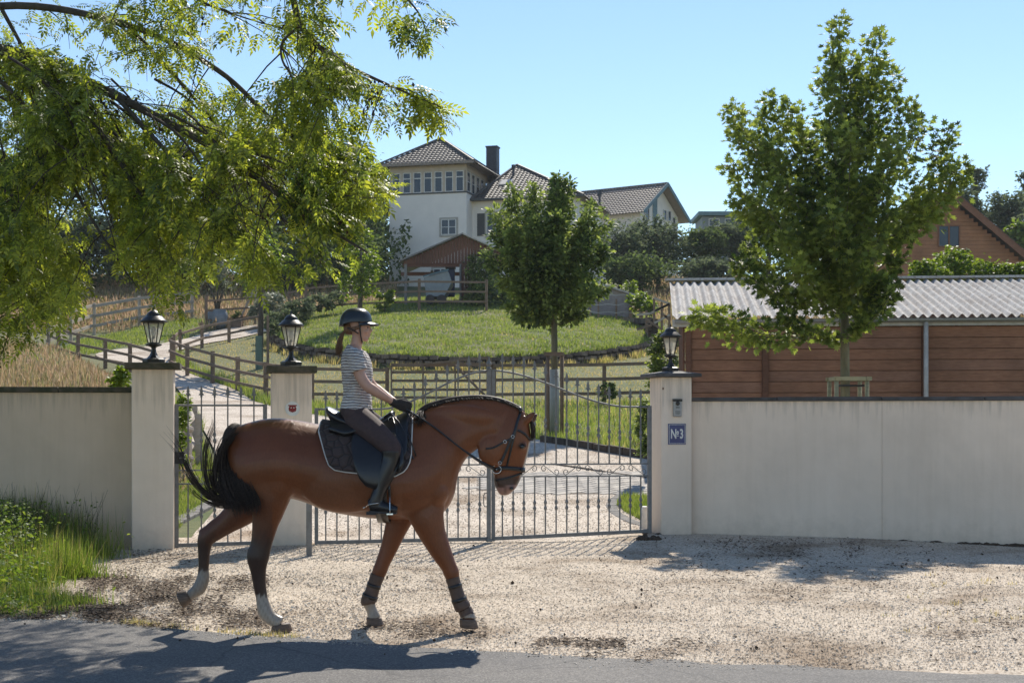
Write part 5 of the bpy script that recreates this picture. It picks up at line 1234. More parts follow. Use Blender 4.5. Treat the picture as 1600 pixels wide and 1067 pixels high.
for (px,py,d,rx,rz),lb in zip(wood,desc):
    e=[pe(px+rnd.uniform(-.3,.3)*rx,py+rnd.uniform(-.5,.6)*rz,d+rnd.uniform(-1.5,1.5),rx*rnd.uniform(.4,.62),rz*rnd.uniform(.35,.55)) for _ in range(6)]+[pe(px,py,d,rx*.8,rz*.85)]
    tree('broadleaf_tree',lb,px,d,e,5200,.34,rnd.choice((m_far,m_far,m_farb)),'trees of the wood behind the house',tr=.3)
n=26000; d=rng.uniform(97,109,n); x=(rng.uniform(-420,640,n)-800)/F*d; P_=np.stack([x,d,Z(x,d)+rng.uniform(0,1,n)**.8*(3.6+1.4*np.sin(x*.55)+1.0*np.sin(x*1.7))],1)
o=link('thicket',None); bpy.data.objects.remove(o)
a=rng.uniform(0,2*PI,n); dd=rng.normal(0,1,(n,3)); V,T=scatter(QUAD[0],QUAD[1],P_,basis(dd),rng.uniform(.25,.5,n)); link('thicket',np_mesh('thicket',V,T,m_far),kind='stuff',label='dark tangled undergrowth along the foot of the wood at left',cat='undergrowth')
# hedge trees right of the round tree
hed=[(968,385,96,52,48,'big rounded blue-green shrub tree left in the hedge behind the terrace'),(1028,378,98,52,45,'tall blue-green shrub tree in the middle of the hedge'),(1092,392,100,48,42,'dark rounded shrub tree right of the hedge middle'),(1142,385,101,40,46,'dark shrub tree at the right end of the hedge, beside the maple'),(1000,420,93,70,26,'low dark shrub along the foot of the hedge at left'),(1100,422,94,60,20,'low dark shrub along the foot of the hedge at right'),(1200,380,102,60,60,'hedge tree hidden mostly behind the maple crown'),(1290,370,104,70,60,'far hedge tree behind the maple trunk')]
for px,py,d,rx,rz,lb in hed:
    e=[pe(px+rnd.uniform(-.5,.5)*rx,py+rnd.uniform(-.5,.4)*rz,d+rnd.uniform(-1,1),rx*rnd.uniform(.4,.6),rz*rnd.uniform(.4,.55)) for _ in range(5)]+[pe(px,py+4,d,rx*.85,rz*.85)]
    tree('hedge_shrub',lb,px,d,e,5200,.27,m_farb if rnd.random()<.7 else m_far,'hedge shrubs behind the terrace','shrub',tr=.15)
far=[(1525,285,120,22,32,'wispy tall tree above the chalet roof'),(1500,330,112,40,35,'dark tree behind the chalet gable peak'),(1570,330,110,50,40,'broad dark tree right of the chalet'),(1630,300,118,50,45,'tall tree at the right edge behind the chalet'),(1590,375,95,28,30,'yellow-green bush behind the chalet roof edge'),(1640,350,100,60,60,'dark tree just outside the right edge'),(1440,350,112,40,35,'tree behind the chalet left slope')]
for px,py,d,rx,rz,lb in far:
    e=[pe(px+rnd.uniform(-.5,.5)*rx,py+rnd.uniform(-.6,.4)*rz,d,rx*rnd.uniform(.4,.6),rz*rnd.uniform(.35,.5)) for _ in range(5)]+[pe(px,py,d,rx*.7,rz*.75)]
    tree('hillside_tree',lb,px,d,e,4200 if 'wispy' not in lb else 900,.33,m_bright if 'yellow' in lb else m_farb,'trees on the hill behind the chalet',tr=.2)
# shrub with bright leaves above the shed roof
for px,py,d,rx,rz,lb in [(1450,425,40,30,22,'yellow-green shrub behind the shed roof left of the chalet window'),(1492,412,41,34,30,'tallest yellow-green shrub behind the shed roof, below the chalet window'),(1545,425,40,34,20,'yellow-green shrub behind the shed roof near the right edge'),(1590,428,40,30,18,'yellow-green shrub at the right edge behind the shed roof')]:
    tree('garden_shrub',lb,px,d,[pe(px,py+8,d,rx,rz),pe(px-10,py-4,d,rx*.6,rz*.7),pe(px+12,py,d,rx*.6,rz*.7)],2600,.12,m_bright,'yellow-green shrubs behind the shed','shrub',tr=.04)
# ivy clad wall of the shelter, bushes
tree('climbing_shrub','very dark dense climber covering the right side of the timber shelter',755,75.5,[pe(755,430,75.3,26,40,20),pe(765,465,74.5,32,26,25),pe(745,470,74.6,22,22,20)],6500,.18,m_round,None,'shrub',tr=0)
tree('ivy_bush','bright ivy column beside the right lantern and the stable shed',1032,32,[pe(1034,560,32,20,38,18),pe(1030,585,31.5,18,28,18),pe(1040,535,32.3,16,22,16)],3600,.085,m_maple,None,'bush',tr=0)
tree('berm_bush','dark scrubby bush along the fence left of the mound',452,70,[pe(440,500,67,26,14),pe(470,484,70,26,15),pe(500,474,73,22,12),pe(425,512,64,14,12),pe(520,468,74,20,10)],5200,.17,m_farb,None,'bush',tr=0)
tree('pale_grass_bush','pale feathery bush behind the young trunk on the left of the mound',425,74,[pe(425,476,74,24,18),pe(405,484,74,14,12)],1800,.2,m_olive,None,'bush',tr=0)
tree('leafy_perennial','fresh green leafy plants behind the small grey shed',990,76,[pe(985,452,76,14,14),pe(1000,470,70,16,14),pe(1015,478,69,14,12)],1600,.22,m_bright,None,'plant',tr=0)
tree('sapling','thin sprawling green sapling by the white tower foot',600,73,[pe(600,470,73,14,16),pe(612,462,73,10,10)],700,.2,m_bright,None,'plant',tr=.03)
tree('dark_conifer','dark narrow clipped shrub just behind the right leaf of the gate',1006,24,[pe(1006,665,24,9,52,9)],1500,.07,m_round,None,'shrub',tr=0)
tree('garden_plant','small bushy plant in the pasture behind the fence',948,44,[pe(948,612,44,14,14)],500,.12,m_far,None,'plant',tr=0)
tree('verge_bush','weedy green bush inside the pedestrian gate by the left pillar',283,22.5,[pe(284,640,22.5,14,30,12),pe(280,700,21.5,12,35,12)],1300,.07,m_bright,None,'bush',tr=0)
tree('nettle_clump','upright green nettles rising over the left wall beside the pillar',188,19.5,[pe(186,592,19.5,16,20,12)],500,.08,m_bright,None,'plant',tr=0)

# ------------------------------------------------------------------ grass
def grassmat(name, cols, trans=.45):
    return leafmat(name,cols,trans,rough=.55)
m_g1=grassmat('fresh_grass',[(.08,.135,.028),(.115,.18,.036),(.16,.23,.045),(.24,.28,.08)])
m_g2=grassmat('pasture_grass',[(.16,.20,.05),(.26,.26,.075),(.37,.33,.12),(.46,.38,.17)])
m_g3=grassmat('dry_meadow_grass',[(.26,.175,.105),(.38,.265,.165),(.50,.37,.25),(.55,.43,.31),(.20,.20,.08)],.4)
m_weed=grassmat('verge_grass',[(.055,.10,.02),(.085,.15,.026),(.12,.20,.035),(.19,.25,.05)])
BL=(np.array([(-.5,0,0),(.5,0,0),(-.38,.0,.45),(.38,.0,.45),(0,.0,1.0)]),np.array([(0,1,3),(0,3,2),(2,3,4)]))
SEED=(np.array([(-.16,0,0),(.16,0,0),(-.12,0,.6),(.12,0,.6),(-.7,0,.62),(.7,0,.62),(0,0,1.05),(-.0,.6,.75)]),np.array([(0,1,3),(0,3,2),(4,5,6),(4,7,6)]))
def sample(n,d0,d1,px0,px1,pred,pw=1.0):
    d=np.exp(rng.uniform(math.log(d0),math.log(d1),n)); x=(rng.uniform(px0,px1,n)-800)/F*d
    k=pred(x,d); return x[k],d[k]
def grass(name,label,x,y,h,w,mat,tmpl=BL,lean=.35,z=None,parent=None):
    n=len(x); a=rng.uniform(0,2*PI,n); tl=np.abs(rng.normal(0,lean,n))
    Rm=eul(tl,np.zeros(n),a); hh=h*rng.uniform(.45,1.25,n); ww=w*rng.uniform(.7,1.3,n)
    V,T=scatter(tmpl[0],tmpl[1],np.stack([x,y,(Z(x,y) if z is None else z)-.02],1),Rm,np.stack([ww,ww,hh],1)); print(name,n)
    return link(name,np_mesh(name,V,T,mat),parent,kind='stuff',label=label,cat='grass')
left_of=lambda x,y: ridge_x(y)-x
nd=lambda x,y: ~on_drive(x,y)
# dry meadow, left
x,y=sample(52000,17.6,75,-450,330,lambda x,y:(left_of(x,y)>.25)&nd(x,y)&(y>17.2+.0*x)); x2=len(x)
k=y<60; grass('meadow_grass','tall tan dry meadow grass in seed beyond the left wall',x[k],y[k],.48,.024*(y[k]/30)**.6,m_g3,SEED,.4)
x,y=sample(9000,17.8,60,-450,330,lambda x,y:(left_of(x,y)>.2)&nd(x,y)); grass('meadow_undergrass','greener grass among the dry meadow stems at left',x,y,.4,.014*(y/30)**.6,m_g1,BL,.3)
# lawn between the fences upper left, bright green
LW=[GH(*p) for p in((85,549),(130,530),(230,508),(300,499),(330,500),(330,514),(270,528),(235,537),(180,545),(130,556))]
x,y=sample(60000,50,95,60,350,lambda x,y:inpoly(x,y,LW)&nd(x,y)); grass('lawn_grass','short bright green lawn on the outer bend of the drive',x,y,.14,.045,m_g1)
# far fields, left and right
x,y=sample(46000,72,120,-300,620,lambda x,y:(mound_e(x,y)>1.1)&~inpoly(x,y,LW)&nd(x,y)); grass('far_meadow_grass','tan long grass on the far field below the wood',x,y,.6,.07,m_g3,SEED,.3)
x,y=sample(42000,62,125,985,1900,lambda x,y:(mound_e(x,y)>1.1)); grass('hill_meadow_grass','pale dry grass on the hillside above the small grey shed',x,y,.55,.06,m_g3,SEED,.3)
x,y=sample(16000,62,125,985,1900,lambda x,y:(mound_e(x,y)>1.1)); grass('hill_meadow_green','green grass mixed into the hillside meadow at right',x,y,.4,.06,m_g2,BL,.3)
# mound
x,y=sample(190000,53,92,330,1150,lambda x,y:(mound_e(x,y)<.985)); grass('mound_grass','long green grass covering the mound in front of the house',x,y,.15*(.35+1.2*(.5+.5*np.sin(x*2.3+np.sin(y*1.9))*np.sin(y*2.9+x))**1.0),.034,m_g1,BL,.95)
x,y=sample(22000,53,92,330,1150,lambda x,y:(mound_e(x,y)<.985)&(np.sin(x*1.3+y)*np.sin(y*.9-x*.6)>.1)); grass('mound_dry_grass','yellowish patches of grass on the mound',x,y,.14,.03,m_g2,BL,.9)
# pasture inside the bend and behind the fence
pas=lambda x,y:(left_of(x,y)<-.2)&nd(x,y)&(mound_e(x,y)>1.0)
x,y=sample(110000,38,72,230,1500,lambda x,y:pas(x,y)&(x>(P(262,0,1).x)*y)); grass('pasture_grass','yellow-green cropped pasture between fence and retaining wall',x,y,.10,.028,m_g2,BL,.9)
x,y=sample(70000,22,46,400,1500,lambda x,y:pas(x,y)&~inpoly(x,y,pv)); grass('bank_grass','rough sunlit green grass on the bank behind the gate',x,y,.22*(.5+1.0*(.5+.5*np.sin(x*4.3+np.sin(y*2.9))*np.sin(y*3.9+x))),.02*(y/30)**.5,m_g1,BL,.8)
x,y=sample(15000,22,46,400,1500,lambda x,y:pas(x,y)&~inpoly(x,y,pv)&(np.sin(x*1.9+y)*np.sin(y*1.4-x)>0)); grass('bank_dry_grass','straw-coloured tufts among the bank grass behind the gate',x,y,.2,.02,m_g2,BL,.6)
a_=rng.uniform(R(197),R(335),9000); rr_=rng.normal(.985,.012,9000); gx2=MC[0]+MC[2]*rr_*np.cos(a_); gy2=MC[1]+MC[3]*rr_*np.sin(a_); k=np.sin(a_*40)+np.sin(a_*93)+rng.normal(0,.5,9000)>-.4
grass('overhanging_grass','grass hanging over the top of the curved retaining wall',gx2[k],gy2[k],.26,.035,m_g1,BL,1.1)
a_=rng.uniform(R(197),R(335),7000); rr_=rng.normal(1.035,.012,7000); gx2=MC[0]+MC[2]*rr_*np.cos(a_); gy2=MC[1]+MC[3]*rr_*np.sin(a_); k=np.sin(a_*31)+np.sin(a_*71)+rng.normal(0,.5,7000)>0
grass('wall_foot_grass','straw-coloured tufts along the foot of the curved retaining wall',gx2[k],gy2[k],.3,.035,m_g2,BL,.6)
# tuft line under the curved fence
x,y=sample(40000,34,70,255,520,lambda x,y:pas(x,y)&~pas(x-.0,y-1.3)); grass('fence_line_grass','longer green grass along the foot of the curved drive fence',x,y,.38,.03,m_g1,BL,.35)
# strip inside pedestrian gate
ST=[GH(*p) for p in((262,848),(290,815),(340,775),(330,712),(300,655),(284,622),(262,622))]
x,y=sample(30000,17.8,45,230,350,lambda x,y:inpoly(x,y,ST)|((left_of(x,y)<.6)&(left_of(x,y)>-.2)&nd(x,y)&(y>18.2))); grass('gate_strip_grass','bright green grass strip along the drive inside the pedestrian gate',x,y,.11,.012,m_g1)
# patch by the right pillar
PT=[GH(*p) for p in((972,782),(1040,782),(1040,828),(1000,818),(980,808),(964,795))]
n=9000; xx=rng.uniform(min(p[0] for p in PT),max(p[0] for p in PT),n); yy=rng.uniform(min(p[1] for p in PT),max(p[1] for p in PT),n); k=inpoly(xx,yy,PT); grass('patch_grass','small patch of green grass ringed by setts behind the right gate leaf',xx[k],yy[k],.12,.012,m_g1,z=Z(xx[k],yy[k])+.05)
# rough verge in front of the left wall
VP=[(-400,850),(60,846),(110,842),(165,845),(155,872),(128,895),(135,920),(125,945),(100,964),(0,966),(-400,955)]
VW=[tuple(G(*p).xy) for p in VP]
def samp_poly(n,poly):
    a=np.array(poly); x=rng.uniform(a[:,0].min(),a[:,0].max(),n); y=rng.uniform(a[:,1].min(),a[:,1].max(),n); k=inpoly(x,y,poly); return x[k],y[k]
def vfade(x,y,n0=.45):
    # ragged edge: distance proxy through a noise-shifted copy of the outline
    sx=x+.20+.16*np.sin(y*3.1)+.12*np.sin(y*7.3+x*2)+rng.normal(0,.13,len(x)); sy=y+.12*np.sin(x*4.1)+rng.normal(0,.12,len(x)); return inpoly(sx,sy,VW)
VB=[(-9,9.6),(-3.2,9.6),(-3.2,17.2),(-9,17.2)]
def vsamp(n): 
    x=rng.uniform(-8.2,-3.0,n); y=rng.uniform(10.3,17.1,n); k=vfade(x,y)&(y>edge_y(x)+.02)&(y<17.0+.0*x-.0); return x[k],y[k]
x,y=vsamp(260000); cl=np.sin(x*2.1+y)*np.sin(y*1.7-x*1.3)+.6*np.sin(x*6.3+2*y)*np.sin(y*5.1); k=(cl+rng.normal(0,.5,len(x))>-.35); x=x[k];y=y[k];cl=cl[k]
hgt=(.10+.20*smst((y-10.8)/2.2)+.26*smst((y-13.2)/3))*(.65+.35*np.clip(cl,-1,1.4)+.25*rng.random(len(x)))
k=rng.random(len(x))<.86
grass('verge_grass','lush green rough grass on the verge in front of the beige wall',x[k],y[k],np.maximum(.05,hgt[k]),.0075,m_weed,BL,.5,z=np.zeros(k.sum()))
grass('verge_dry_grass','straw-coloured blades among the rough grass at the lower left',x[~k],y[~k],np.maximum(.05,hgt[~k]*1.15),.006,m_g2,BL,.55,z=np.zeros((~k).sum()))
x,y=vsamp(60000); cl=np.sin(x*3.1-y)*np.sin(y*2.3+x*1.1); k=cl+rng.normal(0,.3,len(x))>.15; x=x[k];y=y[k]; zz_=rng.uniform(.04,.5,len(x))*(.35+.9*smst((y-11.5)/3.5)); pts=np.stack([x,y,zz_],1)
t=thing('verge_weeds','leafy green weeds growing through the verge grass at the lower left','weeds',(-5,14,0)); crown_mesh('weed_leaves',QUAD,pts,rng.uniform(.02,.07,len(pts)),m_weed,t,nm='weed_leaves',droop=.1)
n=230; x,y=samp_poly(4000,VW); k=(x>-6.6)&(y>13.2); x=x[k][:n]; y=y[k][:n]; m=MB()
for a,b_ in zip(x,y):
    h=rnd.uniform(.5,.85); lx=rnd.uniform(-.12,.2); m.tube([(a,b_,0),(a+lx*.3,b_,h*.6),(a+lx,b_+rnd.uniform(-.05,.05),h)],[.003,.0022,.0012],3,False)
m.obj('grass_stalks',m_twig,t,kind='stuff')
sp=np.stack([x,y],1)
# small tufts at road edge and wall foot
x=[];y=[]
for _ in range(120):
    px=rnd.choice([rnd.uniform(330,480),rnd.uniform(380,460),rnd.uniform(150,330),rnd.uniform(160,210),rnd.uniform(1380,1600)]); py=None
    cx_=(px-800)/F*10.1; cy=float(edge_y(cx_))+rnd.uniform(-.02,.12)
    if px>1300: g=G(px,rnd.uniform(900,990)); cx_,cy=g.x,g.y
    elif rnd.random()<.3: g=G(rnd.uniform(150,215),rnd.uniform(856,868)); cx_,cy=g.x,g.y
    for _2 in range(14): x.append(cx_+rnd.gauss(0,.035)); y.append(cy+rnd.gauss(0,.02))
x=np.array(x);y=np.array(y); grass('edge_tufts','tiny grass tufts along the asphalt edge and wall foot',x,y,.05,.004,m_g2,BL,.6,z=np.full(len(x),.02))
# ------------------------------------------------------------------ horse
HD=10.5; S_=F/HD
def H1(X,Y): return 240+X/1.7781, 440+Y/1.7781
def loftrings(m, rings, n=20, closed=True):
    base=len(m.v)
    for pts in rings:
        for p in pts: m.v.append(tuple(p))
    k=len(rings)
    for i in range(k-1):
        for j in range(n):
            a=base+i*n+j; b=base+i*n+(j+1)%n; m.f.append((a,b,b+n,a+n)); m.mi.append(m.m)
    if closed:
        for i,rev in((0,True),(k-1,False)):
            c=sum((Vector(p) for p in rings[i]),Vector())/n; m.v.append(tuple(c)); ci=len(m.v)-1
            for j in range(n):
                a=base+i*n+j; b=base+i*n+(j+1)%n; m.f.append((b,a,ci) if rev else (a,b,ci)); m.mi.append(m.m)
def ring(c,u,v,ru,rv,n=20,egg=0.0,sq=1.0):
    out=[]
    for j in range(n):
        a=2*PI*j/n; cu=math.copysign(abs(math.cos(a))**sq,math.cos(a)); cv=math.copysign(abs(math.sin(a))**sq,math.sin(a))
        out.append(c+u*(ru*cu)+v*(rv*cv*(1-egg*cu)))
    return out
def limb_loft(m, st, d, n=16, sub=5, conv=H1, lat=None):
    """st: (X,Y,width_px_in_zoom,lateral_ratio[,dd]) ; loft in plane at depth d"""
    arr=[]
    for s in st:
        px,py=conv(s[0],s[1]); dd=d+(s[4] if len(s)>4 else 0); p=P(px,py,dd); arr.append((p.x,p.y,p.z,s[2]/1.7781/F*dd/2,s[3]))
    a=catmull(arr,sub); V_=Vector((0,1,0)); R_=[]
    for i in range(len(a)):
        t_=Vector(a[min(i+1,len(a)-1)][:3])-Vector(a[max(i-1,0)][:3]); t_.normalize(); v=(V_-t_*V_.dot(t_)).normalized(); u=t_.cross(v)
        r=max(.003,a[i][3]); R_.append(ring(Vector(a[i][:3]),u,v,r,r*a[i][4],n,sq=.95))
    loftrings(m,R_,n)
def remesh(name, mb, voxel, mat, smooth=6, parent=None):
    me=mb.mesh(name+'_src',mat); o=bpy.data.objects.new(name+'_src',me); C.objects.link(o)
    r=o.modifiers.new('r','REMESH'); r.mode='VOXEL'; r.voxel_size=voxel; r.use_smooth_shade=True
    s=o.modifiers.new('s','SMOOTH'); s.factor=.5; s.iterations=smooth
    dg=bpy.context.evaluated_depsgraph_get(); dg.update(); me2=bpy.data.meshes.new_from_object(o.evaluated_get(dg)); me2.name=name
    bpy.data.objects.remove(o); me2.polygons.foreach_set('use_smooth',[True]*len(me2.polygons))
    return me2
TR=[ # px, top, bottom, half width m, egg
 (357,682,722,.10,0),(364,672,752,.17,.05),(376,664,782,.225,.08),(392,659,790,.262,.1),(412,654.5,786,.285,.12),(432,653,781,.297,.14),(455,655,779,.295,.14),(480,659,786,.285,.12),(507,664,797,.285,.10),(540,669,804,.295,.10),(575,671,809,.305,.12),(605,667,811,.300,.18),(630,658,811,.285,.28),(652,647,811,.262,.36),(672,640,808,.24,.34),(690,641,801,.215,.2),(702,668,790,.17,.0),(709,700,775,.10,0)]
tra=catmull(TR,5)
def trunk_ring(a,infl=0.0,n=28):
    px,top,bot,w,egg=a; A=P(px,top,HD); B=P(px,bot,HD); c=(A+B)/2; ru=(A.z-B.z)/2+infl
    return ring(c,Vector((0,0,1)),Vector((0,1,0)),ru,w+infl,n,egg)
def trunk_pt(px,th,infl=0.0):
    a=[np.interp(px,tra[:,0],tra[:,k]) for k in range(5)]; A=P(px,a[1],HD); B=P(px,a[2],HD); c=(A+B)/2; ru=(A.z-B.z)/2+infl
    cu,cv=math.cos(th),math.sin(th); return c+Vector((0,0,ru*cu))+Vector((0,1,0))*((a[3]+infl)*cv*(1-a[4]*cu))
hb=MB(); loftrings(hb,[trunk_ring(a) for a in tra],28)
# neck: (crest),(underside),half width
NK=[((640,655),(668,812),.215),((654,645),(694,800),.205),((668,637),(709,776),.175),((684,631),(714,752),.15),((702,626),(719,733),.125),((724,623),(730,715),.105),((750,622),(744,703),.092),((775,625),(757,696),.085),((797,632),(770,690),.082)]
def slab(rows,n=20,sub=5,egg=0,d=HD):
    arr=[(*a,*b,w) for a,b,w in rows]; arr=catmull(arr,sub); out=[]
    for r in arr:
        A=P(r[0],r[1],d);B=P(r[2],r[3],d); out.append(ring((A+B)/2,(A-B).normalized(),Vector((0,1,0)),(A-B).length/2,r[4],n,egg,.92))
    return out
loftrings(hb,slab(NK,egg=.25),20)
HE=[((800,634),(772,668),.05),((818,641),(762,678),.074),((826,655),(757,690),.093),((829,673),(754,703),.103),((829,690),(755,716),.098),((826,706),(760,727),.078),((822,722),(768,735),.062),((817,738),(771,745),.056),((812,752),(772,756),.058),((805,764),(776,765),.053),((797,771),(784,771),.03)]
loftrings(hb,slab(HE),20)
e=lambda px,py,dd,rx,ry,rz,rot=0: hb.ell(P(px,py,HD+dd),(rx,ry,rz),16,12,Matrix.Rotation(rot,3,'Y'))
# muscle masses (both sides), placed on the body
for s in(-1,1):
    e(404,735,s*.14,.17,.10,.17,.35)      # gluteal and thigh
    e(432,745,s*.19,.16,.085,.20,.1)      # stifle
    e(650,740,s*.175,.13,.07,.24,-.42)     # shoulder
    e(680,768,s*.135,.10,.09,.12)          # point of shoulder
    e(768,704,s*.075,.105,.032,.115)        # cheek
    e(817,697,s*.078,.036,.018,.024)       # brow
    e(800,762,s*.046,.030,.018,.022)       # nostril rim
    e(725,650,s*.065,.26,.04,.085,.08)      # neck crest muscle
    e(540,750,s*.20,.35,.10,.24)          # barrel
e(788,768,0,.05,.045,.03)                 # chin
# legs (near = towards camera)
NEAR=-.155; FAR=.155
nh=[(318,445,60,.3,.12),(318,470,150,.38,.08),(320,520,195,.55,.03),(318,590,138,.6,.0),(316,641,94,.66,0),(311,669,76,.66),(300,725,61,.64),(290,767,63,.68),(291,802,46,.72),(295,844,37,.78),(301,879,35,.80),(310,915,43,.86),(322,932,41,.88),(338,941,39,.88),(353,950,44,.95)]
limb_loft(hb,nh,HD+NEAR)
hb.ell(P(*H1(268,757),HD+NEAR),(.026,.026,.05),12,8)
fh=[(300,470,100,.4,-.08),(300,520,150,.5,-.04),(275,600,115,.55),(238,641,88,.58),(203,669,66,.6),(168,693,58,.62),(146,714,50,.68),(141,746,37,.74),(139,795,31,.78),(137,826,37,.82),(126,851,39,.86),(108,866,31,.85),(97,873,31,.9)]
limb_loft(hb,fh,HD+FAR)
hb.ell(P(*H1(134,694),HD+FAR),(.026,.026,.03),12,8)
nf=[(728,520,60,.3,.10),(736,560,135,.45,.05),(748,610,128,.5,.02),(761,660,96,.6),(775,700,77,.66),(799,751,60,.72),(819,789,46,.85),(828,811,45,.9),(835,838,33,.82),(844,871,34,.82),(855,897,40,.88),(866,915,36,.86),(874,930,41,.9),(876,938,44,.95)]
limb_loft(hb,nf,HD+NEAR+.02)
ff=[(700,600,110,.5,-.03),(686,650,80,.6),(670,695,62,.66),(654,740,50,.72),(638,778,42,.85),(628,804,42,.9),(616,832,34,.82),(606,860,34,.85),(599,882,40,.9),(600,898,34,.86),(606,912,30,.86),(611,926,36,.9),(613,936,40,.95)]
limb_loft(hb,ff,HD+FAR-.03)
# ears
for s,tip,bs in((-1,(838,641),(821,659)),(1,(842,644),(826,660))):
    a=P(*bs,HD+s*.055); b_=P(*tip,HD+s*.08); t_=(b_-a); 
    rr=[]; 
    for f,r in((0,.026),(.25,.032),(.55,.027),(.85,.012),(1.0,.003)):
        c=a+t_*f; tn=t_.normalized(); v=Vector((0,1,0)); v=(v-tn*v.dot(tn)).normalized(); u=tn.cross(v); rr.append(ring(c,u,v,r,r*.75,12))
    loftrings(hb,rr,12)
m_coat,nt,b,o=nmat('bay_coat'); at=N(nt,'ShaderNodeAttribute',attribute_name='Col')
v=coords(nt); vv=coords(nt,False,(60,60,14)); n1=noise(nt,vv,2,4); c=mix(nt,1,at.outputs[0],ramp(nt,n1,[(.3,(.86,.86,.86)),(.7,(1.12,1.1,1.08))]),'MULTIPLY')
c=mix(nt,1,c,ramp(nt,noise(nt,v,3.2,4,.6),[(.3,(.84,.82,.8)),(.7,(1.12,1.12,1.12))]),'MULTIPLY')
nt.links.new(c,b.inputs['Base Color']); b.inputs['Roughness'].default_value=.40; b.inputs['Specular IOR Level'].default_value=.25; b.inputs['Coat Weight'].default_value=.16; b.inputs['Coat Roughness'].default_value=.26
vein=noise(nt,coords(nt,False,(1,1,1)),9,4,.6,.8)
n_=bump(nt,b,vein,.28,.02); bump(nt,b,n1,.10,.003,n_)
hme=remesh('horse_body',hb,.0105,m_coat,12)
nv=len(hme.vertices); co=np.empty(nv*3,np.float32); hme.vertices.foreach_get('co',co); co=co.reshape(-1,3)
hx=co[:,0]/co[:,1]*F+800; hy=PY0-(co[:,2]-HC)/co[:,1]*F     # marking coordinates
X1=(hx-240)*1.7781; Y1=(hy-440)*1.7781; side=co[:,1]-HD
bay=np.array([.180,.060,.022]); dark=np.array([.020,.012,.009]); white=np.array([.44,.39,.33]); pink=np.array([.34,.19,.15])
col=np.tile(bay,(nv,1))
def blend(w,cc):
    global col
    w=np.clip(w,0,1)[:,None]; col=col*(1-w)+np.array(cc)*w
jn=.5*np.sin(X1*.13)*np.sin(Y1*.11)+.3*np.sin(X1*.31+Y1*.17)
blend(.30*smst((560-Y1)/140)*smst((X1-150)/100)*smst((700-X1)/200),np.array([.12,.030,.012]))          # darker red top line
blend(.35*smst((Y1-560)/80)*(X1>380)*(X1<690)*(Y1<670),np.array([.30,.14,.075]))                        # paler belly
blend(.92*smst((Y1-670+jn*12)/75)*(X1<400),dark*1.1)                                                    # hind points
blend(.45*smst((Y1-560)/120)*(X1<330),dark*3.5)
blend(.80*smst((Y1-790+jn*10)/70)*(X1>540),np.array([.05,.028,.02]))                                    # fore points
wob=4*np.sin(X1*.4+side*60)+3*np.sin(X1*.9-side*90); sock_n=smst((Y1-868-wob)/7)*((X1>262)&(X1<420)); sock_f=smst((Y1-800-wob)/7)*(X1<175)
blend(sock_n*.9,white*(.85+.15*np.sin(Y1*.35+X1*.2))[:,None] if False else white*.9); blend(sock_f*.9,white*.62); dirt=np.clip(np.sin(X1*.5)*np.sin(Y1*.23+X1*.1)+.2,0,1)*(sock_n+sock_f); blend(dirt*.35,np.array([.17,.12,.085]))
past=(X1>575)&(X1<640)&(Y1>893)&(Y1<950); blend(past*.95,white*.7)
past=(X1>840)&(Y1>922)&(Y1<934); blend(past*.9,white*.75)
head=(hx>752)&(hy>634)&(hy<775)&(hx<845)
front=np.interp(hy,[640,655,673,690,706,722,738,752,764,771],[821,826,829,829,826,822,817,812,805,800])
bz=head&(hy>690)&(np.abs(side)<.022+.02*smst((hy-735)/30)); blend(bz*1.0,white)                        # blaze
blend(head*smst((hx-(front-3.4))/1.6)*smst((hy-688)/6)*(side<.02),white)
muz=head*smst((hy-741)/8); blend(muz*.80,dark*2.2); mp=head&(hy>757)&(hx>782)&(np.abs(side+.0)<.075); blend(mp*.75*smst((hx-786)/8)*smst((hy-752)/8),pink)
blend(head*smst((hy-760)/3)*smst((790-hx)/4)*.8,pink)
blend(head*np.exp(-(((hx-815)/6)**2+((hy-697)/4.5)**2))*.8,dark)
blend(((hx>815)&(hy<658)&(hy>636))*smst((hx-829)/6)*.6,dark)
nost=np.exp(-(((hx-799.5)/3.2)**2+((hy-763)/2.6)**2)); blend(head*nost*1.4,dark*.6)
blend(.35*smst((hy-700)/60)*(hx>640)*(hx<715)*(hy<830)*0,dark)
ca=hme.color_attributes.new('Col','FLOAT_COLOR','POINT'); cc=np.ones((nv,4),np.float32); cc[:,:3]=col; ca.data.foreach_set('color',cc.ravel())
q=P(560,983,HD)
horse=thing('horse','bay horse with black tail and white hind socks walking to the right','horse',(q.x,q.y,0))
body=link('horse_body',hme,horse)
m_hoof=simple('horn_hoof',(.16,.11,.08),(.08,.055,.04),.55,20,.3,60,stretch=(1,1,6)); m_hair=simple('black_hair',(.016,.012,.010),(.075,.05,.034),.6,30,.2,90,stretch=(4,4,1),spec=.25); m_eye=simple('dark_eye',(.008,.006,.005),None,.08,5,0,spec=.8)
def hoof(d,top,bot,wt,wb,toe):
    m=MB(); a=P(*H1(*top),d); b_=P(*H1(*bot),d); rings=[]; t_=(b_-a).normalized(); v=Vector((0,1,0)); u=t_.cross(v).normalized(); u=u if True else u
    U=Vector(toe).normalized()
    for f in(0,.15,.5,.9,1.0):
        w=(wt*(1-f)+wb*f)/1.7781/S_/2*(1 if f<1 else .95); rings.append(ring(a+(b_-a)*f,U,v,w,w*.82,18))
    loftrings(m,rings,18); return m.obj('hoof',m_hoof,horse,True)
hoof(HD+NEAR,(354,950),(356,972),50,62,(1,0,.12))
hoof(HD+FAR,(100,872),(74,884),34,50,(.42,0,-.9))
hoof(HD+NEAR+.02,(873,936),(877,961),46,52,(1,0,-.06))
hoof(HD+FAR-.03,(612,932),(617,958),42,52,(1,0,0))
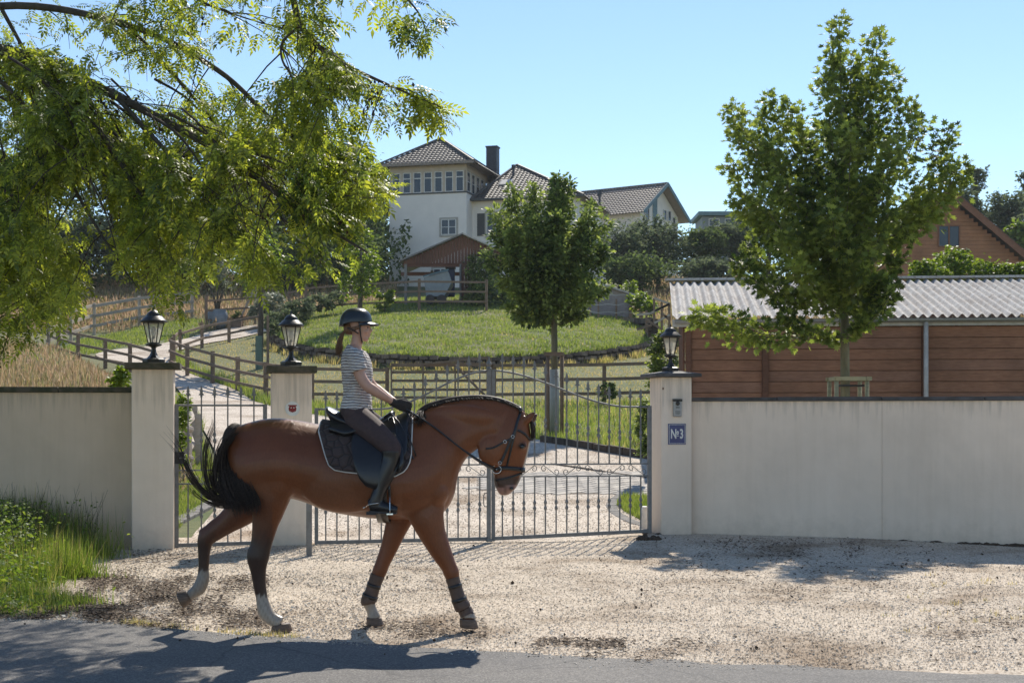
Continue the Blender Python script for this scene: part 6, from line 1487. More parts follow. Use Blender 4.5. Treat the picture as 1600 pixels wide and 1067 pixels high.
for s in(-1,1):
    m=MB(); m.ell(P(816,697.5,HD+s*.088),(.019,.012,.017),14,10); m.obj('eye',m_eye,horse,True)
    m=MB(); c=P(816,697,HD+s*.093); m.tube([c+Vector((x*.024,0,z)) for x,z in((-1,-.002),(-.6,.013),(0,.019),(.6,.014),(1,-.002))],.0045,6); m.obj('eyelid',m_hair,horse,True)
    m=MB(); c=P(799.5,763,HD+s*.058); m.ell(c,(.013,.008,.010),10,8,Matrix.Rotation(.5,3,'Y')); m.obj('nostril',m_eye,horse,True)
    # inner ear hair
# tail ---------------------------------------------------------------
def strand(m,pts,r0,r1,d=HD,n=6,conv=H1,sub=6):
    a=catmull([(*conv(*p[:2]),d+(p[2] if len(p)>2 else 0)) for p in pts],sub); q=[P(*x) for x in a]; m.tube(q,list(np.interp(np.linspace(0,1,len(q)),[0,.15,.6,1],[r0*.5,r0,r0*.8,r1])),n,False)
m=MB()
limb_loft(m,[(238,404,20,.9,.03),(224,408,32,.9,-.0),(214,430,44,.85,-.04),(214,480,54,.6,-.10),(226,530,50,.42,-.18),(243,575,54,.35,-.24),(254,606,42,.3,-.26),(256,624,14,.4,-.26)],HD-.0,14)
for i in range(650):
    w=rnd.uniform(-1,1); o=rnd.gauss(0,.022); e1=rnd.gauss(0,6)
    p=[(234+rnd.uniform(-14,6),408+rnd.uniform(-3,8),.0+o),(214+w*20,438,-.06+o),(212+w*29,500,-.13+o),(226+w*38+e1,560,-.22+o),(246+w*42+e1,604,-.27+o),(252+w*34+e1*1.5,632+rnd.gauss(0,12),-.28+o*2)]
    strand(m,p,.0030,.0006,HD,3,sub=5)
LOCKS=[([(240,560),(226,598),(196,612),(160,600),(126,570),(100,530),(82,488),(62,452),(36,420)],26),
 ([(240,565),(222,602),(190,610),(150,592),(112,552),(86,505),(70,465),(58,445)],22),
 ([(238,555),(218,592),(186,600),(160,580),(146,540),(142,490),(150,445),(166,402),(168,380)],44),
 ([(238,550),(212,584),(184,584),(166,556),(160,515),(168,470),(180,436)],36),
 ([(226,414),(200,440),(182,480),(172,530),(176,575),(204,606),(240,616)],60),
 ([(220,430),(196,465),(190,515),(196,565),(224,600)],50),
 ([(240,575),(224,612),(196,622),(150,612),(110,585),(84,552)],26)]
for lk,cnt in LOCKS:      # blown locks curling out to the left and up
    for i in range(cnt):
        ax,ay=rnd.gauss(0,5),rnd.gauss(0,5); tx,ty=rnd.gauss(0,7),rnd.gauss(0,7); o2=rnd.gauss(0,.03)-.17; nn_=len(lk)
        p=[(x+ax+tx*(j/(nn_-1))**2,y+ay+ty*(j/(nn_-1))**2,o2) for j,(x,y) in enumerate(lk)]
        L=rnd.uniform(.62,1) if rnd.random()<.75 else 1.0; p=p[:max(4,int(round(nn_*L)))]
        strand(m,p,.0030,.0005,HD,3,sub=5)
m.obj('tail',m_hair,horse,True)
# mane: roached plaits lying along the crest, forelock
m=MB()
cr=catmull([(655,645),(668,635),(684,629.5),(702,624.5),(724,621.5),(750,620.5),(775,623.5),(797,630.5),(815,640)],10)
q=[P(x,y+1.2,HD) for x,y in cr]; m.tube(q,list(np.linspace(.028,.022,len(q))),8)
for i in range(520):
    k=rnd.uniform(0,len(cr)-2); i0=int(k); x,y=cr[i0]+(cr[i0+1]-cr[i0])*(k-i0); s=rnd.uniform(-.02,.05); L=rnd.uniform(5,12) if s>-.0 else rnd.uniform(3,7)
    lean=rnd.uniform(2,7); a=P(x,y-.5+rnd.uniform(-1,1),HD+s*.3); b_=P(x+lean*.5,y+L*.2,HD+s*1.3-.02); c=P(x+lean,y+L*.8,HD+s*1.6-.028); m.tube([a,b_,c],[.003,.003,.0008],4,False)
for i in range(60):
    s=rnd.gauss(0,.02); x0=656+rnd.uniform(-3,9); m.tube([P(x0,642,HD+s),P(x0-3+rnd.gauss(0,3),652,HD-.10+s),P(x0-6+rnd.gauss(0,5),660+rnd.gauss(0,4),HD-.16)],[.006,.005,.001],4,False)
for i in range(110):
    s=rnd.gauss(0,.022); L=rnd.uniform(.7,1.1); m.tube([P(822,645,HD+s),P(830+rnd.gauss(0,1),654,HD+s*1.2),P(832.5+rnd.gauss(0,1.4),668,HD+s*1.4),P(832+rnd.gauss(0,1.6),668+18*L,HD+s*1.3)],[.004,.0045,.003,.0008],4,False)
m.obj('mane',m_hair,horse,True)
# tendon boots
m_boot=simple('brown_leg_boot',(.105,.066,.048),(.07,.045,.034),.55,20,.2); m_strap=simple('black_leather',(.010,.009,.009),(.018,.015,.014),.3,30,.15,80,spec=.55); m_steel=simple('bright_steel',(.62,.62,.6),None,.22,5,0,metal=1.0)
def lboot(d,st,label=None):
    m=MB(); limb_loft(m,st,d,16); bo=m.obj('leg_boot',m_boot,horse,True)
    for f in(.25,.55):
        i=f*(len(st)-1); a=st[int(i)]; b_=st[int(i)+1]; g=i-int(i); s=[a[k]*(1-g)+b_[k]*g for k in range(4)]; dx=b_[0]-a[0]; dy=b_[1]-a[1]; L=math.hypot(dx,dy); dx/=L;dy/=L
        m=MB(); limb_loft(m,[(s[0]-dx*5,s[1]-dy*5,s[2]*1.06,s[3]),(s[0]+dx*5,s[1]+dy*5,s[2]*1.06,s[3])],d,16,2); m.obj('strap',m_strap,bo,True)
lboot(HD+NEAR+.02,[(830,822,40,.9),(835,838,38,.9),(844,868,39,.92),(851,888,43,.94),(857,900,46,.94),(861,908,44,.94)])
lboot(HD+FAR-.03,[(623,814,41,.9),(614,838,38,.9),(606,862,39,.92),(600,878,44,.94),(598,888,45,.94),(599,894,42,.94)])
m=MB(); limb_loft(m,[(864,909,40,.94),(868,917,40,.96),(871,923,43,.98)],HD+NEAR+.02,16); m.obj('bell_boot',m_boot,horse,True)

# ------------------------------------------------------------------ saddle cloth
m_quilt,nt,b,o=nmat('quilted_cloth'); v=coords(nt); vo=N(nt,'ShaderNodeTexVoronoi',feature='DISTANCE_TO_EDGE'); vo.inputs['Scale'].default_value=14; nt.links.new(v,vo.inputs['Vector'])
nt.links.new(ramp(nt,vo.outputs['Distance'],[(0,(.012,.007,.006)),(.08,(.055,.033,.027))]),b.inputs['Base Color']); b.inputs['Roughness'].default_value=.75; b.inputs['Sheen Weight'].default_value=.1; bump(nt,b,ramp(nt,vo.outputs['Distance'],[(0,(0,0,0)),(.2,(1,1,1))]),.7,.015)
m_piping=simple('white_piping',(.62,.6,.56),None,.6,5,0)
PB=[(503,668),(506,676),(511,692),(517,710),(523,726),(532,734),(548,737),(572,739.5),(600,743),(622,744),(635,737),(643,724),(646,712),(645,700),(641,688),(636,676),(630,664)]
def th_at(px,py,side=-1,infl=.022):
    lo,hi=0.03,2.9
    for _ in range(24):
        mid=(lo+hi)/2; p=trunk_pt(px,side*mid,infl); yy=PY0-(p.z-HC)/p.y*F
        if yy<py: lo=mid
        else: hi=mid
    return (lo+hi)/2
pb=np.array(PB,float)
def pad_bottom(px): 
    i=np.argsort(pb[:,0]); return float(np.interp(px,pb[i,0],pb[i,1]))
def shell(px0,px1,bottom,infl,side,nx=30,ny=18,th0=0.0,top=None):
    V=[];
    for i in range(nx+1):
        px=px0+(px1-px0)*i/nx; t1=th_at(px,bottom(px),-1,infl); t0=th0 if top is None else th_at(px,top(px),-1,infl)
        for j in range(ny+1): V.append(trunk_pt(px,side*(t0+(t1-t0)*j/ny),infl+.004*math.sin(j*1.3+i)*0))
    return V,[(i*(ny+1)+j,(i+1)*(ny+1)+j,(i+1)*(ny+1)+j+1,i*(ny+1)+j+1) for i in range(nx) for j in range(ny)]
# lower edge as two branches (front edge bulges forward): use outline by px
def padb(px):
    if px<=640: return float(np.interp(px,[503,506,511,517,523,532,548,572,600,622,635,640],[672,680,694,712,727,734,737,739.5,743,744,737,731]))
    return float(np.interp(px,[640,644,646.5],[731,722,706]))
q=trunk_pt(570,0,.03); t=thing('saddle_cloth','dark brown quilted saddle cloth with white piping under the saddle','saddle cloth',(q.x,q.y,q.z))
for s in(-1,1):
    V,Fc=shell(504,646,padb,.030,s,60,24); m=MB(); m.add(V,Fc); o=m.obj('cloth',m_quilt,t,True); so=o.modifiers.new('s','SOLIDIFY'); so.thickness=.014
    m=MB(); pts=[trunk_pt(px,s*th_at(px,padb(px),-1,.034),.034) for px in np.concatenate([np.linspace(504,640,60),np.linspace(641,646,8)])]
    up=[trunk_pt(646,s*a,.034) for a in np.linspace(th_at(646,706,-1,.034),.5,14)]; dn=[trunk_pt(504,s*a,.034) for a in np.linspace(.15,th_at(504,padb(504),-1,.034),8)]
    m.tube(dn+pts+up,.0078,6); m.obj('piping',m_piping,t,True)
# ------------------------------------------------------------------ saddle
q=trunk_pt(570,0,.08); sad=thing('saddle','black leather riding saddle under the rider','saddle',(q.x,q.y,q.z))
m=MB()
SE=[(509,637,641,.05),(513,635,650,.12),(521,638,662,.155),(535,645,670,.165),(555,654,674,.155),(575,657,674,.145),(592,654,672,.125),(604,647,668,.10),(612,641,664,.085),(617,643,658,.05)]
arr=catmull(SE,4); rings=[]
for a in arr:
    A=P(a[0],a[1],HD);B=P(a[0],a[2],HD); rings.append(ring((A+B)/2,Vector((0,0,1)),Vector((0,1,0)),(A.z-B.z)/2,a[3],20,-.1))
loftrings(m,rings,20); m.obj('seat',m_strap,sad,True)
def flb(px): return float(np.interp(px,[556,562,570,580,592,610,622,632,640],[700,728,748,760,764,760,744,724,704]))
for s in(-1,1):
    V,Fc=shell(556,640,flb,.055,s,30,16,.18); m=MB(); m.add(V,Fc); o=m.obj('flap',m_strap,sad,True); so=o.modifiers.new('s','SOLIDIFY'); so.thickness=.012
    V,Fc=shell(520,572,lambda px:682-abs(px-545)*.3,.058,s,14,8,.25); m=MB(); m.add(V,Fc); o=m.obj('rear_panel',m_strap,sad,True); so=o.modifiers.new('s','SOLIDIFY'); so.thickness=.03
    m=MB(); kr=[trunk_pt(px,s*th_at(px,py,-1,.075),.075) for px,py in((618,676),(626,690),(632,708),(633,724),(628,738))]; m.tube(kr,[.012,.02,.022,.018,.008],10); m.obj('knee_roll',m_strap,sad,True)
    m=MB(); gp=[trunk_pt(600+ (8 if a>2 else 0),s*a,.016) for a in np.linspace(th_at(598,742,-1,.02),PI,14)]; 
    for i in range(len(gp)-1): m.bar(gp[i],gp[i+1],.075 if False else .012,.075,up=Vector((1,0,0))) if False else None
    V=[];
    for i,a in enumerate(np.linspace(th_at(598,735,-1,.02),PI,16)):
        for px in(592,610): V.append(trunk_pt(px,s*a,.018))
    m.add(V,[(2*i,2*i+1,2*i+3,2*i+2) for i in range(15)]); o=m.obj('girth',m_strap,sad,True); so=o.modifiers.new('s','SOLIDIFY'); so.thickness=.01
# D rings and front straps (breast strap loop)
m=MB()
for s in(-1,1):
    c=trunk_pt(613,s*.35,.07); m.tube([c+Vector((.02*math.cos(a),0,.02*math.sin(a))) for a in np.linspace(0,2*PI,12)],.004,5)
m.obj('ring',m_steel,sad,True)
m=MB()
for s in(-1,1):
    a=P(612,648,HD+s*.08); m.tube([a,P(618,668,HD+s*.2),P(622,690,HD+s*.24),P(637,700,HD+s*.26),P(646,717,HD+s*.262),P(636,716,HD+s*.268)],.007,6)
    m.tube([P(600,652,HD+s*.1),P(610,645,HD+s*.11),P(622,658,HD+s*.16),P(634,680,HD+s*.23),P(640,706,HD+s*.262)],.007,6)
m.obj('neck_strap',m_strap,sad,True)

# ------------------------------------------------------------------ rider
m_skin,nt,b,o=nmat('skin'); v=coords(nt); c=ramp(nt,noise(nt,v,14,4),[(.3,(.46,.25,.17)),(.7,(.56,.32,.23))]); nt.links.new(c,b.inputs['Base Color']); b.inputs['Roughness'].default_value=.5; b.inputs['Subsurface Weight'].default_value=.08; b.inputs['Subsurface Radius'].default_value=(.02,.008,.004)
m_shirt,nt,b,o=nmat('striped_jersey'); v=coords(nt); sp=N(nt,'ShaderNodeSeparateXYZ'); nt.links.new(v,sp.inputs[0])
tilt=N(nt,'ShaderNodeMath',operation='MULTIPLY_ADD'); nt.links.new(sp.outputs[0],tilt.inputs[0]); tilt.inputs[1].default_value=.06; nt.links.new(sp.outputs[2],tilt.inputs[2])
ns_=N(nt,'ShaderNodeMath',operation='MULTIPLY_ADD'); nt.links.new(noise(nt,v,5,3),ns_.inputs[0]); ns_.inputs[1].default_value=.03; nt.links.new(tilt.outputs[0],ns_.inputs[2])
ml=N(nt,'ShaderNodeMath',operation='MULTIPLY'); nt.links.new(ns_.outputs[0],ml.inputs[0]); ml.inputs[1].default_value=50.0
fr=N(nt,'ShaderNodeMath',operation='FRACT'); nt.links.new(ml.outputs[0],fr.inputs[0])
c=ramp(nt,fr.outputs[0],[(.0,(.66,.60,.54)),(.54,(.66,.60,.54)),(.64,(.17,.13,.125)),(.88,(.17,.13,.125)),(.98,(.66,.60,.54))]); nt.links.new(c,b.inputs['Base Color']); b.inputs['Roughness'].default_value=.85
bump(nt,b,noise(nt,coords(nt,False,(1.4,1.4,2.2)),6,3,.5,2.2),.9,.06)
m_breech=simple('brown_breeches',(.075,.043,.038),(.055,.033,.03),.75,30,.2,90); m_glove=simple('dark_knit_glove',(.025,.020,.020),(.045,.035,.03),.85,60,.4); m_helm=simple('dark_helmet',(.012,.016,.018),(.018,.022,.024),.32,20,.05,90,spec=.6); m_hairb=simple('auburn_hair',(.12,.055,.025),(.22,.115,.055),.5,40,.3,90,stretch=(3,3,1))
def H2(X,Y): return 480+X/2.809,460+Y/2.809
def seg(m, st, n=16, sub=5, inf=0.0, V_=Vector((0,1,0)), sq=1.0):
    """st: (px,py,d, half_in_plane_px, half_lateral_m)"""
    arr=[]
    for s in st: p=P(s[0],s[1],s[2]); arr.append((p.x,p.y,p.z,s[3]/F*s[2],s[4]))
    a=catmull(arr,sub); R_=[]
    for i in range(len(a)):
        t_=(Vector(a[min(i+1,len(a)-1)][:3])-Vector(a[max(i-1,0)][:3])).normalized(); v=(V_-t_*V_.dot(t_)).normalized(); u=t_.cross(v)
        R_.append(ring(Vector(a[i][:3]),u,v,max(.004,a[i][3]+inf),max(.004,a[i][4]+inf),n,sq=sq))
    loftrings(m,R_,n)
def mir(st): return [(800+(s[0]-800)*s[2]/(2*HD-s[2]),PY0+(s[1]-PY0)*s[2]/(2*HD-s[2]),2*HD-s[2],s[3]*s[2]/(2*HD-s[2]),s[4]) for s in st]
TOR=[(557,655,HD,22,.165),(556,645,HD,23,.178),(557,636,HD,22,.168),(558,625,HD,20,.145),(558,610,HD,19.5,.135),(558,595,HD,21.5,.145),(558,580,HD,22.5,.155),(556,566,HD,21.5,.165),(554.5,554,HD,18,.165),(554.5,546,HD,13,.12),(556,540,HD,8.5,.062)]
NEC=[(555,548,HD,9,.055),(556.5,540,HD,9,.052),(558,531,HD,8.7,.05),(560,522,HD,9.5,.05)]
ARM=[(553.5,553,HD-.15,8,.05),(555,560,HD-.20,10.5,.052),(558,573,HD-.215,10,.047),(564,589,HD-.22,8.8,.042),(573,602,HD-.22,8.6,.042),(583,609,HD-.21,8.4,.040),(597,618,HD-.18,6.8,.033),(609,625,HD-.14,5.4,.027),(617,630,HD-.115,5.2,.025)]
LEG=[(553,652,HD-.08,23,.085),(563,660,HD-.13,22.5,.088),(578,670,HD-.19,20,.085),(593,682,HD-.25,17.5,.078),(606,694,HD-.29,15.5,.07),(612.5,704,HD-.305,14,.064),(611,716,HD-.31,12.5,.058),(606,732,HD-.315,12.5,.058),(600,748,HD-.32,11,.053),(594,764,HD-.325,8.6,.044),(589,777,HD-.33,8.5,.042),(588,786,HD-.33,9.5,.042)]
FOOT=[(576.5,790,HD-.33,7,.03),(582,789,HD-.33,10.5,.037),(592,790.5,HD-.33,9,.038),(603,793,HD-.335,7.5,.042),(614,795.5,HD-.34,5.8,.042),(621,796.5,HD-.34,3.8,.03)]
HEAD=[(564,533,HD,5,.035),(563,525,HD,11,.055),(562.5,516,HD,14.5,.068),(561,506,HD,16.8,.074),(559,497,HD,17,.074),(557,489,HD,14,.062),(556,483,HD,8,.04)]
def body_parts(m,inf=0):
    seg(m,TOR,20,inf=inf); seg(m,NEC,14,inf=inf)
    for a in(ARM,mir(ARM)): seg(m,a,14,inf=inf)
    for a in(LEG,mir(LEG)): seg(m,a,16,inf=inf)
m=MB(); body_parts(m)
for a in(FOOT,mir(FOOT)): seg(m,a,12)
seg(m,HEAD,18,V_=Vector((0,1,0)))
L_=lambda px,py,dd,rx,ry,rz,rot=0: m.ell(P(px,py,HD+dd),(rx/S_,ry,rz/S_),12,10,Matrix.Rotation(rot,3,'Y'))
L_(569.5,514,0,8.5,.052,15); L_(573,509.0,0,4.5,.042,3.2); L_(571,529,0,5.2,.030,4.8); L_(572.0,531.5,0,3.0,.018,2.6)         # face, brow, jaw, chin
seg(m,[(576,509,HD,1.0,.008),(578.6,513.5,HD,1.6,.010),(580.2,516.6,HD,2.0,.015),(578,519,HD,1.8,.014)],10)   # nose
L_(577.0,522.6,0,2.1,.017,1.35); L_(576.6,525.4,0,2.0,.016,1.3)                            # lips
for s in(-1,1): L_(572,517.5,s*.036,4.2,.02,4.2); L_(558.5,517,s*.073,2.6,.010,4.6)
L_(565,528,0,6.5,.042,5)
# hands with five fingers each
def hand(m,side,inf=0,n=8):
    k=[1,1]; w=P(617,630,HD+side*.115); f=Vector((1,0,-.28)).normalized(); lat=Vector((0,1,0)); up=Vector((.2,0,1)).normalized()
    c=w+f*.05; 
    rr=[]
    for q_,hu,hv in((-.015,.026,.020),(.01,.032,.020),(.045,.041,.020),(.075,.040,.019),(.09,.032,.014)):
        rr.append(ring(w+f*q_,up,lat,hu+inf,hv+inf,12))
    loftrings(m,rr,12)
    sgn=-side   # fingers curl toward the far side from the palm: palm faces the midline
    for i,(dz,L) in enumerate(((.030,.9),(.010,1.0),(-.010,.95),(-.028,.78))):
        b0=w+f*.082+up*dz; pp=[b0,b0+f*.024*L+lat*side*-.004,b0+f*.034*L-lat*side*.022-up*.004,b0+f*.018*L-lat*side*.042-up*.006,b0-f*.004-lat*side*.044]
        m.tube([Vector(x) for x in catmull([tuple(x) for x in pp],3)],[.0105+inf]*4+[.0098+inf]*4+[.009+inf]*4+[.007+inf],8)
    b0=w+f*.03+up*.028-lat*side*.006; pp=[b0,b0+f*.028+up*.014-lat*side*.012,b0+f*.052+up*.010-lat*side*.018,b0+f*.066+up*.0-lat*side*.02]
    m.tube([Vector(x) for x in catmull([tuple(x) for x in pp],3)],[.013+inf]*3+[.0115+inf]*3+[.010+inf]*3+[.007+inf],8)
for s in(-1,1): hand(m,s)
bme=remesh('rider_body',m,.0062,m_skin,3)
q=P(556,655,HD); rider=thing('person','rider in striped T-shirt, brown breeches, black boots and dark helmet sitting on the horse','person',(q.x,q.y,q.z))
link('body',bme,rider)
# T-shirt
m=MB(); TS=[(s[0],s[1],s[2],s[3]+(1.0 if i<3 else 0),s[4]) for i,s in enumerate(TOR[1:])]; TS[0]=(557,641,HD,23.5,.172)
seg(m,TS[:-1]+[(555.5,543,HD,10.5,.075)],20,inf=.010)
SL=[ARM[0],ARM[1],(557,567,HD-.215,11,.05),(561,580,HD-.222,11.5,.054)]
for a in(SL,mir(SL)): seg(m,a,16,inf=.011)
m.ell(P(571,580,HD),(.055,.125,.075),16,12)
sm_=remesh('t_shirt',m,.0068,m_shirt,5); link('t_shirt',sm_,rider)
# breeches
m=MB(); seg(m,[(557,660,HD,22,.165),(556,648,HD,23.5,.18),(556.5,637,HD,22.5,.168),(557,631,HD,20.5,.150)],20,inf=.008)
for a in(LEG[:7],mir(LEG[:7])): seg(m,a,16,inf=.007)
bm_=remesh('breeches',m,.0068,m_breech,4); link('breeches',bm_,rider)
m=MB()
# tall boots
for side,a,fo in((-1,LEG[6:],FOOT),(1,mir(LEG[6:]),mir(FOOT))):
    m=MB(); tp=a[0]; seg(m,[(tp[0]+.5,tp[1]-12,tp[2],13.5,.062)]+a,18,inf=.010); seg(m,fo,16,inf=.009)
    me=remesh('tall_boot',m,.006,m_strap,3); bo=link('boot',me,rider)
    m=MB(); f0,f1=fo[0],fo[-1]; 
    m.bar(P(f0[0]+1,f0[1]+9,f0[2]),P(f1[0]-1,f1[1]+4.5,f1[2]),.075,.014); m.obj('sole',m_dark,bo)
    m=MB(); m.box(P(f0[0]+4,f0[1]+11.5,f0[2]),(.07,.07,.02)); m.obj('heel',m_dark,bo)
    m=MB(); c=P(587,783,fo[0][2]); zz0=PY0+(787-PY0)
    if side<0:
        m.tube([P(571,792,HD-.33-.0),P(574,789,HD-.38),P(582,787,HD-.39),P(590,786,HD-.385),P(594,786,HD-.34)],.004,6); m.tube([P(571,792,HD-.33),P(567,793.5,HD-.33)],.005,6)
    else: m.tube([P(571,790,HD+.33),P(582,787,HD+.38),P(592,786,HD+.34)],.004,6)
    m.obj('spur',m_steel,bo,True)
    # gloves
for s in(-1,1):
    m=MB(); hand(m,s,.0035); w=P(617,630,HD+s*.115); seg(m,[(611,626.5,HD+s*.13,6.4,.031),(618,630.5,HD+s*.112,6.4,.031)],14,inf=.002)
    me=remesh('glove',m,.0052,m_glove,2); link('glove',me,rider)
# helmet
m=MB(); hm=[]
for f in np.linspace(0,1,13):
    a=f*PI/2; r=math.cos(a)**.75; z=math.sin(a)
    c=P(556.5-1.0*(1-f),505-23.5*z-1.5*(1-f),HD); rr=[]
    for k in range(28):
        an=2*PI*k/28; x=26*r*math.cos(an)/S_; y=.110*r*math.sin(an); dz=(-.012*math.cos(an) if True else 0)*(1-f); 
        drop=(.030*max(0,-math.cos(an))**1.5)*(1-f)**2; rr.append(c+Vector((x,y,-drop+dz*0)))
    hm.append(rr)
hm=[[p+Vector((0,0,-.004)) for p in hm[0]]]+hm; n=28; base=0; loftrings(m,hm,28,closed=False); hl=m.obj('helmet',m_helm,rider,True); so=hl.modifiers.new('s','SOLIDIFY'); so.thickness=.012; so.offset=-1
m=MB(); V=[]
for j in range(4):
    for k in range(17):
        an=-PI*.42+PI*.84*k/16; r0=(26-.5)/S_; y=.110*math.sin(an); x=r0*math.cos(an); ext=(j/3)*.052*math.cos(an*1.07)**.8 if abs(an*1.07)<PI/2 else 0
        p=P(555.5,506,HD); V.append(p+Vector((x+ext,y*(1+.0*j),.005-.018*(j/3)**1.2-.22*y*y*3)))
m.add(V,[(j*17+k,j*17+k+1,(j+1)*17+k+1,(j+1)*17+k) for j in range(3) for k in range(16)]); o=m.obj('helmet_peak',m_helm,rider,True); so=o.modifiers.new('s','SOLIDIFY'); so.thickness=.008
m=MB(); m.tube([P(558+14*math.cos(a),482.5+0*a,HD+.0+.05*math.sin(a)) if False else P(541+30*f,496-13.5*math.sin(f*PI)-.5,HD-.075+.03*math.sin(f*PI)) for f in np.linspace(0,1,12)],.0028,5); m.obj('vent_rib',m_steel if False else m_metal,hl,True)
m=MB()
for s in(-1,1):
    m.tube([P(561,503,HD+s*.088),P(562.5,513,HD+s*.082),P(563.5,524,HD+s*.07),P(565.5,533,HD+s*.045),P(567,536.5,HD)],.0055,6)
    m.tube([P(543,512,HD+s*.07),P(551,515.5,HD+s*.084),P(560,521,HD+s*.078)],.0045,6)
m.obj('chin_strap',m_strap,rider,True)
# hair: ponytail and strands round the ear
m=MB()
for i in range(240):
    s=rnd.gauss(0,.012); w=rnd.uniform(-1,1); m.tube([P(542+rnd.uniform(-2,4),516+rnd.uniform(-2,2),HD+s),P(535+w*2.5,521,HD+s),P(531+w*4,533,HD+s*1.3),P(529.5+w*4.5+rnd.gauss(0,.6),545,HD+s*1.3),P(529+w*2.5+rnd.gauss(0,1),552+rnd.gauss(0,2.5),HD+s)],[.003,.0036,.0034,.0028,.0006],4,False)
for i in range(150):
    s=rnd.choice((-1,1)); m.tube([P(568-rnd.uniform(0,3),506,HD+s*.074),P(560+rnd.uniform(-2,2),511+rnd.uniform(-2,3),HD+s*.081),P(550,514+rnd.uniform(-3,4),HD+s*.078),P(542,516+rnd.uniform(-2,2),HD+s*.03)],[.0025,.003,.003,.0025],4,False)
m.ell(P(546,513,HD),(.045,.055,.05),14,10); m.ell(P(541.5,517,HD),(.017,.016,.017),10,8)
m.obj('hair',m_hairb,rider,True)
for s in(-1,1):
    m=MB(); m.ell(P(574.6,511.7,HD+s*.033),(.006,.008,.0055),10,8); m.obj('eye',m_eye,rider,True)
    m=MB(); m.tube([P(572,508.6,HD+s*.046),P(574.5,507.6,HD+s*.038),P(576.5,508.2,HD+s*.026)],.0018,4); m.obj('eyebrow',m_hairb,rider,True)
# belt line
# stirrups (part of the saddle)
for s,fo in((-1,FOOT),(1,mir(FOOT))):
    dd=fo[3][2]; m=MB(); cx=609
    cxm=cx if s<0 else 800+(cx-800)*(HD-.335)/(HD+.335)
    q=lambda x,y,d_: P(x,y,d_) if s<0 else P(800+(x-800)*(2*HD-d_)/d_,PY0+(y-PY0)*(2*HD-d_)/d_,d_)
    m.bar(q(cx-6,803,dd-.055),q(cx+8,803,dd-.055) if False else q(cx-6,803,dd+.055),.05,.012) if False else None
    m.tube([q(cx,802.5,dd-.06),q(cx,797,dd-.066),q(cx,785,dd-.05),q(cx,777,dd-.018),q(cx,775,dd),q(cx,777,dd+.018),q(cx,785,dd+.05),q(cx,797,dd+.066),q(cx,802.5,dd+.06)],.0036,6)
    a=q(cx,803,dd-.062); b_=q(cx,803,dd+.062); m.bar(a,b_,.045,.01); m.obj('stirrup',m_steel,sad)
    m=MB(); m.tube([q(600,712,HD+s*.30),q(604,738,HD+s*.31),q(608,760,HD+s*.325),q(cx,776,dd)],.010,6); m.obj('stirrup_leather',m_strap,sad,True)

# ------------------------------------------------------------------ bridle and reins
q=P(790,690,HD); br=thing('bridle','black leather bridle with noseband, steel bit and reins on the horse','bridle',(q.x,q.y,q.z))
hr=slab(HE,40,8); hra=catmull([(*a,*b,w) for a,b,w in HE],8)
def head_pt(px,py,side,infl=.006):
    """point on the head's side surface at a photo position"""
    best=None
    for r in hra:
        A=np.array(r[:2]);B=np.array(r[2:4]); M_=(A+B)/2; h=(A-B)/2; L=np.linalg.norm(h); u=h/L; dpos=np.array([px,py])-M_; al=dpos@u; pr=abs(dpos@np.array([-u[1],u[0]]))
        if best is None or pr<best[0]: best=(pr,al/L,r[4])
    f=max(-.999,min(.999,best[1])); w=best[2]*math.sqrt(1-f*f)**.92+infl
    if math.hypot(px-768,py-704)<24: w=max(w,.075+.032*math.sqrt(max(0,1-((px-768)/24)**2-((py-704)/26)**2))+infl)
    return P(px,py,HD+side*w)
def strap(pts,w=.018,th=.006,name='strap',mat=m_strap,infl=.007,both=True):
    for s in((-1,1) if both else (-1,)):
        c=catmull(pts,6); q_=[head_pt(x,y,s,infl) for x,y in c]; m=MB()
        V=[]
        for i,p in enumerate(q_):
            t_=(q_[min(i+1,len(q_)-1)]-q_[max(i-1,0)]).normalized(); up=Vector((0,s,0)); sd=t_.cross(up).normalized(); V+= [p+sd*w/2,p-sd*w/2]
        m.add(V,[(2*i,2*i+1,2*i+3,2*i+2) for i in range(len(q_)-1)]); o=m.obj(name,mat,br,True); so=o.modifiers.new('s','SOLIDIFY'); so.thickness=th; so.offset=1
strap([(813,645),(808,660),(804,675),(800,683),(793,700),(786,716),(781,727)],.020,name='cheek_strap')
strap([(807,668),(803,684),(799,700),(795,716),(792,728)],.014,name='cheek_strap')
strap([(808,664),(800,683),(788,690),(772,699),(759,701)],.014,name='throat_latch')
strap([(809,672),(817,676),(823,681),(827,687)],.018,name='browband')
strap([(768,733),(778,732),(790,731),(803,732),(812,733),(818,734)],.030,name='noseband')
strap([(816,739),(808,742),(796,746),(784,749),(774,751)],.016,name='flash_strap')
# closures over nose and crown
m=MB()
for (x,y,w) in((819.5,734,.028),):
    V=[];
    for k in range(13):
        a=-PI/2+PI*k/12; V.append(P(x-6*(1-math.cos(a)),y-1,HD)+Vector((.006,.062*math.sin(a),.013))); V.append(P(x-6*(1-math.cos(a)),y+1,HD)+Vector((.006,.062*math.sin(a),-.013)))
    m.add(V,[(2*i,2*i+1,2*i+3,2*i+2) for i in range(12)])
o=m.obj('nose_piece',m_strap,br,True); so=o.modifiers.new('s','SOLIDIFY'); so.thickness=.006
m=MB(); m.tube([head_pt(813,645,-1,.008),P(813,639,HD-.05),P(812,636.5,HD),P(813,639,HD+.05),head_pt(813,645,1,.008)],.011,8); m.obj('headpiece',m_strap,br,True)
m=MB(); m.tube([head_pt(827,687,-1),P(832,687,HD-.03),P(833,687,HD+.03),head_pt(827,687,1)],.008,6); m.obj('browband',m_strap,br,True)
m=MB()
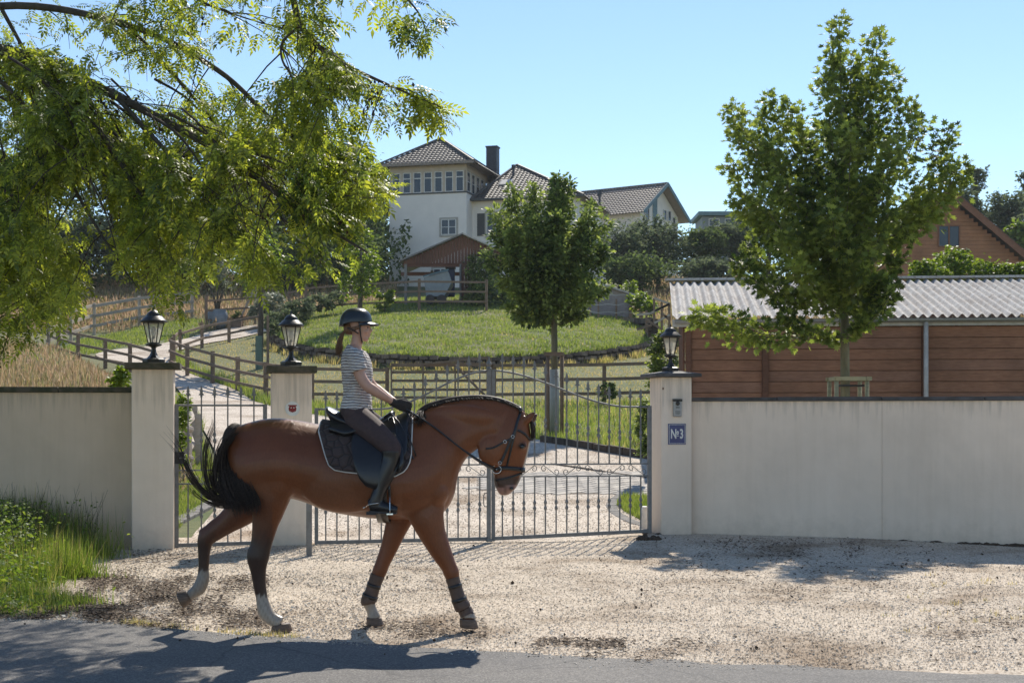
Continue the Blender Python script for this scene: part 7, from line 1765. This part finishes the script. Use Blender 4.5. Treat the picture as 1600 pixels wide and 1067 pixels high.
for s in(-1,1):
    c=head_pt(776,733,s,.016); m.tube([c+Vector((.033*math.cos(a),0,.030*math.sin(a))) for a in np.linspace(0,2*PI,20)],.0045,6)
    for (x,y) in((801,682),(789,690),(781,723)):
        c=head_pt(x,y,s,.014); m.tube([c+Vector((.011*math.cos(a),0,.012*math.sin(a))) for a in np.linspace(0,2*PI,10)],.0032,5)
m.obj('buckle',m_steel,br,True)
m=MB(); m.tube([head_pt(776,733,-1,.01),head_pt(776,733,1,.01)],.007,8); m.obj('bit',m_steel,br,True)
for s in(-1,1):
    a=head_pt(772,732,s,.02); e_=P(624,633,HD+s*.115); m=MB(); pts=[a,P(752,722,HD+s*.14),P(720,700,HD+s*.165),P(690,676,HD+s*.16),P(662,656,HD+s*.15),e_]
    c=catmull([tuple(p) for p in pts],5); V=[]
    for i,p in enumerate(c): w=.011 if i>8 else .014; V+=[Vector(p)+Vector((-.3,0,1)).normalized()*w,Vector(p)-Vector((-.3,0,1)).normalized()*w]
    m.add(V,[(2*i,2*i+1,2*i+3,2*i+2) for i in range(len(c)-1)]); o=m.obj('rein',m_strap,br,True); so=o.modifiers.new('s','SOLIDIFY'); so.thickness=.006
    m=MB(); m.tube([e_,P(632,636,HD+s*.11),P(640,652,HD+s*.13),P(636,672,HD+s*.20),P(642,690,HD+s*.25),P(650,712,HD+s*.24),P(640,717,HD+s*.27),P(634,700,HD+s*.27)],.0055,6); m.obj('rein_loop',m_strap,br,True)
# ------------------------------------------------------------------ thin summer haze
hz=bpy.data.materials.new('summer_haze'); hz.use_nodes=True; nt=hz.node_tree
for n_ in list(nt.nodes):
    if n_.type=='BSDF_PRINCIPLED': nt.nodes.remove(n_)
pv_=nt.nodes.new('ShaderNodeVolumePrincipled'); pv_.inputs['Density'].default_value=.00022; pv_.inputs['Color'].default_value=(.86,.93,1.0,1); pv_.inputs['Anisotropy'].default_value=.25
nt.links.new(pv_.outputs[0],nt.nodes['Material Output'].inputs['Volume'])
mb=MB(); mb.box((0,680,15),(1440,1480,34)); mb.obj('haze',hz,kind='stuff',label='thin pale summer haze over the whole valley',cat='haze')
